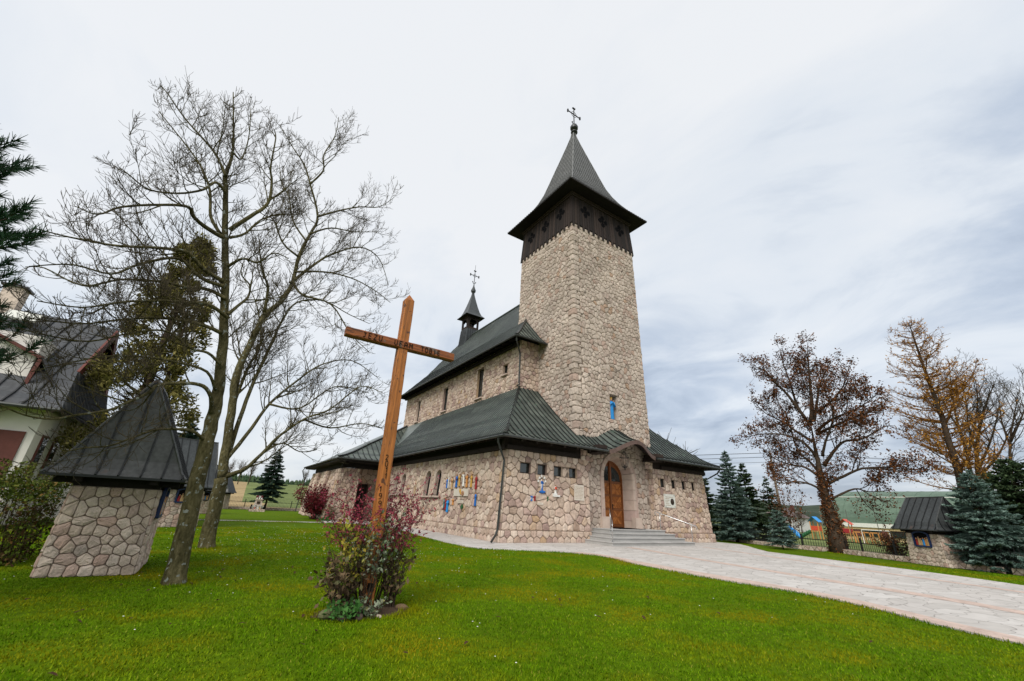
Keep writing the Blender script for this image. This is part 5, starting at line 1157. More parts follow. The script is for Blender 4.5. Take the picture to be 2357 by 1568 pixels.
# --- conifers in whorls
def spruce(name, label, x, y, z0, h, r, mt, seed, step=.30, tw_w=.07, trunk=.35, droop=.25, group=None, shape=.85, dens=1.0, nb=(6, 9), open_=0.0, trunk_r=None, tip=.55, lean=(0, 0)):
    o = empty(name, (x, y, z0), 0, label, 'conifer', group); rr = random.Random(seed); m = MB(); br = MB(); tr = MB()
    tr.tube([(0, 0, -.1), (lean[0]*.5, lean[1]*.5, h*.5), (lean[0], lean[1], h)], [trunk_r or h*.017, (trunk_r or h*.017)*.6, .012], 8); tr.build('trunk', SBARK, o, True)
    def brush(p, q, w):
        d = q-p; L_ = d.length
        if L_ < .02: return
        d.normalize(); rnd = rr.random()
        for _ in range(2):
            s = d.cross(rvec(rr)).normalized()*w*rr.uniform(.7, 1.2); mid = p+(q-p)*rr.uniform(.3, .5)
            m.add([p, mid+s, q, mid-s], [(0, 1, 2, 3)], 0, min(1, max(0, rnd+rr.uniform(-.12, .12))))
        for _ in range(2):
            c = p+(q-p)*rr.uniform(.2, .9); e = c+(d*.8+rvec(rr)*.9).normalized()*w*rr.uniform(1.2, 2.2); s = d.cross(rvec(rr)).normalized()*w*.35; m.add([c+s, e, c-s], [(0, 1, 2)], 0, min(1, rnd+.15))
    z = trunk
    while z < h-.1:
        f = (z-trunk)/(h-trunk); L0 = r*((1-f)**shape)*(1 if f > .06 else .8); k = rr.randint(*nb); a0 = rr.random()*6.28
        for b in range(k):
            if rr.random() < open_: continue
            a = a0+6.28*b/k+rr.uniform(-.3, .3); L_ = L0*rr.uniform(.72, 1.12)+.06; el = .35*f-.05+rr.uniform(-.12, .12); n = 6
            p = Vector((lean[0]*z/h, lean[1]*z/h, z+rr.uniform(-.5, .5)*step)); pts = [p]; hd = Vector((math.cos(a), math.sin(a), 0))
            for i in range(n):
                t = i/n; s = el-droop*math.sin(math.pi*t*.8)+tip*.5*t*t; pts.append(pts[-1]+(hd*math.cos(s)+Vector((0, 0, math.sin(s))))*L_/n)
            if L_ > .25: br.tube(pts, [max(.004, .02*L_*(1-i/n)+.004) for i in range(n+1)], 4, 0, .5, cap=False)
            sd = hd.cross(Vector((0, 0, 1)))
            nt = max(4, int(L_/.085*dens))
            for i in range(nt):
                t = (i+rr.random())/nt; t = .12+.88*t; k2 = min(n-1, int(t*n)); c = pts[k2]+(pts[k2+1]-pts[k2])*(t*n-k2); ax = (pts[k2+1]-pts[k2]).normalized()
                for s in (-1, 1):
                    l2 = (.36*L_*(1-t)+.10*min(1, L_+.3)+.04)*rr.uniform(.7, 1.15); d = (ax*.75+sd*s*rr.uniform(.5, .95)+Vector((0, 0, rr.uniform(-.35, .12)))).normalized(); e = c+d*l2; brush(c, e, tw_w*rr.uniform(.7, 1.1))
                    if l2 > .3:
                        for tt in (.4, .7): c3 = c+(e-c)*tt; brush(c3, c3+(d*.8+sd*s*-.2+ax*.5+rvec(rr)*.3).normalized()*l2*.4, tw_w*.8)
            brush(pts[-2], pts[-1]+(pts[-1]-pts[-2]).normalized()*.06, tw_w)
        z += step*rr.uniform(.75, 1.2)*(1-.35*f)
    brush(Vector((lean[0], lean[1], h-.3)), Vector((lean[0], lean[1], h+.12)), tw_w)
    c = m.build('crown', mt, o)
    if br.v: br.build('branches', SBARK, c)
    return o
T1 = [[[[-0.26,11.15,0.0],[-0.35,11.19,0.91],[-0.42,11.22,1.86],[-0.47,11.24,2.75],[-0.52,11.27,3.51],[-0.62,11.29,4.21],[-0.83,11.31,5.25],[-1.11,11.33,6.46],[-1.46,11.35,7.74],[-1.75,11.37,8.91],[-1.89,11.39,9.43],[-1.95,11.41,10.28],[-2.18,11.43,11.22],[-2.45,11.45,12.25]],0.19,0.012],[[[-1.38,11.15,7.79],[-1.05,11.01,8.28],[-0.78,10.9,8.78],[-0.85,10.81,9.38],[-0.97,10.72,9.76],[-1.07,10.63,10.65],[-1.18,10.55,10.86]],0.06,0.009],[[[-1.85,11.15,9.26],[-2.08,11.27,9.68],[-2.35,11.36,10.05],[-2.79,11.44,10.44],[-3.18,11.51,10.79],[-3.72,11.58,11.38],[-3.94,11.65,11.57]],0.04,0.009],[[[-1.43,11.15,7.54],[-1.78,10.94,7.53],[-2.07,10.78,7.63],[-2.2,10.64,7.75],[-2.64,10.51,7.49],[-3.14,10.39,7.09],[-3.36,10.27,6.71],[-3.64,10.15,6.68]],0.06,0.009],[[[-1.53,11.15,7.61],[-1.85,11.29,8.07],[-2.09,11.4,8.87],[-2.45,11.49,9.5],[-2.87,11.58,9.98],[-3.28,11.67,10.39],[-3.74,11.75,10.84]],0.045,0.009],[[[-1.72,11.15,8.77],[-1.94,10.94,8.85],[-2.1,10.78,8.41],[-2.45,10.63,8.0],[-2.89,10.5,7.77],[-3.27,10.37,7.89],[-3.41,10.25,7.91]],0.04,0.009],[[[-1.13,11.15,6.39],[-1.56,10.88,6.46],[-1.89,10.67,6.64],[-2.34,10.49,6.47],[-2.86,10.32,6.2],[-3.22,10.16,6.06],[-3.55,10.0,5.95],[-3.87,9.85,5.88]],0.055,0.009],[[[-1.06,11.15,6.26],[-1.55,10.98,6.26],[-2.04,10.86,6.52],[-2.58,10.75,6.1],[-2.89,10.64,5.69],[-3.43,10.55,5.65],[-3.91,10.45,5.37]],0.05,0.009],[[[-0.96,11.15,5.98],[-1.41,11.28,6.14],[-1.77,11.37,6.1],[-2.31,11.45,6.1],[-2.95,11.53,5.95],[-3.49,11.61,5.64],[-4.16,11.68,5.85],[-4.44,11.75,5.8]],0.05,0.009],[[[-0.82,11.15,5.52],[-1.21,10.77,5.59],[-1.54,10.49,5.42],[-1.95,10.23,5.22],[-2.42,9.99,4.93],[-2.81,9.77,4.61],[-3.29,9.55,4.49]],0.05,0.009],[[[-0.83,11.15,5.12],[-1.31,10.9,5.14],[-1.93,10.72,5.02],[-2.44,10.55,4.76],[-2.89,10.4,4.49],[-3.56,10.25,4.35]],0.05,0.009],[[[-0.85,11.15,5.61],[-0.73,11.37,5.94],[-0.59,11.53,6.32],[-0.64,11.68,6.71],[-0.91,11.82,7.02],[-0.95,11.95,7.54]],0.045,0.009],[[[-1.32,11.15,7.59],[-1.08,11.38,7.95],[-0.87,11.55,8.59],[-0.54,11.71,9.05],[-0.09,11.85,9.37]],0.04,0.009],[[[-1.16,11.15,6.81],[-0.9,10.89,7.0],[-0.56,10.69,6.93],[-0.31,10.51,7.21],[0.03,10.35,7.1]],0.04,0.009],[[[-1.91,11.15,10.08],[-1.7,11.27,10.05],[-1.73,11.37,10.89],[-1.95,11.45,12.01]],0.03,0.009],[[[-0.56,11.15,3.29],[-0.63,10.92,3.58],[-0.82,10.74,3.76],[-1.09,10.58,3.73],[-1.48,10.44,3.59],[-1.59,10.3,3.36],[-1.79,10.16,3.13],[-1.97,10.04,2.94],[-2.31,9.91,2.78],[-2.55,9.79,2.66],[-2.82,9.67,2.66],[-3.09,9.55,2.76]],0.05,0.009],[[[-0.54,11.15,2.72],[-0.77,10.9,2.84],[-1.07,10.71,2.81],[-1.33,10.54,2.73],[-1.62,10.38,2.5],[-1.82,10.23,2.35],[-2.1,10.09,2.27],[-2.31,9.95,2.15]],0.035,0.009],[[[-0.67,11.15,4.39],[-0.95,10.94,4.54],[-1.23,10.78,4.52],[-1.73,10.64,4.75],[-2.25,10.51,4.5],[-2.69,10.39,4.18],[-3.16,10.27,4.12],[-3.52,10.15,4.12]],0.035,0.009],[[[-0.61,11.15,3.8],[-0.84,10.82,4.09],[-1.33,10.57,4.12],[-1.9,10.35,4.06],[-2.37,10.14,3.88],[-2.75,9.94,3.6],[-3.01,9.75,3.36]],0.035,0.009]]
T2 = [[[[0.14,17.9,-0.0],[0.09,17.9,0.6],[0.07,17.9,1.07],[-0.01,17.9,2.17]],0.25,0.2],[[[-0.01,17.9,2.17],[-0.16,17.96,3.33],[-0.35,18.01,4.71],[-0.51,18.05,5.85],[-0.37,18.08,7.14],[-0.2,18.12,8.36],[0.23,18.15,9.21],[0.44,18.19,10.22],[0.39,18.22,11.48],[0.58,18.25,12.81],[0.69,18.28,13.86],[0.02,18.31,15.45],[-0.44,18.34,16.4],[-1.09,18.37,17.1],[-1.89,18.4,18.08]],0.16,0.015],[[[0.67,17.9,13.6],[1.48,18.23,14.56],[2.39,18.47,15.42],[3.33,18.69,16.05],[4.05,18.9,17.22]],0.055,0.012],[[[0.02,17.9,15.14],[0.38,17.64,15.96],[0.21,17.44,16.64],[0.44,17.26,17.86],[0.37,17.1,18.93]],0.05,0.012],[[[-0.24,17.9,8.44],[-0.34,17.57,9.3],[-0.54,17.33,9.64],[-0.88,17.11,10.28],[-1.1,16.9,10.97]],0.07,0.012],[[[0.38,17.9,9.98],[1.0,18.31,11.28],[1.66,18.62,12.33],[2.87,18.9,13.43],[3.94,19.15,13.33],[4.72,19.4,12.13]],0.075,0.012],[[[-0.04,17.9,2.52],[-0.0,18.13,3.91],[0.06,18.3,5.34],[0.32,18.45,7.44],[0.45,18.59,8.47],[0.81,18.72,9.55],[1.84,18.85,10.04],[3.03,18.98,9.78],[4.08,19.1,9.63]],0.09,0.012],[[[0.05,17.9,2.2],[0.38,17.62,2.36],[0.61,17.41,2.51],[0.95,17.22,3.02],[1.29,17.04,3.61],[1.97,16.87,4.34],[2.76,16.71,4.82],[3.67,16.55,5.85],[4.52,16.4,5.72]],0.09,0.012],[[[-0.04,17.9,2.74],[0.46,18.04,3.96],[0.81,18.15,4.94],[1.5,18.24,5.96],[2.31,18.33,6.92],[3.5,18.42,7.41],[4.78,18.5,6.89]],0.075,0.012],[[[-0.06,17.9,2.59],[-0.3,18.31,4.29],[-0.22,18.62,6.23],[-0.05,18.9,7.46],[-0.62,19.15,9.19],[-1.37,19.4,10.3]],0.07,0.012],[[[0.43,17.9,10.09],[0.89,17.5,9.44],[2.0,17.21,9.24],[2.94,16.95,8.09],[3.79,16.7,7.38]],0.06,0.012],[[[0.38,17.9,11.31],[-0.3,17.64,11.55],[-0.87,17.44,12.35],[-1.15,17.26,12.29],[-1.59,17.1,12.35]],0.05,0.012],[[[0.57,17.9,12.6],[1.35,18.23,13.48],[2.39,18.48,13.9],[3.58,18.7,14.58]],0.05,0.012],[[[0.4,17.9,10.55],[1.44,17.57,10.79],[2.52,17.33,10.79],[3.53,17.11,10.46],[4.33,16.9,9.97]],0.05,0.012],[[[0.5,17.9,12.16],[-0.22,18.23,13.16],[-0.63,18.47,14.42],[-1.11,18.69,15.22],[-1.41,18.9,16.26]],0.045,0.012],[[[0.99,17.9,3.07],[1.58,18.15,3.55],[2.26,18.33,3.32],[2.89,18.5,3.48]],0.04,0.012],[[[2.09,17.9,4.51],[3.14,18.11,4.34],[4.33,18.26,4.71],[5.32,18.4,4.68]],0.045,0.012],[[[0.79,17.9,4.89],[1.82,17.57,4.84],[2.84,17.32,5.85],[4.18,17.1,5.79]],0.045,0.012]]
BEECH = [[[[33.04,12.27,0.93],[33.03,12.28,2.13],[33.01,12.34,3.33],[33.01,12.34,4.68],[33.02,12.31,5.88],[33.03,12.29,7.03],[33.05,12.23,8.01]],0.42,0.012],[[[33.05,12.23,8.01],[33.17,12.55,8.48],[33.21,12.9,9.58],[33.31,13.07,11.37],[33.37,13.29,13.03],[33.51,13.3,14.13]],0.14,0.012],[[[33.07,12.2,8.21],[33.04,11.9,9.38],[33.01,11.69,11.0],[33.0,11.46,12.57],[32.97,11.3,13.51]],0.16,0.012],[[[32.97,12.47,8.43],[32.41,13.01,10.09],[31.94,13.57,11.2],[31.57,13.93,12.1],[31.16,14.45,12.13]],0.12,0.012],[[[33.12,12.04,8.2],[33.57,11.79,9.45],[33.96,11.45,10.93],[34.34,11.06,11.78],[34.72,10.64,12.75]],0.12,0.012],[[[33.13,12.02,7.5],[33.19,11.23,8.1],[33.28,10.53,8.4],[33.42,9.72,8.68],[33.58,8.9,9.14],[33.64,8.38,9.53]],0.12,0.012],[[[33.12,12.05,7.31],[33.87,11.19,7.89],[34.56,10.16,8.44],[35.13,9.39,8.81],[35.74,8.45,9.64]],0.11,0.012],[[[33.0,12.36,6.84],[33.1,13.24,7.64],[33.12,14.04,8.47],[33.01,15.07,9.25],[32.96,15.9,10.51]],0.11,0.012],[[[33.02,12.33,5.79],[32.44,12.75,6.81],[31.79,13.64,7.31],[31.1,14.75,7.35],[30.52,15.6,7.16]],0.11,0.012],[[[33.12,12.06,5.22],[33.0,11.36,6.0],[33.01,10.58,6.67],[33.12,9.6,6.76],[33.29,8.49,7.38],[33.27,7.93,7.39]],0.13,0.012],[[[33.12,12.05,4.14],[33.29,11.14,4.57],[33.5,10.2,4.99],[33.77,9.18,5.05],[34.01,8.23,5.03],[34.19,7.47,4.6]],0.11,0.012],[[[32.99,12.41,4.5],[33.06,13.16,5.18],[32.98,14.08,5.41],[32.9,14.92,5.85],[32.93,15.42,6.5]],0.1,0.012],[[[33.03,12.29,3.6],[32.42,12.79,4.01],[31.88,13.39,4.17],[31.35,14.06,4.05],[30.91,14.54,4.31]],0.09,0.012],[[[33.11,12.09,3.16],[33.96,10.99,3.82],[34.49,10.45,3.68],[35.13,9.52,3.79]],0.08,0.012],[[[33.22,11.79,8.78],[33.26,10.6,9.59],[33.25,9.83,10.44],[33.16,9.36,11.32]],0.1,0.012],[[[33.01,12.34,4.68],[33.34,12.87,5.48],[33.46,13.61,6.52],[33.68,13.96,9.19],[33.73,14.71,10.21]],0.1,0.012],[[[33.13,12.02,5.87],[32.79,11.53,6.73],[32.73,10.63,8.52],[32.35,10.71,9.84],[32.12,10.45,11.05]],0.1,0.012]]
LARCH = [[[[37.98,6.84,3.53],[38.01,6.67,5.3],[38.01,6.65,6.89],[38.02,6.56,8.54],[38.02,6.58,10.09],[38.02,6.59,11.5],[38.02,6.59,12.97],[38.02,6.57,14.27],[38.02,6.56,15.27]],0.22,0.012],[[[38.03,6.51,7.98],[38.43,5.81,9.44],[38.73,5.23,10.35],[39.01,4.61,11.15],[39.25,4.23,12.1]],0.07,0.012]]
BARE0 = [[[[43.93,7.26,4.68],[43.97,6.97,7.03],[43.99,6.88,9.09],[44.03,6.63,11.23],[44.1,6.18,13.65]],0.15,0.012],[[[43.97,7.0,6.63],[43.77,6.1,8.54],[43.63,5.41,10.49],[43.45,5.12,12.0]],0.1,0.012],[[[43.99,6.89,8.46],[44.27,7.2,9.83],[44.51,7.32,11.46],[44.76,7.12,13.1]],0.08,0.012],[[[43.95,7.13,5.84],[44.09,7.59,7.3],[44.15,8.17,8.42],[44.2,8.81,9.17]],0.08,0.012],[[[43.94,7.16,5.45],[43.57,7.98,6.25],[43.27,8.7,7.09],[43.01,9.26,8.18]],0.08,0.012]]
BARE1 = [[[[44.81,7.08,4.74],[44.87,6.55,7.2],[44.99,5.57,9.69],[45.08,4.85,11.08],[45.13,4.43,11.87]],0.16,0.012],[[[44.86,6.64,6.7],[44.63,6.5,8.71],[44.48,6.19,10.35],[44.36,5.78,12.69]],0.1,0.012],[[[44.83,6.86,5.71],[45.3,5.81,7.69],[45.64,5.02,9.5],[45.93,4.47,11.16]],0.1,0.012],[[[44.82,6.96,5.22],[44.65,5.65,6.61],[44.5,4.81,7.89],[44.42,3.64,9.9]],0.1,0.012]]
BARE2 = [[[[42.9,5.24,4.32],[42.92,5.06,5.65],[42.96,4.57,7.47],[43.03,3.93,9.12],[43.08,3.33,10.6]],0.13,0.012],[[[42.95,4.71,6.83],[43.3,4.67,8.69],[43.59,4.37,10.7]],0.08,0.012],[[[42.96,4.62,7.29],[42.72,3.54,9.02],[42.54,2.78,10.78]],0.08,0.012],[[[42.9,5.18,4.76],[43.1,5.75,5.33],[43.27,5.87,6.48],[43.44,5.9,7.47]],0.07,0.012]]
bare_tree('bare_tree', 'nearer bare tree with a leaning grey lichened trunk and long limbs sweeping left', T1, 1, dens=1.15, scale=.8, l1=(.8, 2.3), trunk_start=.45, group='bare trees on the lawn', twig_r=.0042, lift=.6)
bare_tree('bare_tree', 'farther bare tree with a mossy brown trunk that forks low into heavy stems', T2, 2, dens=1.2, scale=1.15, l1=(.8, 2.2), trunk_start=2, t0=.22, group='bare trees on the lawn', twig_r=.006, lift=.6)
bare_tree('beech_tree', 'big spreading tree still carrying withered brown leaves, behind the low wall of the fence', BEECH, 3, dens=1.3, scale=1.6, l1=(.7, 1.55), trunk_start=.40, leaves=(23000, .145), lmat=BEECHL, mats=(SBARK, SBARK), twig_r=.008, levels=4, lift=.45)
for i, (B_, lb) in enumerate(((BARE0, 'bare tree with upright stems just right of the orange larch trunk'), (BARE1, 'bare many stemmed tree between the larch and the picture edge'), (BARE2, 'bare tree at the right edge behind the dark conifer'))):
    bare_tree('bare_tree', lb, B_, 20+i, dens=1.0, scale=1.7, l1=(.8, 2.0), trunk_start=.2, mats=(SBARK, TWIG), group='bare trees beyond the right fence', twig_r=.008, levels=4, base_z=-.2)
# climbing leaves on the beech trunk
m = MB(); rr = random.Random(77)
for k in range(1900):
    z = rr.uniform(.05, 4.9)**1.0; a = rr.uniform(0, 6.28); r_ = .40-.035*z+rr.uniform(0, .14)*(1.2-.1*z); p = Vector((33.04+math.cos(a)*r_, 12.3+math.sin(a)*r_, z)); leaf_quad(m, p, .17*rr.uniform(.6, 1.2), rr)
o = m.build('climbing_plant', BEECHL, offset=(33.04, 12.3, 0)); o.location = (33.04, 12.3, 0); tag(o, 'withered brown leaved creeper clinging to the big tree trunk by the fence', 'climbing plant')
# larch
def larch(label, limbs, seed):
    p0 = limbs[0][0][0]; o = empty('larch_tree', (p0[0], p0[1], -.2), 0, label, 'tree'); rr = random.Random(seed); tr = MB(); br = MB(); nd = MB()
    for li, (pts, r0, r1) in enumerate(limbs):
        q = smooth_pts(pts, 8); 
        if li == 0: q = [Vector((q[0].x-.02, q[0].y+.35, -.4))]+q
        n = len(q); rad = [max(.02, r0*(1-i/(n-1)*.92)) for i in range(n)]; (tr if li == 0 else br).tube(q, rad, 9, 0, .5)
        for i in range(4 if li == 0 else 6, n):
            f = i/(n-1); 
            for _ in range(3 if li == 0 else 3):
                a = rr.uniform(0, 6.28); L_ = (3.9*(1-f)**.8*(1 if f > .3 else .75)+.45)*rr.uniform(.5, 1.15) if li == 0 else rr.uniform(.4, 1.1)*(1.2-f); c = q[i]+(q[i-1]-q[i])*rr.random(); d = Vector((math.cos(a), math.sin(a), rr.uniform(-.1, .25)))
                ps, rs_ = grow(br, c, d, L_, .012+.012*L_, rr, .55, .13, 7, 4, rmin=.010)
                nt = int(L_/.13)
                for _ in range(nt):
                    j = rr.randint(1, 6); c2 = ps[j]+(ps[j+1]-ps[j])*rr.random(); d2 = side_dir(ps[j+1]-ps[j], rr, rr.uniform(.6, 1.1)); l2 = rr.uniform(.15, .55)*(.5+.25*L_); q2, _r = grow(br, c2, d2, l2, .012, rr, .3, .2, 3, 3, rmin=.008)
                    if rr.random() < (.85 if f < .62 else .45):
                        for _ in range(4): leaf_quad(nd, q2[rr.randint(0, 3)]+rvec(rr)*.04, rr.uniform(.10, .22), rr, d=(d2+rvec(rr)*.9).normalized(), asp=.30)
    world_child(tr, 'trunk', SBARK, o, True); c = world_child(br, 'crown', LBARK, o, True); nd.build('needles', LARCHN, c, offset=o.location)
    return o
LBARK = mat('larch_twig_bark', [(0, (.14, .068, .026)), (1, (.23, .115, .038))], rough=.9, var=(2, .3), bump=None, attr=False, spec=.1)
larch('tall leaning larch with orange autumn needles on the right', LARCH, 5)
# spruces and other conifers
spruce('blue_spruce', 'tall blue green spruce standing close to the right corner of the church', 34.6, 19.6, 0, 6.95, 2.0, BLUESPR, 1, group='blue spruces', droop=.2, step=.27)
spruce('blue_spruce', 'smallest blue spruce, thin and pointed, in front of the right hand fence', 31.3, 14.75, 0, 2.45, 1.12, BLUESPR, 2, step=.19, tw_w=.04, trunk=.35, group='blue spruces', nb=(6, 8))
spruce('blue_spruce', 'broad blue spruce right of the picture shrine', 30.0, 5.0, 0, 4.35, 2.1, BLUESPR, 3, step=.2, tw_w=.055, trunk=.15, group='blue spruces', shape=.8, dens=1.15, tip=.7)
spruce('blue_spruce', 'blue spruce with a bare lower trunk behind the flower monument at the back fence', 5.35, 63.0, 0, 7.45, 2.35, MIDSPR, 4, step=.36, tw_w=.085, trunk=1.5, group='blue spruces', droop=.35)
spruce('spruce_tree', 'dark green spruce behind the blue spruce by the church corner', 39.5, 20.9, -.1, 6.5, 2.1, DKSPR, 5, step=.32, tw_w=.08)
spruce('spruce_tree', 'dark spruce hidden between the church wall and the blue spruce', 37.6, 24.4, -.1, 7.2, 2.2, DKSPR, 6, step=.32, tw_w=.08)
spruce('spruce_tree', 'thin topped spruce with browning lower branches beside the utility pole', 46, 22.2, -.8, 6.6, 1.9, DKSPR, 7, step=.36, tw_w=.075, open_=.25)
spruce('spruce_tree', 'large dark conifer at the right picture edge behind the broad blue spruce', 34.5, 4.1, 0, 5.3, 2.9, DKSPR, 8, step=.26, tw_w=.075, trunk=.2, shape=.7)
spruce('spruce_tree', 'dark bushy conifer under the larch trunk', 38.2, 5.6, 0, 5.0, 2.6, DKSPR, 9, step=.28, tw_w=.08, trunk=.2, shape=.7)
spruce('spruce_tree', 'small round topped green conifer behind the second shrine', -2.6, 35.5, 0, 6.0, 1.6, MIDSPR, 10, step=.3, tw_w=.09, shape=.5)
# tall thinning conifer behind the nearer shrine
def thuja(label, x, y, h, r, seed, mt, N=15000):
    o = empty('tall_conifer', (x, y, 0), 0, label, 'conifer'); rr = random.Random(seed); tr = MB(); m = MB(); br = MB()
    tr.tube([(0, 0, -.1), (.1, 0, h*.5), (-.05, 0, h*.97)], [.34, .2, .03], 9); tr.tube([(.1, 0, 1.2), (.9, .1, h*.3), (.7, 0, h*.7)], [.2, .14, .03], 7); tr.build('trunk', SBARK, o, True)
    blobs = []
    for k in range(170):
        f = rr.random()**.85; z = .8+f*(h-.8); rad = r*(min(1, .55+2.2*f) if f < .25 else (1-f)**.62*1.12+.05); a = rr.uniform(0, 6.28); q = math.sqrt(rr.random()); p = Vector((math.cos(a)*rad*q, math.sin(a)*rad*q, z+.45*rad*q*.5)); blobs.append((p, rr.uniform(.35, .75)*(1.15-.5*f)))
        br.tube([(0, 0, z-.5), p*.6+Vector((0, 0, (z-.3)*.4)), p], [.035, .02, .008], 4, 0, .5, cap=False)
    for k in range(N):
        p, s = blobs[rr.randrange(len(blobs))]; v = rvec(rr)*s*rr.random()**.5; c = p+Vector((v.x, v.y, v.z*1.15)); d = (Vector((p.x, p.y, 0)).normalized()*.7+Vector((0, 0, .6))+rvec(rr)*.9).normalized(); leaf_quad(m, c, rr.uniform(.13, .30), rr, d=d, asp=.4)
    c = m.build('crown', mt, o); br.build('branches', SBARK, c)
thuja('tall olive green conifer with see through foliage behind the nearest shrine', -4.85, 30.0, 16.6, 2.6, 4, THUJA, 32000)
# pine at the left edge
def pine():
    x0, y0 = -6.05, 9.2; o = empty('pine_tree', (x0, y0, 0), 0, 'dark green long needled pine reaching in at the left picture edge', 'conifer'); rr = random.Random(8); tr = MB(); br = MB(); nd = MB()
    tr.tube([(0, 0, -.1), (0, 0, 4), (.05, 0, 6.5)], [.2, .14, .03], 9); tr.build('trunk', SBARK, o, True)
    def tuft(p, d, L_, n=46):
        for _ in range(n):
            c = p-d*L_*rr.random(); e = c+(d*.75+rvec(rr)*.62).normalized()*rr.uniform(.12, .2); s = (e-c).cross(rvec(rr)).normalized()*.008; r = rr.random(); nd.add([c-s, c+s, e+s*.3, e-s*.3], [(0, 1, 2, 3)], 0, r)
    z = 2.6
    while z < 6.1:
        f = (z-2.6)/6.0; L0 = 3.35-.44*(z-2.6)
        for b in range(7):
            a = rr.uniform(-1.5, 1.2); L_ = L0*rr.uniform(.7, 1.05); d = Vector((math.cos(a), math.sin(a), .15+.35*f)); ps, rs_ = grow(br, Vector((0, 0, z)), d, L_, .035, rr, .18, .1, 8, 5, rmin=.009)
            for j in range(2, 9):
                for s in range(2):
                    d2 = ((ps[j]-ps[j-1]).normalized()*.7+rvec(rr)*.55+Vector((0, 0, .45))).normalized(); l2 = rr.uniform(.2, .5); q2, _r = grow(br, ps[j], d2, l2, .009, rr, .5, .1, 2, 3, rmin=.006); tuft(q2[-1], (q2[-1]-q2[-2]).normalized(), .26)
            tuft(ps[-1], (ps[-1]-ps[-2]).normalized(), .35, 60)
        z += .42
    c = nd.build('needles', PINEN, o); br.build('branches', SBARK, c)
pine()
# hedge at the left: clipped top, browner leaves lower down, loose young shoots above
def hedge():
    o = empty('hedge', (-5.4, 15.2, 0), 0, 'clipped green privet hedge with long loose shoots at the left edge', 'hedge'); rr = random.Random(12); m = MB(); st_ = MB()
    def inside(): 
        while True:
            x, y, z = rr.uniform(-3.2, 2.3), rr.uniform(-1.1, 1.1), rr.uniform(.0, 1.78)
            e = max(abs(y)/1.1, (x/2.3 if x > 0 else 0), z/1.72)
            if e > .80+.0*rr.random() or rr.random() < .12: return x, y, z
    for k in range(15000):
        x, y, z = inside(); w = .06*math.sin(x*3.1+y)+.05*math.sin(x*7.3); rim = x > 1.7 or z < 1.15
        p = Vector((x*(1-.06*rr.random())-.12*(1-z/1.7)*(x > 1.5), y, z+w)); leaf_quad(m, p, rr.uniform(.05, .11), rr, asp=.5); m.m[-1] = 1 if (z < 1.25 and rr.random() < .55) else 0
    for k in range(260):
        x, y = rr.uniform(-3.2, 2.2), rr.uniform(-1.0, 1.0); hh = rr.uniform(.15, .42)+(.5*rr.random() if x < .6 else 0); q, _r = grow(st_, Vector((x, y, 1.55)), Vector((rr.uniform(-.25, .25), rr.uniform(-.25, .25), 1)), hh+.2, .006, rr, .5, .1, 5, 3, rmin=.003)
        for i in range(1, 6):
            for s in range(5): leaf_quad(m, q[i]+rvec(rr)*.02, rr.uniform(.05, .09), rr, d=(rvec(rr)+Vector((0, 0, .6))).normalized(), asp=.45); m.r[-1] = rr.uniform(.5, .95)
    for k in range(120):
        x, y = rr.uniform(-3, 2.1), rr.uniform(-.9, .9); grow(st_, Vector((x, y, 0)), Vector((rr.uniform(-.2, .2), rr.uniform(-.2, .2), 1)), 1.5, .015, rr, .3, .15, 5, 4)
    c = m.build('foliage', [HEDGEL, HEDGEB], o); st_.build('stems', SBARK, o)
hedge()
# shrubs
def shrub(name, label, x, y, h, r, seed, mt, N=2600, stems=40, cat='shrub', lsz=.05, spread=.5, zmin=.12, lift=.2, arch=.2, sm=None, tall=0):
    o = empty(name, (x, y, 0), 0, label, cat); rr = random.Random(seed); m = MB(); s = MB(); tips = []
    for k in range(stems):
        a = rr.uniform(0, 6.28); q0 = rr.random()**.5; d = Vector((math.cos(a)*spread*q0*1.3, math.sin(a)*spread*q0*1.3, 1)); b = Vector((math.cos(a)*r*.25*q0, math.sin(a)*r*.25*q0, 0)); L_ = h*rr.uniform(.7, 1.12)+(tall if rr.random() < .15 else 0)
        ps, rs_ = grow(s, b, d, L_, .010, rr, -arch, .10, 8, 4, rmin=.003)
        for j in range(2, 9):
            tips.append((ps[j], (ps[j]-ps[j-1]).normalized()))
            for _ in range(2):
                q2, _r = grow(s, ps[j], side_dir(ps[j]-ps[j-1], rr, rr.uniform(.5, 1.0)), h*rr.uniform(.10, .26), .004, rr, -arch*.3, .2, 3, 3, rmin=.002); tips += [(q2[i], (q2[i]-q2[i-1]).normalized()) for i in (1, 2, 3)]
    tips = [t for t in tips if t[0].z > zmin*h]
    for k in range(N):
        p, d = tips[rr.randrange(len(tips))]; leaf_quad(m, p+rvec(rr)*lsz*.5, lsz*rr.uniform(.6, 1.3), rr, d=(d*.5+rvec(rr)).normalized(), asp=.55)
    m.build('foliage', mt, o); s.build('stems', sm or SBARK, o); return o
shrub('barberry_shrub', 'rounded dark red barberry bush against the side porch of the church', 7.45, 41.6, 2.55, 1.5, 31, REDL, N=7500, stems=90, lsz=.14, spread=.5, zmin=.05, tall=.4)
shrub('dry_plant', 'brown withered plant at the foot of the side porch buttress', 8.1, 39.0, 1.0, .5, 32, DRYL, N=700, stems=25, lsz=.1)
shrub('ground_plant', 'low fresh green leafy plant in front of the dark red barberry', 7.75, 38.6, .32, .5, 33, FRESHL, N=500, stems=25, lsz=.12, spread=1.2)
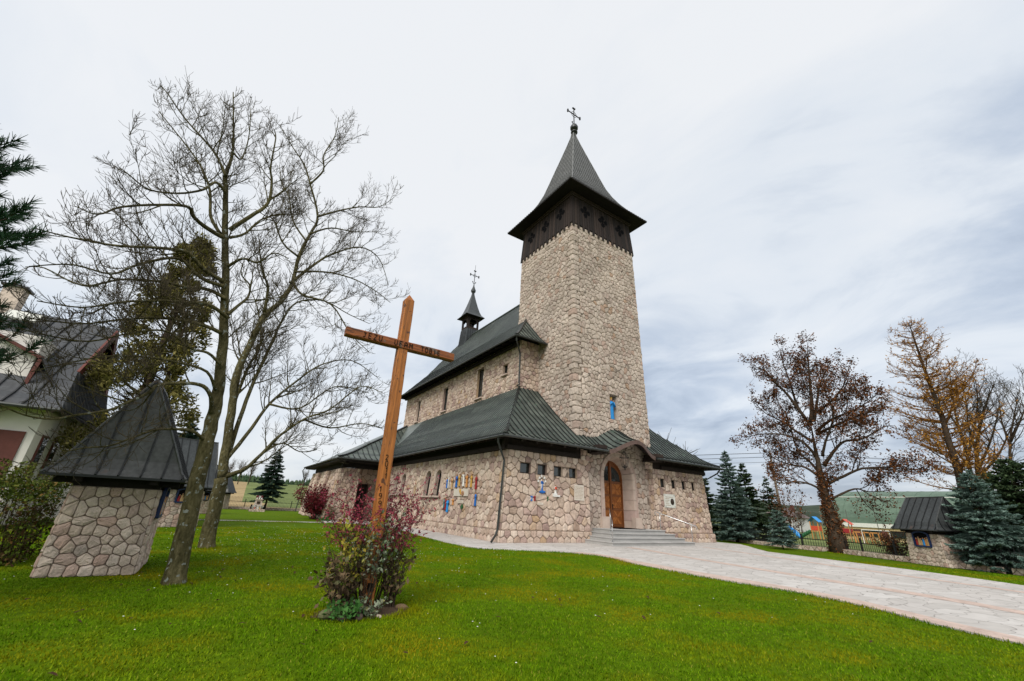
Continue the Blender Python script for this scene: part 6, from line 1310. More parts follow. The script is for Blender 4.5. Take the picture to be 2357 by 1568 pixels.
# planting round the cross
shrub('barberry_shrub', 'loose arching purple red barberry around the foot of the wooden cross', 2.56, 8.08, 1.80, .8, 41, PURPL, N=7000, stems=46, lsz=.040, spread=.27, zmin=.5, arch=.30)
shrub('grey_shrub', 'grey green silvery leaved shrub in front of the cross foot', 2.40, 7.70, 1.35, .35, 42, GREYL, N=520, stems=12, lsz=.075, spread=.16, zmin=.42)
shrub('yellow_shrub', 'yellow green leaved stems left of the cross foot', 2.16, 7.85, 1.2, .3, 43, YELL, N=450, stems=14, lsz=.08, spread=.18, zmin=.3)
shrub('dry_plant', 'brown drooping withered stalks left of the cross foot', 2.0, 7.70, .80, .3, 44, DRYL, N=380, stems=20, lsz=.10, spread=.20, zmin=.05, arch=.5)
shrub('dry_plant', 'grey brown withered upright stalks right of the cross foot', 2.86, 7.80, .88, .28, 45, DRYL, N=340, stems=18, lsz=.09, spread=.16, zmin=.05)
shrub('ground_plant', 'clump of fresh green leaves at the left foot of the cross bed', 1.95, 7.40, .26, .3, 46, FRESHL, N=170, stems=18, lsz=.10, spread=.9)
shrub('grey_shrub', 'low silvery leaf clump on the soil in front of the cross', 2.40, 7.42, .26, .3, 47, GREYL, N=260, stems=20, lsz=.07, spread=1.0)
SOIL = mat('dark_soil', [(0, (.05, .032, .018)), (1, (.09, .055, .03))], rough=1, var=(8, .3), bump=(25, .8, .03), attr=False)
m = MB(); rr = random.Random(6); n = 30; ring = [(2.42+(.78+rr.uniform(-.06, .06))*math.cos(6.283*i/n), 7.75+(.50+rr.uniform(-.05, .05))*math.sin(6.283*i/n), .004) for i in range(n)]
m.add(ring+[(2.42, 7.75, .07)], [(i, (i+1) % n, n) for i in range(n)]); tag(m.build('flower_bed_soil', SOIL), kind='structure')
EDGE = mat('earthy_stone', [(0, (.16, .11, .085)), (1, (.22, .16, .125))], rough=.95, attr=False)
for i, (x, y, s, rz, lb) in enumerate(((1.82, 7.50, .17, .5, 'grey brown split log edging the flower bed on the left'), (3.02, 7.66, .11, -.6, 'upright brown edging stone at the right of the flower bed'), (2.0, 7.33, .10, .2, 'small reddish stone at the front of the flower bed'), (2.22, 7.28, .11, 1.2, 'dark earthy stone at the front of the flower bed, left of the middle'), (2.52, 7.27, .06, 2.0, 'pale pebble at the front middle of the flower bed'))):
    m = MB(); m.sphere((0, 0, s*.35), (s, s*.55, s*.45), 10, 7); o = m.build('edging_stone', (DRYL, DRYL, EDGE, EDGE, PSTONE)[i]); o.location = (x, y, 0); o.rotation_euler = (0, 0, rz); tag(o, lb, 'stone', 'stones edging the flower bed')
# ------------------------------------------------------------------ fences
def fence(label, pts, h_rail, h_top, base_h, mt, seed, post_every=3.0, pick=.14, group='iron fences on low stone walls'):
    o = empty('iron_fence', (pts[0][0], pts[0][1], 0), 0, label, 'fence', group); w = MB(); rl = MB(); pk = []; rr = random.Random(seed); npk = 0; posts = []
    for (a, b) in zip(pts, pts[1:]):
        A = Vector((*a, 0)); B = Vector((*b, 0)); d = (B-A); L_ = d.length; d.normalize(); n = Vector((d.y, -d.x, 0)); hz = Vector((0, 0, base_h))
        for s in (1, -1):
            P0, P1 = (A, B) if s > 0 else (B, A); q = n*s*.16
            wall(w, P0+q, P1+q, P0+q+hz, P1+q+hz, n*s, cell=.36, jit=.28, gap=.03, rel=.03, seed=seed+int(L_*10)+s, asp=.55, drop=.05)
        w.quad(A+n*.17+hz, B+n*.17+hz, B-n*.17+hz, A-n*.17+hz, 2, .4)
        rl.bar(A+Vector((0, 0, h_rail)), B+Vector((0, 0, h_rail)), .05, .05); rl.bar(A+Vector((0, 0, base_h+.04)), B+Vector((0, 0, base_h+.04)), .03, .02)
        k = max(1, int(L_/pick)); mb_ = MB()
        for i in range(k):
            p = A+d*(i+.5)*L_/k; mb_.bar(p+Vector((0, 0, base_h)), p+Vector((0, 0, h_top+.05*(i % 2))), .016, .016, 0, .5); t = p+Vector((0, 0, h_top+.05*(i % 2))); mb_.add([t+d*.02, t-d*.02, t+Vector((0, 0, .07))], [(0, 1, 2)], 0, .5)
            for s in (-1, 1):
                c = p+d*s*.05+Vector((0, 0, base_h+.14)); mb_.tube([c+Vector((0, 0, -.08)), c+d*s*-.03, c+Vector((0, 0, .10))], .007, 3, cap=False)
        pk.append(mb_); m_ = int(L_/post_every)+1
        for i in range(m_): posts.append(A+d*L_*i/m_)
    world_child(w, 'stone_base', PSM, o); world_child(rl, 'rail', mt, o)
    for mb_ in pk: world_child(mb_, 'picket_panel', mt, o)
    for p in posts: m = MB(); m.box((p.x, p.y, (h_rail+.25)/2), (.07, .07, h_rail+.25)); m.lathe((p.x, p.y, h_rail+.25), [(.05, 0), (.05, .03), (.0, .06)], 8); world_child(m, 'post', mt, o)
    return o
fence('black iron fence on a low rubble wall along the right side of the yard', [(29.3, 4.7), (29.95, 6.4), (31.0, 8.9), (32.3, 10.8), (33.2, 12.6), (33.3, 14.4), (33.6, 16.4), (34.6, 18.9), (37.0, 22.0), (39.4, 24.6), (43, 28.5)], .68, 1.12, .26, IRON, 3)
fence('black iron fence continuing right of the broad blue spruce', [(28.4, -2), (28.6, 1.5), (28.9, 3.6), (29.2, 4.5)], .68, 1.12, .26, IRON, 9)
fence('black iron fence on a low stone wall across the back of the churchyard', [(-14, 65.0), (-7, 65.0), (.8, 65.0), (5.6, 65.2), (11.5, 65.5), (18, 65.8)], .92, 1.36, .30, IRON, 5, pick=.16)
shrub('fence_hedge', 'brown leaved beech hedge against the iron fence left of the picture shrine', 31.6, 9.05, 1.25, .6, 51, BEECHL, N=1700, stems=36, lsz=.10, spread=.45, zmin=.05)
shrub('autumn_shrub', 'tall thin stemmed autumn shrub with brown leaves beside the utility pole', 47, 21.4, 4.6, 1.3, 52, BEECHL, N=1000, stems=46, lsz=.22, spread=.33, zmin=.15, lift=.5, arch=-.1, tall=1.2)
# ------------------------------------------------------------------ monument with flowers at the back fence
mo = empty('memorial_stone', (4.15, 57.8, 0), 0, 'small stepped stone memorial with a dark plate and vases at the back of the lawn', 'memorial'); m = MB()
wall(m, (-.78, -.55, 0), (.78, -.55, 0), (-.78, -.55, .27), (.78, -.55, .27), (0, -1, 0), cell=.28, rel=.03, seed=61); m.box((0, 0, .135), (1.54, 1.08, .26), 0, 1); m.build('stone_bed', PSM, mo)
m = MB(); q = [(-.44, .27), (.44, .27), (.34, 1.25), (-.30, 1.25)]; m.prism(q, lambda a, b: (a, .1, b), lambda a, b: (a, .45, b), 0, .6); m.box((.02, .27, 1.28), (.78, .5, .07), 0, 2, .5); m.build('headstone', PSM, mo)
m = MB(); m.box((.0, .07, .95), (.34, .03, .26)); m.build('name_plate', BRONZE, mo)
m = MB(); m.box((-.62, .05, .5), (.14, .3, .46)); m.box((.66, .05, .5), (.14, .3, .46)); m.build('planter', BLACK, mo)
rr = random.Random(3)
for i, (x, c, lb) in enumerate(((-.22, 'r', 'bunch of dark red flowers on the left of the memorial top'), (.02, 'w', 'white vase with pale flowers on the middle of the memorial top'), (.24, 'r', 'bunch of purple red flowers on the right of the memorial top'))):
    m = MB(); m.lathe((0, 0, 0), [(.05, 0), (.08, .08), (.05, .16)], 10, 1); 
    for k in range(60): leaf_quad(m, Vector((rr.uniform(-.1, .1), rr.uniform(-.08, .08), rr.uniform(.14, .34))), .07, rr, asp=.9)
    o = m.build('flower_vase', [PETAL if c == 'w' else PURPL, PETAL]); o.location = (4.15+x, 58.05, 1.315); tag(o, lb, 'flower vase', 'vases on the memorial')
m = MB()
for k in range(420): leaf_quad(m, Vector((rr.uniform(-.55, .55), rr.uniform(-.15, .12), rr.uniform(.1, .42))), rr.uniform(.05, .1), rr, asp=.9); m.m[-1] = 0 if rr.random() < .62 else 1
o = m.build('flower_cluster', [PETAL, DKSPR]); o.location = (4.15, 57.45, .27); tag(o, 'dense white flower arrangement on the stone bed of the memorial', 'flowers')
for x, c, lb in ((-.28, P_BRED, 'orange red grave candle on the memorial bed'), (.02, PETAL, 'white grave candle on the memorial bed'), (.22, P_GOLD, 'yellow grave candle on the memorial bed')):
    m = MB(); m.lathe((0, 0, 0), [(.045, 0), (.05, .14), (.035, .17), (.05, .18), (.02, .24)], 10); o = m.build('grave_candle', c); o.location = (4.15+x, 57.32, .27); tag(o, lb, 'candle', 'candles on the memorial')
# ------------------------------------------------------------------ the house on the left
HR = mat('house_slate_roof', rough=.72, ramp=[(0, (.02, .022, .024)), (.2, (.025, .027, .03)), (.3, (.045, .049, .054)), (.6, (.06, .064, .07)), (1, (.085, .086, .09))], var=(2, .25), bump=(8, .2, .01), noise2=(9, .15), spec=.4)
ho = empty('house', (-14, 31, 0), 0, 'cream house with a steep dark roof, dormers and red brown panels on the left', 'house')
m = MB()
XE = -7.2; YF = 26.6; ZE = 4.75; ZR = 10.25; YR = 31.2
m.box((-16.2, YF+4.6, ZE/2), (2*(16.2+XE), 9.2, ZE)); m.add([(-7.5, YF+.4, ZE), (-7.5, YF+8.8, ZE), (-7.5, YR, ZR-.4)], [(0, 1, 2)]); m.box((-16.2, YF-.3, 4.42), (2*(16.2+XE)-2.6, .8, .34))
world_child(m, 'wall', PLASTER, ho)
def hp(t): return prof(t, [(0, 4.75), (.15, 5.35), (.4, 6.9), (1, ZR)])
def yf(t): return YR-(YR-YF+.85)*(1-t)
def xv(t): return -7.1+.55*max(0, .38-t)/.38
m = MB(); TS = [0, .08, .15, .27, .38, .5, .7, 1.0]
for sgn in (1, -1):
    fn = lambda u, t: (-25*(1-u)+xv(t)*u, YR-sgn*(YR-yf(t)), hp(t)); roof_patch(m, fn, [0, .5, 1], TS, sgn < 0, .12)
x = -24.5
while x < -7.2: seam(m, [(x, yf(t), hp(t)) for t in TS], .04, .05); x += .62
world_child(m, 'roof', [HR, SOFFIT], ho)
m = MB(); roof_patch(m, lambda u, t: (xv(t), yf(t)*(1-u)+(2*YR-yf(t))*u, hp(t)), [0, .3, .6, 1], [0, .08, .15, .27, .38], False, .1)
y = yf(0)+.2
while y < YR+4.8: seam(m, [(xv(t)+.02, y, hp(t)) for t in (0, .08, .15, .27, .38) if abs(y-YR) < YR-yf(t)+.01], .06, .07); y += .28
world_child(m, 'gable_pent_roof', [HR, SOFFIT], ho)
m = MB(); m.box((-7.48, 29.6, 7.0), (.08, .9, 1.2)); f = world_child(m, 'gable_window', DWOOD, ho); g = MB(); g.box((-7.45, 29.6, 7.0), (.06, .7, 1.0)); g.build('pane', GLASS, f, offset=ho.location)
m = MB()
for s_ in (-1, 1): m.bar((-7.12, YR+s_*(YR-yf(.42)), hp(.42)-.28), (-7.12, YR, ZR-.28), .10, .42)
m.add([(-7.44, YR-2.1, ZR-2.5), (-7.44, YR+2.1, ZR-2.5), (-7.44, YR, ZR-.35)], [(0, 1, 2)]); world_child(m, 'red_gable_boards', REDBOARD, ho)
m = MB(); # front dormer
roof_patch(m, lambda u, t: ((-8.2-3*t)*1, YF+.5+(3.2)*u, 7.1+1.35*t), [0, 1], [0, 1], True, .1); roof_patch(m, lambda u, t: (-16.6+3*t, YF+.5+3.2*u, 7.1+1.35*t), [0, 1], [0, 1], False, .1); roof_patch(m, lambda u, t: (-11.2-2.4*t, YF+.5+3.2*u, 8.45), [0, 1], [0, 1], False, .1)
roof_patch(m, lambda u, t: (-8.2+.75*(1-t), YF+.2+4.0*u, 5.9+1.2*t), [0, 1], [0, 1], False, .08)
world_child(m, 'dormer_roof', [HR, SOFFIT], ho)
m = MB(); m.box((-12.0, YF+2.0, 6.9), (7.0, 2.6, 2.4)); world_child(m, 'dormer_wall', PLASTER, ho)
m = MB(); m.bar((-8.35, YF+.42, 5.7), (-8.25, YF+.42, 7.05), .1, .14); m.bar((-8.2, YF+.42, 7.05), (-11.2, YF+.42, 8.40), .1, .14); world_child(m, 'dormer_boards', REDBOARD, ho)
m = MB(); m.box((-10.4, YF+.66, 6.6), (1.7, .06, 1.3)); f = world_child(m, 'dormer_window', DWOOD, ho); g = MB(); g.box((-10.4, YF+.64, 6.6), (1.4, .06, 1.05)); g.build('pane', GLASS, f, offset=ho.location)
m = MB(); m.box((-11.5, YR-.3, 10.5), (.75, .7, 1.5), 0, 0); m.box((-11.5, YR-.3, 11.3), (1.0, .95, .1), 0, 2); m.box((-11.5, YR-.3, 11.4), (.5, .4, .12), 0, 2); world_child(m, 'chimney', [PSTONE, MORTAR, ROOFD], ho)
m = MB(); m.box((-10.5, YR-1.25, 9.62), (1.2, .7, .1), 0, 0, .5, Matrix.Rotation(math.atan2(3.35, 3.3), 3, 'X')); world_child(m, 'roof_light', PLAQUEW, ho)
for x, w, z0, z1, mt, nm in ((-7.95, .95, 1.0, 3.75, REDBOARD, 'red_panel'), (-10.4, 1.2, 1.4, 3.3, DWOOD, 'wall_window'), (-13.8, 1.3, 1.3, 3.0, DWOOD, 'wall_window')):
    m = MB(); m.box((x, YF-.02, (z0+z1)/2), (w, .1, z1-z0)); f = world_child(m, nm, mt, ho)
    if nm == 'wall_window': g = MB(); g.box((x, YF-.05, (z0+z1)/2), (w*.78, .06, (z1-z0)*.9)); g.build('pane', GLASS, f, offset=ho.location)
for y in (27.9, 29.6):
    m = MB(); m.box((XE+.02, y, 2.9), (.1, .75, 1.7)); f = world_child(m, 'wall_window', REDBOARD, ho); g = MB(); g.box((XE+.05, y, 2.9), (.06, .58, 1.5)); g.build('pane', GLASS, f, offset=ho.location)
m = MB(); m.box((-16.2, YF-.05, .5), (2*(16.2+XE)-.1, .08, 1.0)); world_child(m, 'red_base_panel', REDBOARD, ho)
m = MB(); m.tube([(-25, YF-.95, 4.7), (-6.55, YF-.95, 4.7)], .08, 8); world_child(m, 'gutter', GUTTER, ho)
# ------------------------------------------------------------------ beyond the right fence: pole, hall, house, playground
po = empty('utility_pole', (55.7, 25.75, -1), 0, 'tall wooden utility pole with overhead wires behind the spruces on the right', 'utility pole'); m = MB(); m.tube([(0, 0, -.2), (-.02, 0, 5), (-.05, 0, 10.75)], [.17, .15, .11], 9); m.build('pole', mat('pole_wood', [(0, (.13, .10, .075)), (1, (.18, .145, .11))], rough=.9, attr=False), po, True)
m = MB(); m.bar((-.5, -.3, 10.4), (.5, .3, 10.4), .1, .1); m.bar((-.4, -.25, 9.9), (.4, .25, 9.9), .1, .1); m.build('cross_bar', SBARK, po)
WIREM = mat('wire', [(0, (.05, .05, .055))], rough=.6, bump=None)
for k, (dz, dy) in enumerate(((10.5, -.3), (10.5, .3), (10.0, -.25), (10.0, .25), (9.4, 0))):
    m = MB(); m.tube([(0, dy, dz)]+[(-14+1.5*t*6, dy+16*t*1.3+3, dz-1.6*math.sin(math.pi*min(1, t))*.5) for t in (.4, .8, 1.2, 1.8, 2.5)], .018, 4); m.build('wire', WIREM, po)
    m = MB(); m.tube([(0, dy, dz), (14, dy-14, dz-.7), (30, dy-32, dz-.2)], .018, 4); m.build('wire', WIREM, po)
GREENR = mat('green_sheet_roof', [(0, (.085, .135, .095)), (1, (.105, .155, .11))], rough=.6, var=(.4, .15), bump=None, noise2=(2, .1))
hl_ = empty('sports_hall', (110, 20, -1), 0, 'long low sports hall with a green barrel roof behind the playground', 'hall'); m = MB(); K = 18; Rw = 13.5; y0, y1 = 41.0, -14.0
pr = [(110+Rw-Rw*math.cos(math.pi*i/K), 2.0+6.9*math.sin(math.pi*i/K)) for i in range(K+1)]
for (x0, z0), (x1, z1) in zip(pr, pr[1:]): m.quad((x0, y0, z0), (x0, y1, z0), (x1, y1, z1), (x1, y0, z1), 0)
m.add([(x, y0, z) for x, z in pr], [tuple(range(K+1))], 0, .5)
y = y0
while y > y1: 
    for (x0, z0), (x1, z1) in zip(pr[:9], pr[1:10]): m.bar((x0, y, z0), (x1, y, z1), .06, .08, 0, .1)
    y -= 2.2
world_child(m, 'roof', GREENR, hl_)
m = MB(); (x0, z0) = pr[5]; m.bar((x0, y0, z0+.05), (x0, y1, z0+.05), .3, .14); m.box((109.9, (y0+y1)/2, 1.75), (.5, y0-y1, .75)); world_child(m, 'white_fascia', PLAQUEW, hl_)
m = MB(); m.box((123, (y0+y1)/2, .3), (25.5, y0-y1-.6, 2.6)); m.box((110.1, (y0+y1)/2, 1.2), (.4, y0-y1, .5)); world_child(m, 'wall', mat('yellow_plaster', [(0, (.50, .38, .20))], rough=.9), hl_)
y = y0-2
while y > y1+2:
    m = MB(); m.box((110.15, y, .35), (.2, 3.2, 1.25)); f = world_child(m, 'window', GLASS, hl_); m = MB(); m.box((110.12, y-2.1, .35), (.2, .9, 1.25)); world_child(m, 'red_panel', REDBOARD, hl_); y -= 4.4
WALLW = paint('white_house_wall', (.55, .54, .52)); TILE = mat('brown_tiles', [(0, (.11, .085, .08)), (1, (.14, .105, .10))], rough=.85, attr=False)
fh_ = empty('far_house', (150, 69, -1), 0, 'distant white two storey house with a brown roof seen past the utility pole', 'house'); m = MB(); m.box((155, 69, 1.0), (10, 6.5, 4.2)); m.box((153, 73.5, .6), (8, 4, 3.4)); world_child(m, 'wall', WALLW, fh_)
m = MB()
for yc_, w, zz_, x0, x1, ze in ((69, 3.8, 5.9, 149.4, 160.5, 3.0), (73.5, 2.6, 5.0, 148.6, 158, 2.2)):
    for s in (-1, 1): m.quad((x0, yc_+s*w, ze), (x1, yc_+s*w, ze), ((x0+x1)/2+1.5, yc_, zz_), ((x0+x1)/2-1.5, yc_, zz_), 0)
    m.add([(x0, yc_-w, ze), (x0, yc_+w, ze), ((x0+x1)/2-1.5, yc_, zz_)], [(0, 1, 2)]); m.add([(x1, yc_-w, ze), (x1, yc_+w, ze), ((x0+x1)/2+1.5, yc_, zz_)], [(0, 1, 2)])
rf = world_child(m, 'roof', TILE, fh_); m = MB(); m.box((154, 67.6, 5.9), (.8, .8, 1.6)); m.build('chimney', REDBOARD, rf, offset=fh_.location)
for y, z in ((67.2, 2.0), (69.0, 2.0), (70.8, 2.0), (67.6, -.1), (70.3, -.1), (74, 1.2)):
    m = MB(); m.box((149.95 if y < 73 else 148.95, y, z), (.12, .8, 1.2)); world_child(m, 'window', GLASS, fh_)
go = empty('football_goal', (87, 27, -1), 0, 'white football goal on the pitch in front of the green roofed hall', 'goal'); m = MB(); m.tube([(0, 1.6, 0), (0, 1.6, 2.05), (0, -1.9, 2.05), (0, -1.9, 0)], .06, 8); m.build('frame', P_WHITE, go)
m = MB()
for s in (1.6, -1.9): m.tube([(0, s, 2.0), (.9, s, 1.9), (1.2, s, 0)], .03, 6)
m.build('net_stay', STEEL, go)
def playhouse(label, x, y, h, c1, c2, sl=None):
    o = empty('play_tower', (x, y, -1), 0, label, 'play tower', 'playground towers'); m = MB()
    for sx in (-.6, .6):
        for sy in (-.6, .6): m.box((sx, sy, h*.4), (.12, .12, h*.8))
    m.box((0, 0, h*.36), (1.3, 1.3, .08)); m.build('frame', P_ORANGE, o); m = MB()
    for s in (-1, 1): m.quad((-.9, s*.9, h*.78), (.9, s*.9, h*.78), (.9, 0, h*1.02), (-.9, 0, h*1.02))
    m.build('roof', c1, o); m = MB(); m.box((-.62, 0, h*.5), (.06, 1.2, h*.2)); m.box((0, -.62, h*.5), (1.2, .06, h*.2)); m.build('panel', c2, o)
    if sl: m = MB(); m.tube([(-.6, .7, h*.36), (-.8, 1.6, h*.22), (-.9, 2.6, .15)], .3, 8); m.build('slide', sl, o)
    return o
playhouse('play tower with a light blue roof and green slide left of the big trunk', 90, 36.2, 3.7, P_LBLUE, P_BRED, P_GREEN); playhouse('play tower with a red panel right of the big trunk', 90, 31.6, 3.5, P_BRED, P_RED)
m = MB(); m.tube([(0, 0, .2), (.0, .6, .9), (.2, 1.4, 1.5)], .35, 9); m.sphere((0, 1.6, 1.6), (.5, .5, .45), 10, 7); o = m.build('play_slide', P_LBLUE); o.location = (88.5, 38.4, -1); tag(o, 'bright blue tube slide at the left end of the playground', 'slide')
o = empty('wooden_climber', (88, 28.9, -1), 0, 'orange wooden climbing frame beside the football goal', 'climbing frame'); m = MB()
for y in (-2.2, -1.1, 0, 1.1): m.bar((0, y, 0), (0, y+.15, 1.7), .14, .14); m.bar((1.1, y, 0), (1.1, y+.15, 1.7), .14, .14)
m.bar((0, -2.2, 1.65), (0, 1.3, 1.65), .14, .14); m.bar((1.1, -2.2, 1.65), (1.1, 1.3, 1.65), .14, .14); m.build('frame', P_ORANGE, o)
# tall ball-stop fence posts
o = empty('ball_net_fence', (78, 30, -1), 0, 'tall grey steel posts and top wire of the ball fence round the pitch', 'fence'); m = MB()
for k in range(12): m = MB(); m.box((78, 44-k*3.4, 1.4), (.07, .07, 4.8)); world_child(m, 'post', STEEL, o)
m = MB(); m.bar((78, 44, 3.3), (78, 6.6, 3.3), .04, .04); world_child(m, 'top_rail', STEEL, o)
# ------------------------------------------------------------------ woods, hills and scattered far trees
def hills():
    m = MB(); rr = random.Random(2); rows = [(1500, 0), (1650, .55), (1900, 1.0), (2400, .9)]; vs = []; n = 120
    for r, k in rows:
        for i in range(n+1):
            a = -75+i*190/n; hh = 52+26*math.sin(a*.09+1)+18*math.sin(a*.23)+10*math.sin(a*.61+2)
            hh = hh*(.35+.65*smooth((a-20)/50)); vs.append((r*math.sin(R_(a)), r*math.cos(R_(a)), -8+hh*k+rr.uniform(-1, 1)))
    fs = [(q*(n+1)+i, q*(n+1)+i+1, (q+1)*(n+1)+i+1, (q+1)*(n+1)+i) for q in range(3) for i in range(n)]; m.add(vs, fs)
    tag(m.build('hills', mat('wooded_hillside', [(0, (.035, .05, .035)), (1, (.06, .075, .05))], rough=1, var=(.02, .3), bump=None, attr=False, spec=.05), smooth=True), kind='structure')
hills()
def woods():
    m = MB(); rr = random.Random(4)
    for k in range(2800):
        a = rr.uniform(-42, 46); r = rr.uniform(960, 1120); x, y = r*math.sin(R_(a)), r*math.cos(R_(a)); z = terrain(x, y)-1.5; h = rr.uniform(13, 20)*(1+.15*math.sin(a*.8)); w = rr.uniform(3, 5); q = rr.random()
        n = 6; ph = rr.random()*6
        for lv in range(3):
            zb = h*(.12+.27*lv); zt = h*(.62+.19*lv); ww = w*(1-.25*lv); vs = [(x+ww*math.cos(ph+6.283*i/n)*rr.uniform(.7, 1.2), y+ww*math.sin(ph+6.283*i/n)*rr.uniform(.7, 1.2), z+zb*rr.uniform(.9, 1.1)) for i in range(n)]+[(x, y, z+zt)]; m.add(vs, [(i, (i+1) % n, n) for i in range(n)], 0, q)
    o = m.build('woodland', DKSPR); tag(o, 'bluish belt of distant conifer woodland beyond the fields', 'woodland', kind='stuff')
woods()
def far_tree(label, x, y, h, seed, spread=.5, group='bare trees on the far field edge', mt=None):
    z = terrain(x, y); o = empty('far_bare_tree', (x, y, z), 0, label, 'tree', group); rr = random.Random(seed); t = MB(); c = MB()
    t.tube([(0, 0, -.3), (rr.uniform(-.3, .3), 0, h*.35), (rr.uniform(-.6, .6), 0, h*.6)], [h*.022, h*.017, h*.01], 6)
    for k in range(16):
        z0 = h*rr.uniform(.25, .6); a = rr.uniform(0, 6.28); d = Vector((math.cos(a)*spread, math.sin(a)*spread, 1)); ps, _r = grow(c, Vector((0, 0, z0)), d, h*rr.uniform(.3, .45), h*.008, rr, .3, .2, 5, 3, rmin=h*.0022)
        for j in range(1, 6):
            for _ in range(3):
                q2, _r = grow(c, ps[j], side_dir(ps[j]-ps[j-1], rr, .8), h*rr.uniform(.08, .2), h*.004, rr, .3, .25, 3, 3, rmin=h*.0018)
    t.build('trunk', SBARK, o); c.build('crown', TWIG, o); return o
for i, (az, r, h, lb) in enumerate(((.5, 300, 14, 'leftmost bare tree on the crest of the far field'), (1.6, 310, 15, 'bare tree on the far crest, second from the left'), (2.6, 320, 15, 'broad bare tree on the far crest left of the spruce'), (4.2, 330, 13, 'bare tree on the far crest just left of the spruce tip'), (8.3, 380, 13, 'bare round tree at the wood edge right of the back spruce'), (9.6, 420, 12, 'rightmost bare tree at the wood edge near the church porch'))):
    far_tree(lb, r*math.sin(R_(az)), r*math.cos(R_(az)), h, 60+i)
far_tree('bare tree top rising behind the right slope of the church roof', 56.6, 40, 13.6, 90, .7, 'bare tree behind the church')
for i, (x, y, h, lb) in enumerate(((118, 56, 7, 'brown bare tree right of the distant white house'), (112, 48, 6, 'low bare tree left of the play tower with the blue roof'))): far_tree(lb, x, y, h, 80+i, .7, 'bare trees by the playground')
# ------------------------------------------------------------------ grass, daisies, fallen leaves
def grass():
    rg = np.random.default_rng(5); N = 420000
    az = np.radians(rg.uniform(-27, 92, N)); r = 3.2+26*rg.random(N)**1.25; x = r*np.sin(az); y = r*np.cos(az)
    ok = in_poly(x, y, YARD) & ~in_poly(x, y, PATH) & ~((np.abs(x-21.6) < 9.9) & (y > 19)) & ~((x > 8) & (y > 38))
    ok &= ~((np.abs(x+1.82) < .78) & (np.abs(y-13.42) < .9)); ok &= ~(((x-2.42)/.74)**2+((y-7.75)/.46)**2 < 1)
    x = x[ok]; y = y[ok]
    # a ragged fringe where the lawn leans over the paving
    fx, fy = [], []
    for i in range(len(PATH)):
        (xa, ya), (xb, yb) = PATH[i], PATH[(i+1) % len(PATH)]; L_ = math.hypot(xb-xa, yb-ya)
        if max(ya, yb) > 37 or min(ya, yb) < -2 or L_ < .01: continue
        k = int(L_*260); t = rg.random(k); o_ = rg.normal(0, .022, k); fx.append(xa+(xb-xa)*t+(yb-ya)/L_*o_); fy.append(ya+(yb-ya)*t-(xb-xa)/L_*o_)
    # longer tufts the mower missed, round the trunks, the shrine and the flower bed
    for cx, cy, ra, rb, k in ((-.26, 11.15, .2, .34, 900), (.14, 17.9, .24, .42, 900), (2.42, 7.75, .62, .95, 1500), (33.03, 12.3, .4, .8, 700)):
        a_ = rg.uniform(0, 6.283, k); q_ = rg.uniform(ra, rb, k); fx.append(cx+np.cos(a_)*q_); fy.append(cy+np.sin(a_)*q_*(.7 if cx == 2.42 else 1))
    for (xa, ya), (xb, yb) in zip(((-2.6, 12.63), (-1.04, 12.63), (-1.04, 14.25)), ((-1.04, 12.63), (-1.04, 14.25), (-1.04, 14.26))):
        t = rg.random(700); fx.append(xa+(xb-xa)*t+rg.uniform(-.02, .06, 700)); fy.append(ya+(yb-ya)*t-rg.uniform(.0, .08, 700))
    fx = np.concatenate(fx); fy = np.concatenate(fy); nf = len(fx); x = np.concatenate([x, fx]); y = np.concatenate([y, fy]); n = len(x); r = np.hypot(x, y)
    h = rg.uniform(.012, .034, n)*(1+.25*np.sin(x*2.3)*np.sin(y*1.9)); w = rg.uniform(.003, .007, n)*(1+r/14); a = rg.uniform(0, 6.283, n); ln = rg.uniform(.1, .9, n)*h; b = rg.uniform(0, 6.283, n)
    h[n-nf:] *= rg.uniform(1.2, 2.6, nf)
    v = np.zeros((n, 3, 3)); v[:, 0, 0] = x-np.cos(a)*w; v[:, 0, 1] = y-np.sin(a)*w; v[:, 1, 0] = x+np.cos(a)*w; v[:, 1, 1] = y+np.sin(a)*w; v[:, 2, 0] = x+np.cos(b)*ln; v[:, 2, 1] = y+np.sin(b)*ln; v[:, 2, 2] = h
    me = bpy.data.meshes.new('grass'); me.vertices.add(3*n); me.vertices.foreach_set('co', v.reshape(-1)); me.loops.add(3*n); me.loops.foreach_set('vertex_index', np.arange(3*n, dtype=np.int32)); me.polygons.add(n); me.polygons.foreach_set('loop_start', np.arange(0, 3*n, 3, dtype=np.int32)); me.polygons.foreach_set('loop_total', np.full(n, 3, dtype=np.int32))
    me.update(calc_edges=True); at = me.attributes.new('rnd', 'FLOAT', 'FACE'); at.data.foreach_set('value', rg.random(n).astype(np.float32)); me.materials.append(BLADE); o = bpy.data.objects.new('grass', me); COL.objects.link(o); tag(o, 'short bright green mown grass blades on the lawn', 'grass', kind='stuff')
BLADE = mat('grass_blade', [(0, (.050, .115, .001)), (.5, (.092, .190, .002)), (.93, (.150, .235, .004)), (1, (.22, .22, .03))], rough=.7, var=(.6, .28), bump=None, spec=.04, noise2=(.16, .16), spots=(.55, .46, (.225, .195, .004), .22))
grass()
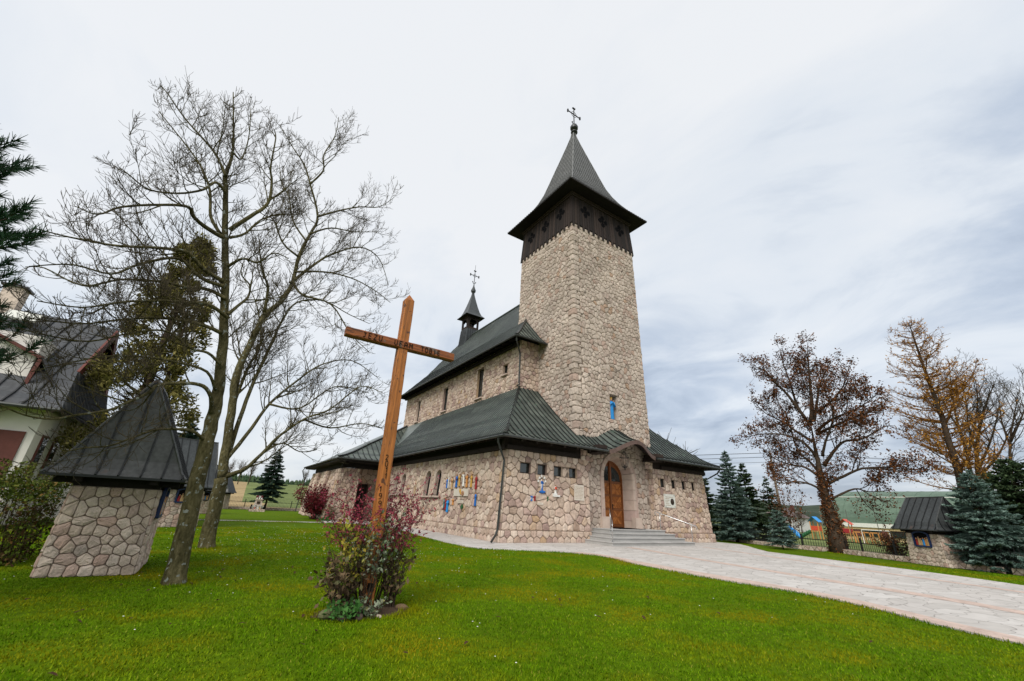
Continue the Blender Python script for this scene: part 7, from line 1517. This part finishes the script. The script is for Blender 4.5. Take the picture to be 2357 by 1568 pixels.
def specks():
    rg = np.random.default_rng(9); m = MB(); rr = random.Random(4)
    for k in range(620):
        if rr.random() < .85: x, y = rr.gauss(3.6, 3.2), rr.gauss(20, 5.5)
        else: a = R_(rr.uniform(-20, 75)); d = rr.uniform(5.5, 20); x, y = d*math.sin(a), d*math.cos(a)
        xa, ya = np.array([x]), np.array([y])
        if y < 4 or not in_poly(xa, ya, YARD)[0] or in_poly(xa, ya, PATH)[0] or (x > 11.9 and y > 18): continue
        s = rr.uniform(.006, .012)*(1+math.hypot(x, y)/40); m.lathe((x, y, rr.uniform(.03, .055)), [(s, 0), (s*.5, .004)], 6, 0, rr.random())
    tag(m.build('daisies', PETAL), 'tiny white daisies scattered over the lawn', 'daisies', kind='stuff')
    m = MB(); q = [(0, 0), (.03, .022), (.07, .018), (.10, 0), (.07, -.02), (.03, -.02)]; m.add([(a, b, .012*math.sin(a*40)) for a, b in q], [tuple(range(6))], 0, .5); me = None
    for k in range(74):
        while True:
            if k > 45: x, y = rr.gauss(.4, 1.1), rr.gauss(11.5, 2.2); a = d = 0
            elif k < 26: a = R_(rr.uniform(-12, 30)); d = rr.uniform(6, 13)
            else: a = R_(rr.uniform(10, 80)); d = rr.uniform(5.5, 14)
            if k <= 45: x, y = d*math.sin(a), d*math.cos(a)
            if y > 3 and not in_poly(np.array([x]), np.array([y]), PATH)[0] and in_poly(np.array([x]), np.array([y]), YARD)[0]: break
        if me is None: o = m.build('fallen_leaf', FALLEN); me = o
        else: o = me.copy(); COL.objects.link(o)
        o.location = (x, y, .045); o.rotation_euler = (rr.uniform(-.3, .3), rr.uniform(-.3, .3), rr.uniform(0, 6)); o.scale = (1, 1, 1); tag(o, 'small brown fallen leaf lying on the green lawn', 'fallen leaf', 'fallen leaves on the lawn')
specks()
# ------------------------------------------------------------------ damp air between here and the far hills
def haze():
    m = MB(); m.box((0, 0, 62), (8400, 8400, 150)); hm = bpy.data.materials.new('haze_air'); hm.use_nodes = True; nt = hm.node_tree; nt.nodes.clear(); out = nt.nodes.new('ShaderNodeOutputMaterial'); pv = nt.nodes.new('ShaderNodeVolumePrincipled')
    pv.inputs['Color'].default_value = (.78, .84, .93, 1); pv.inputs['Density'].default_value = HAZE; pv.inputs['Anisotropy'].default_value = .2; nt.links.new(pv.outputs[0], out.inputs['Volume'])
    tag(m.build('haze', hm), 'thin pale blue haze over the distant fields and hills', 'haze', kind='stuff')
HAZE = .0006
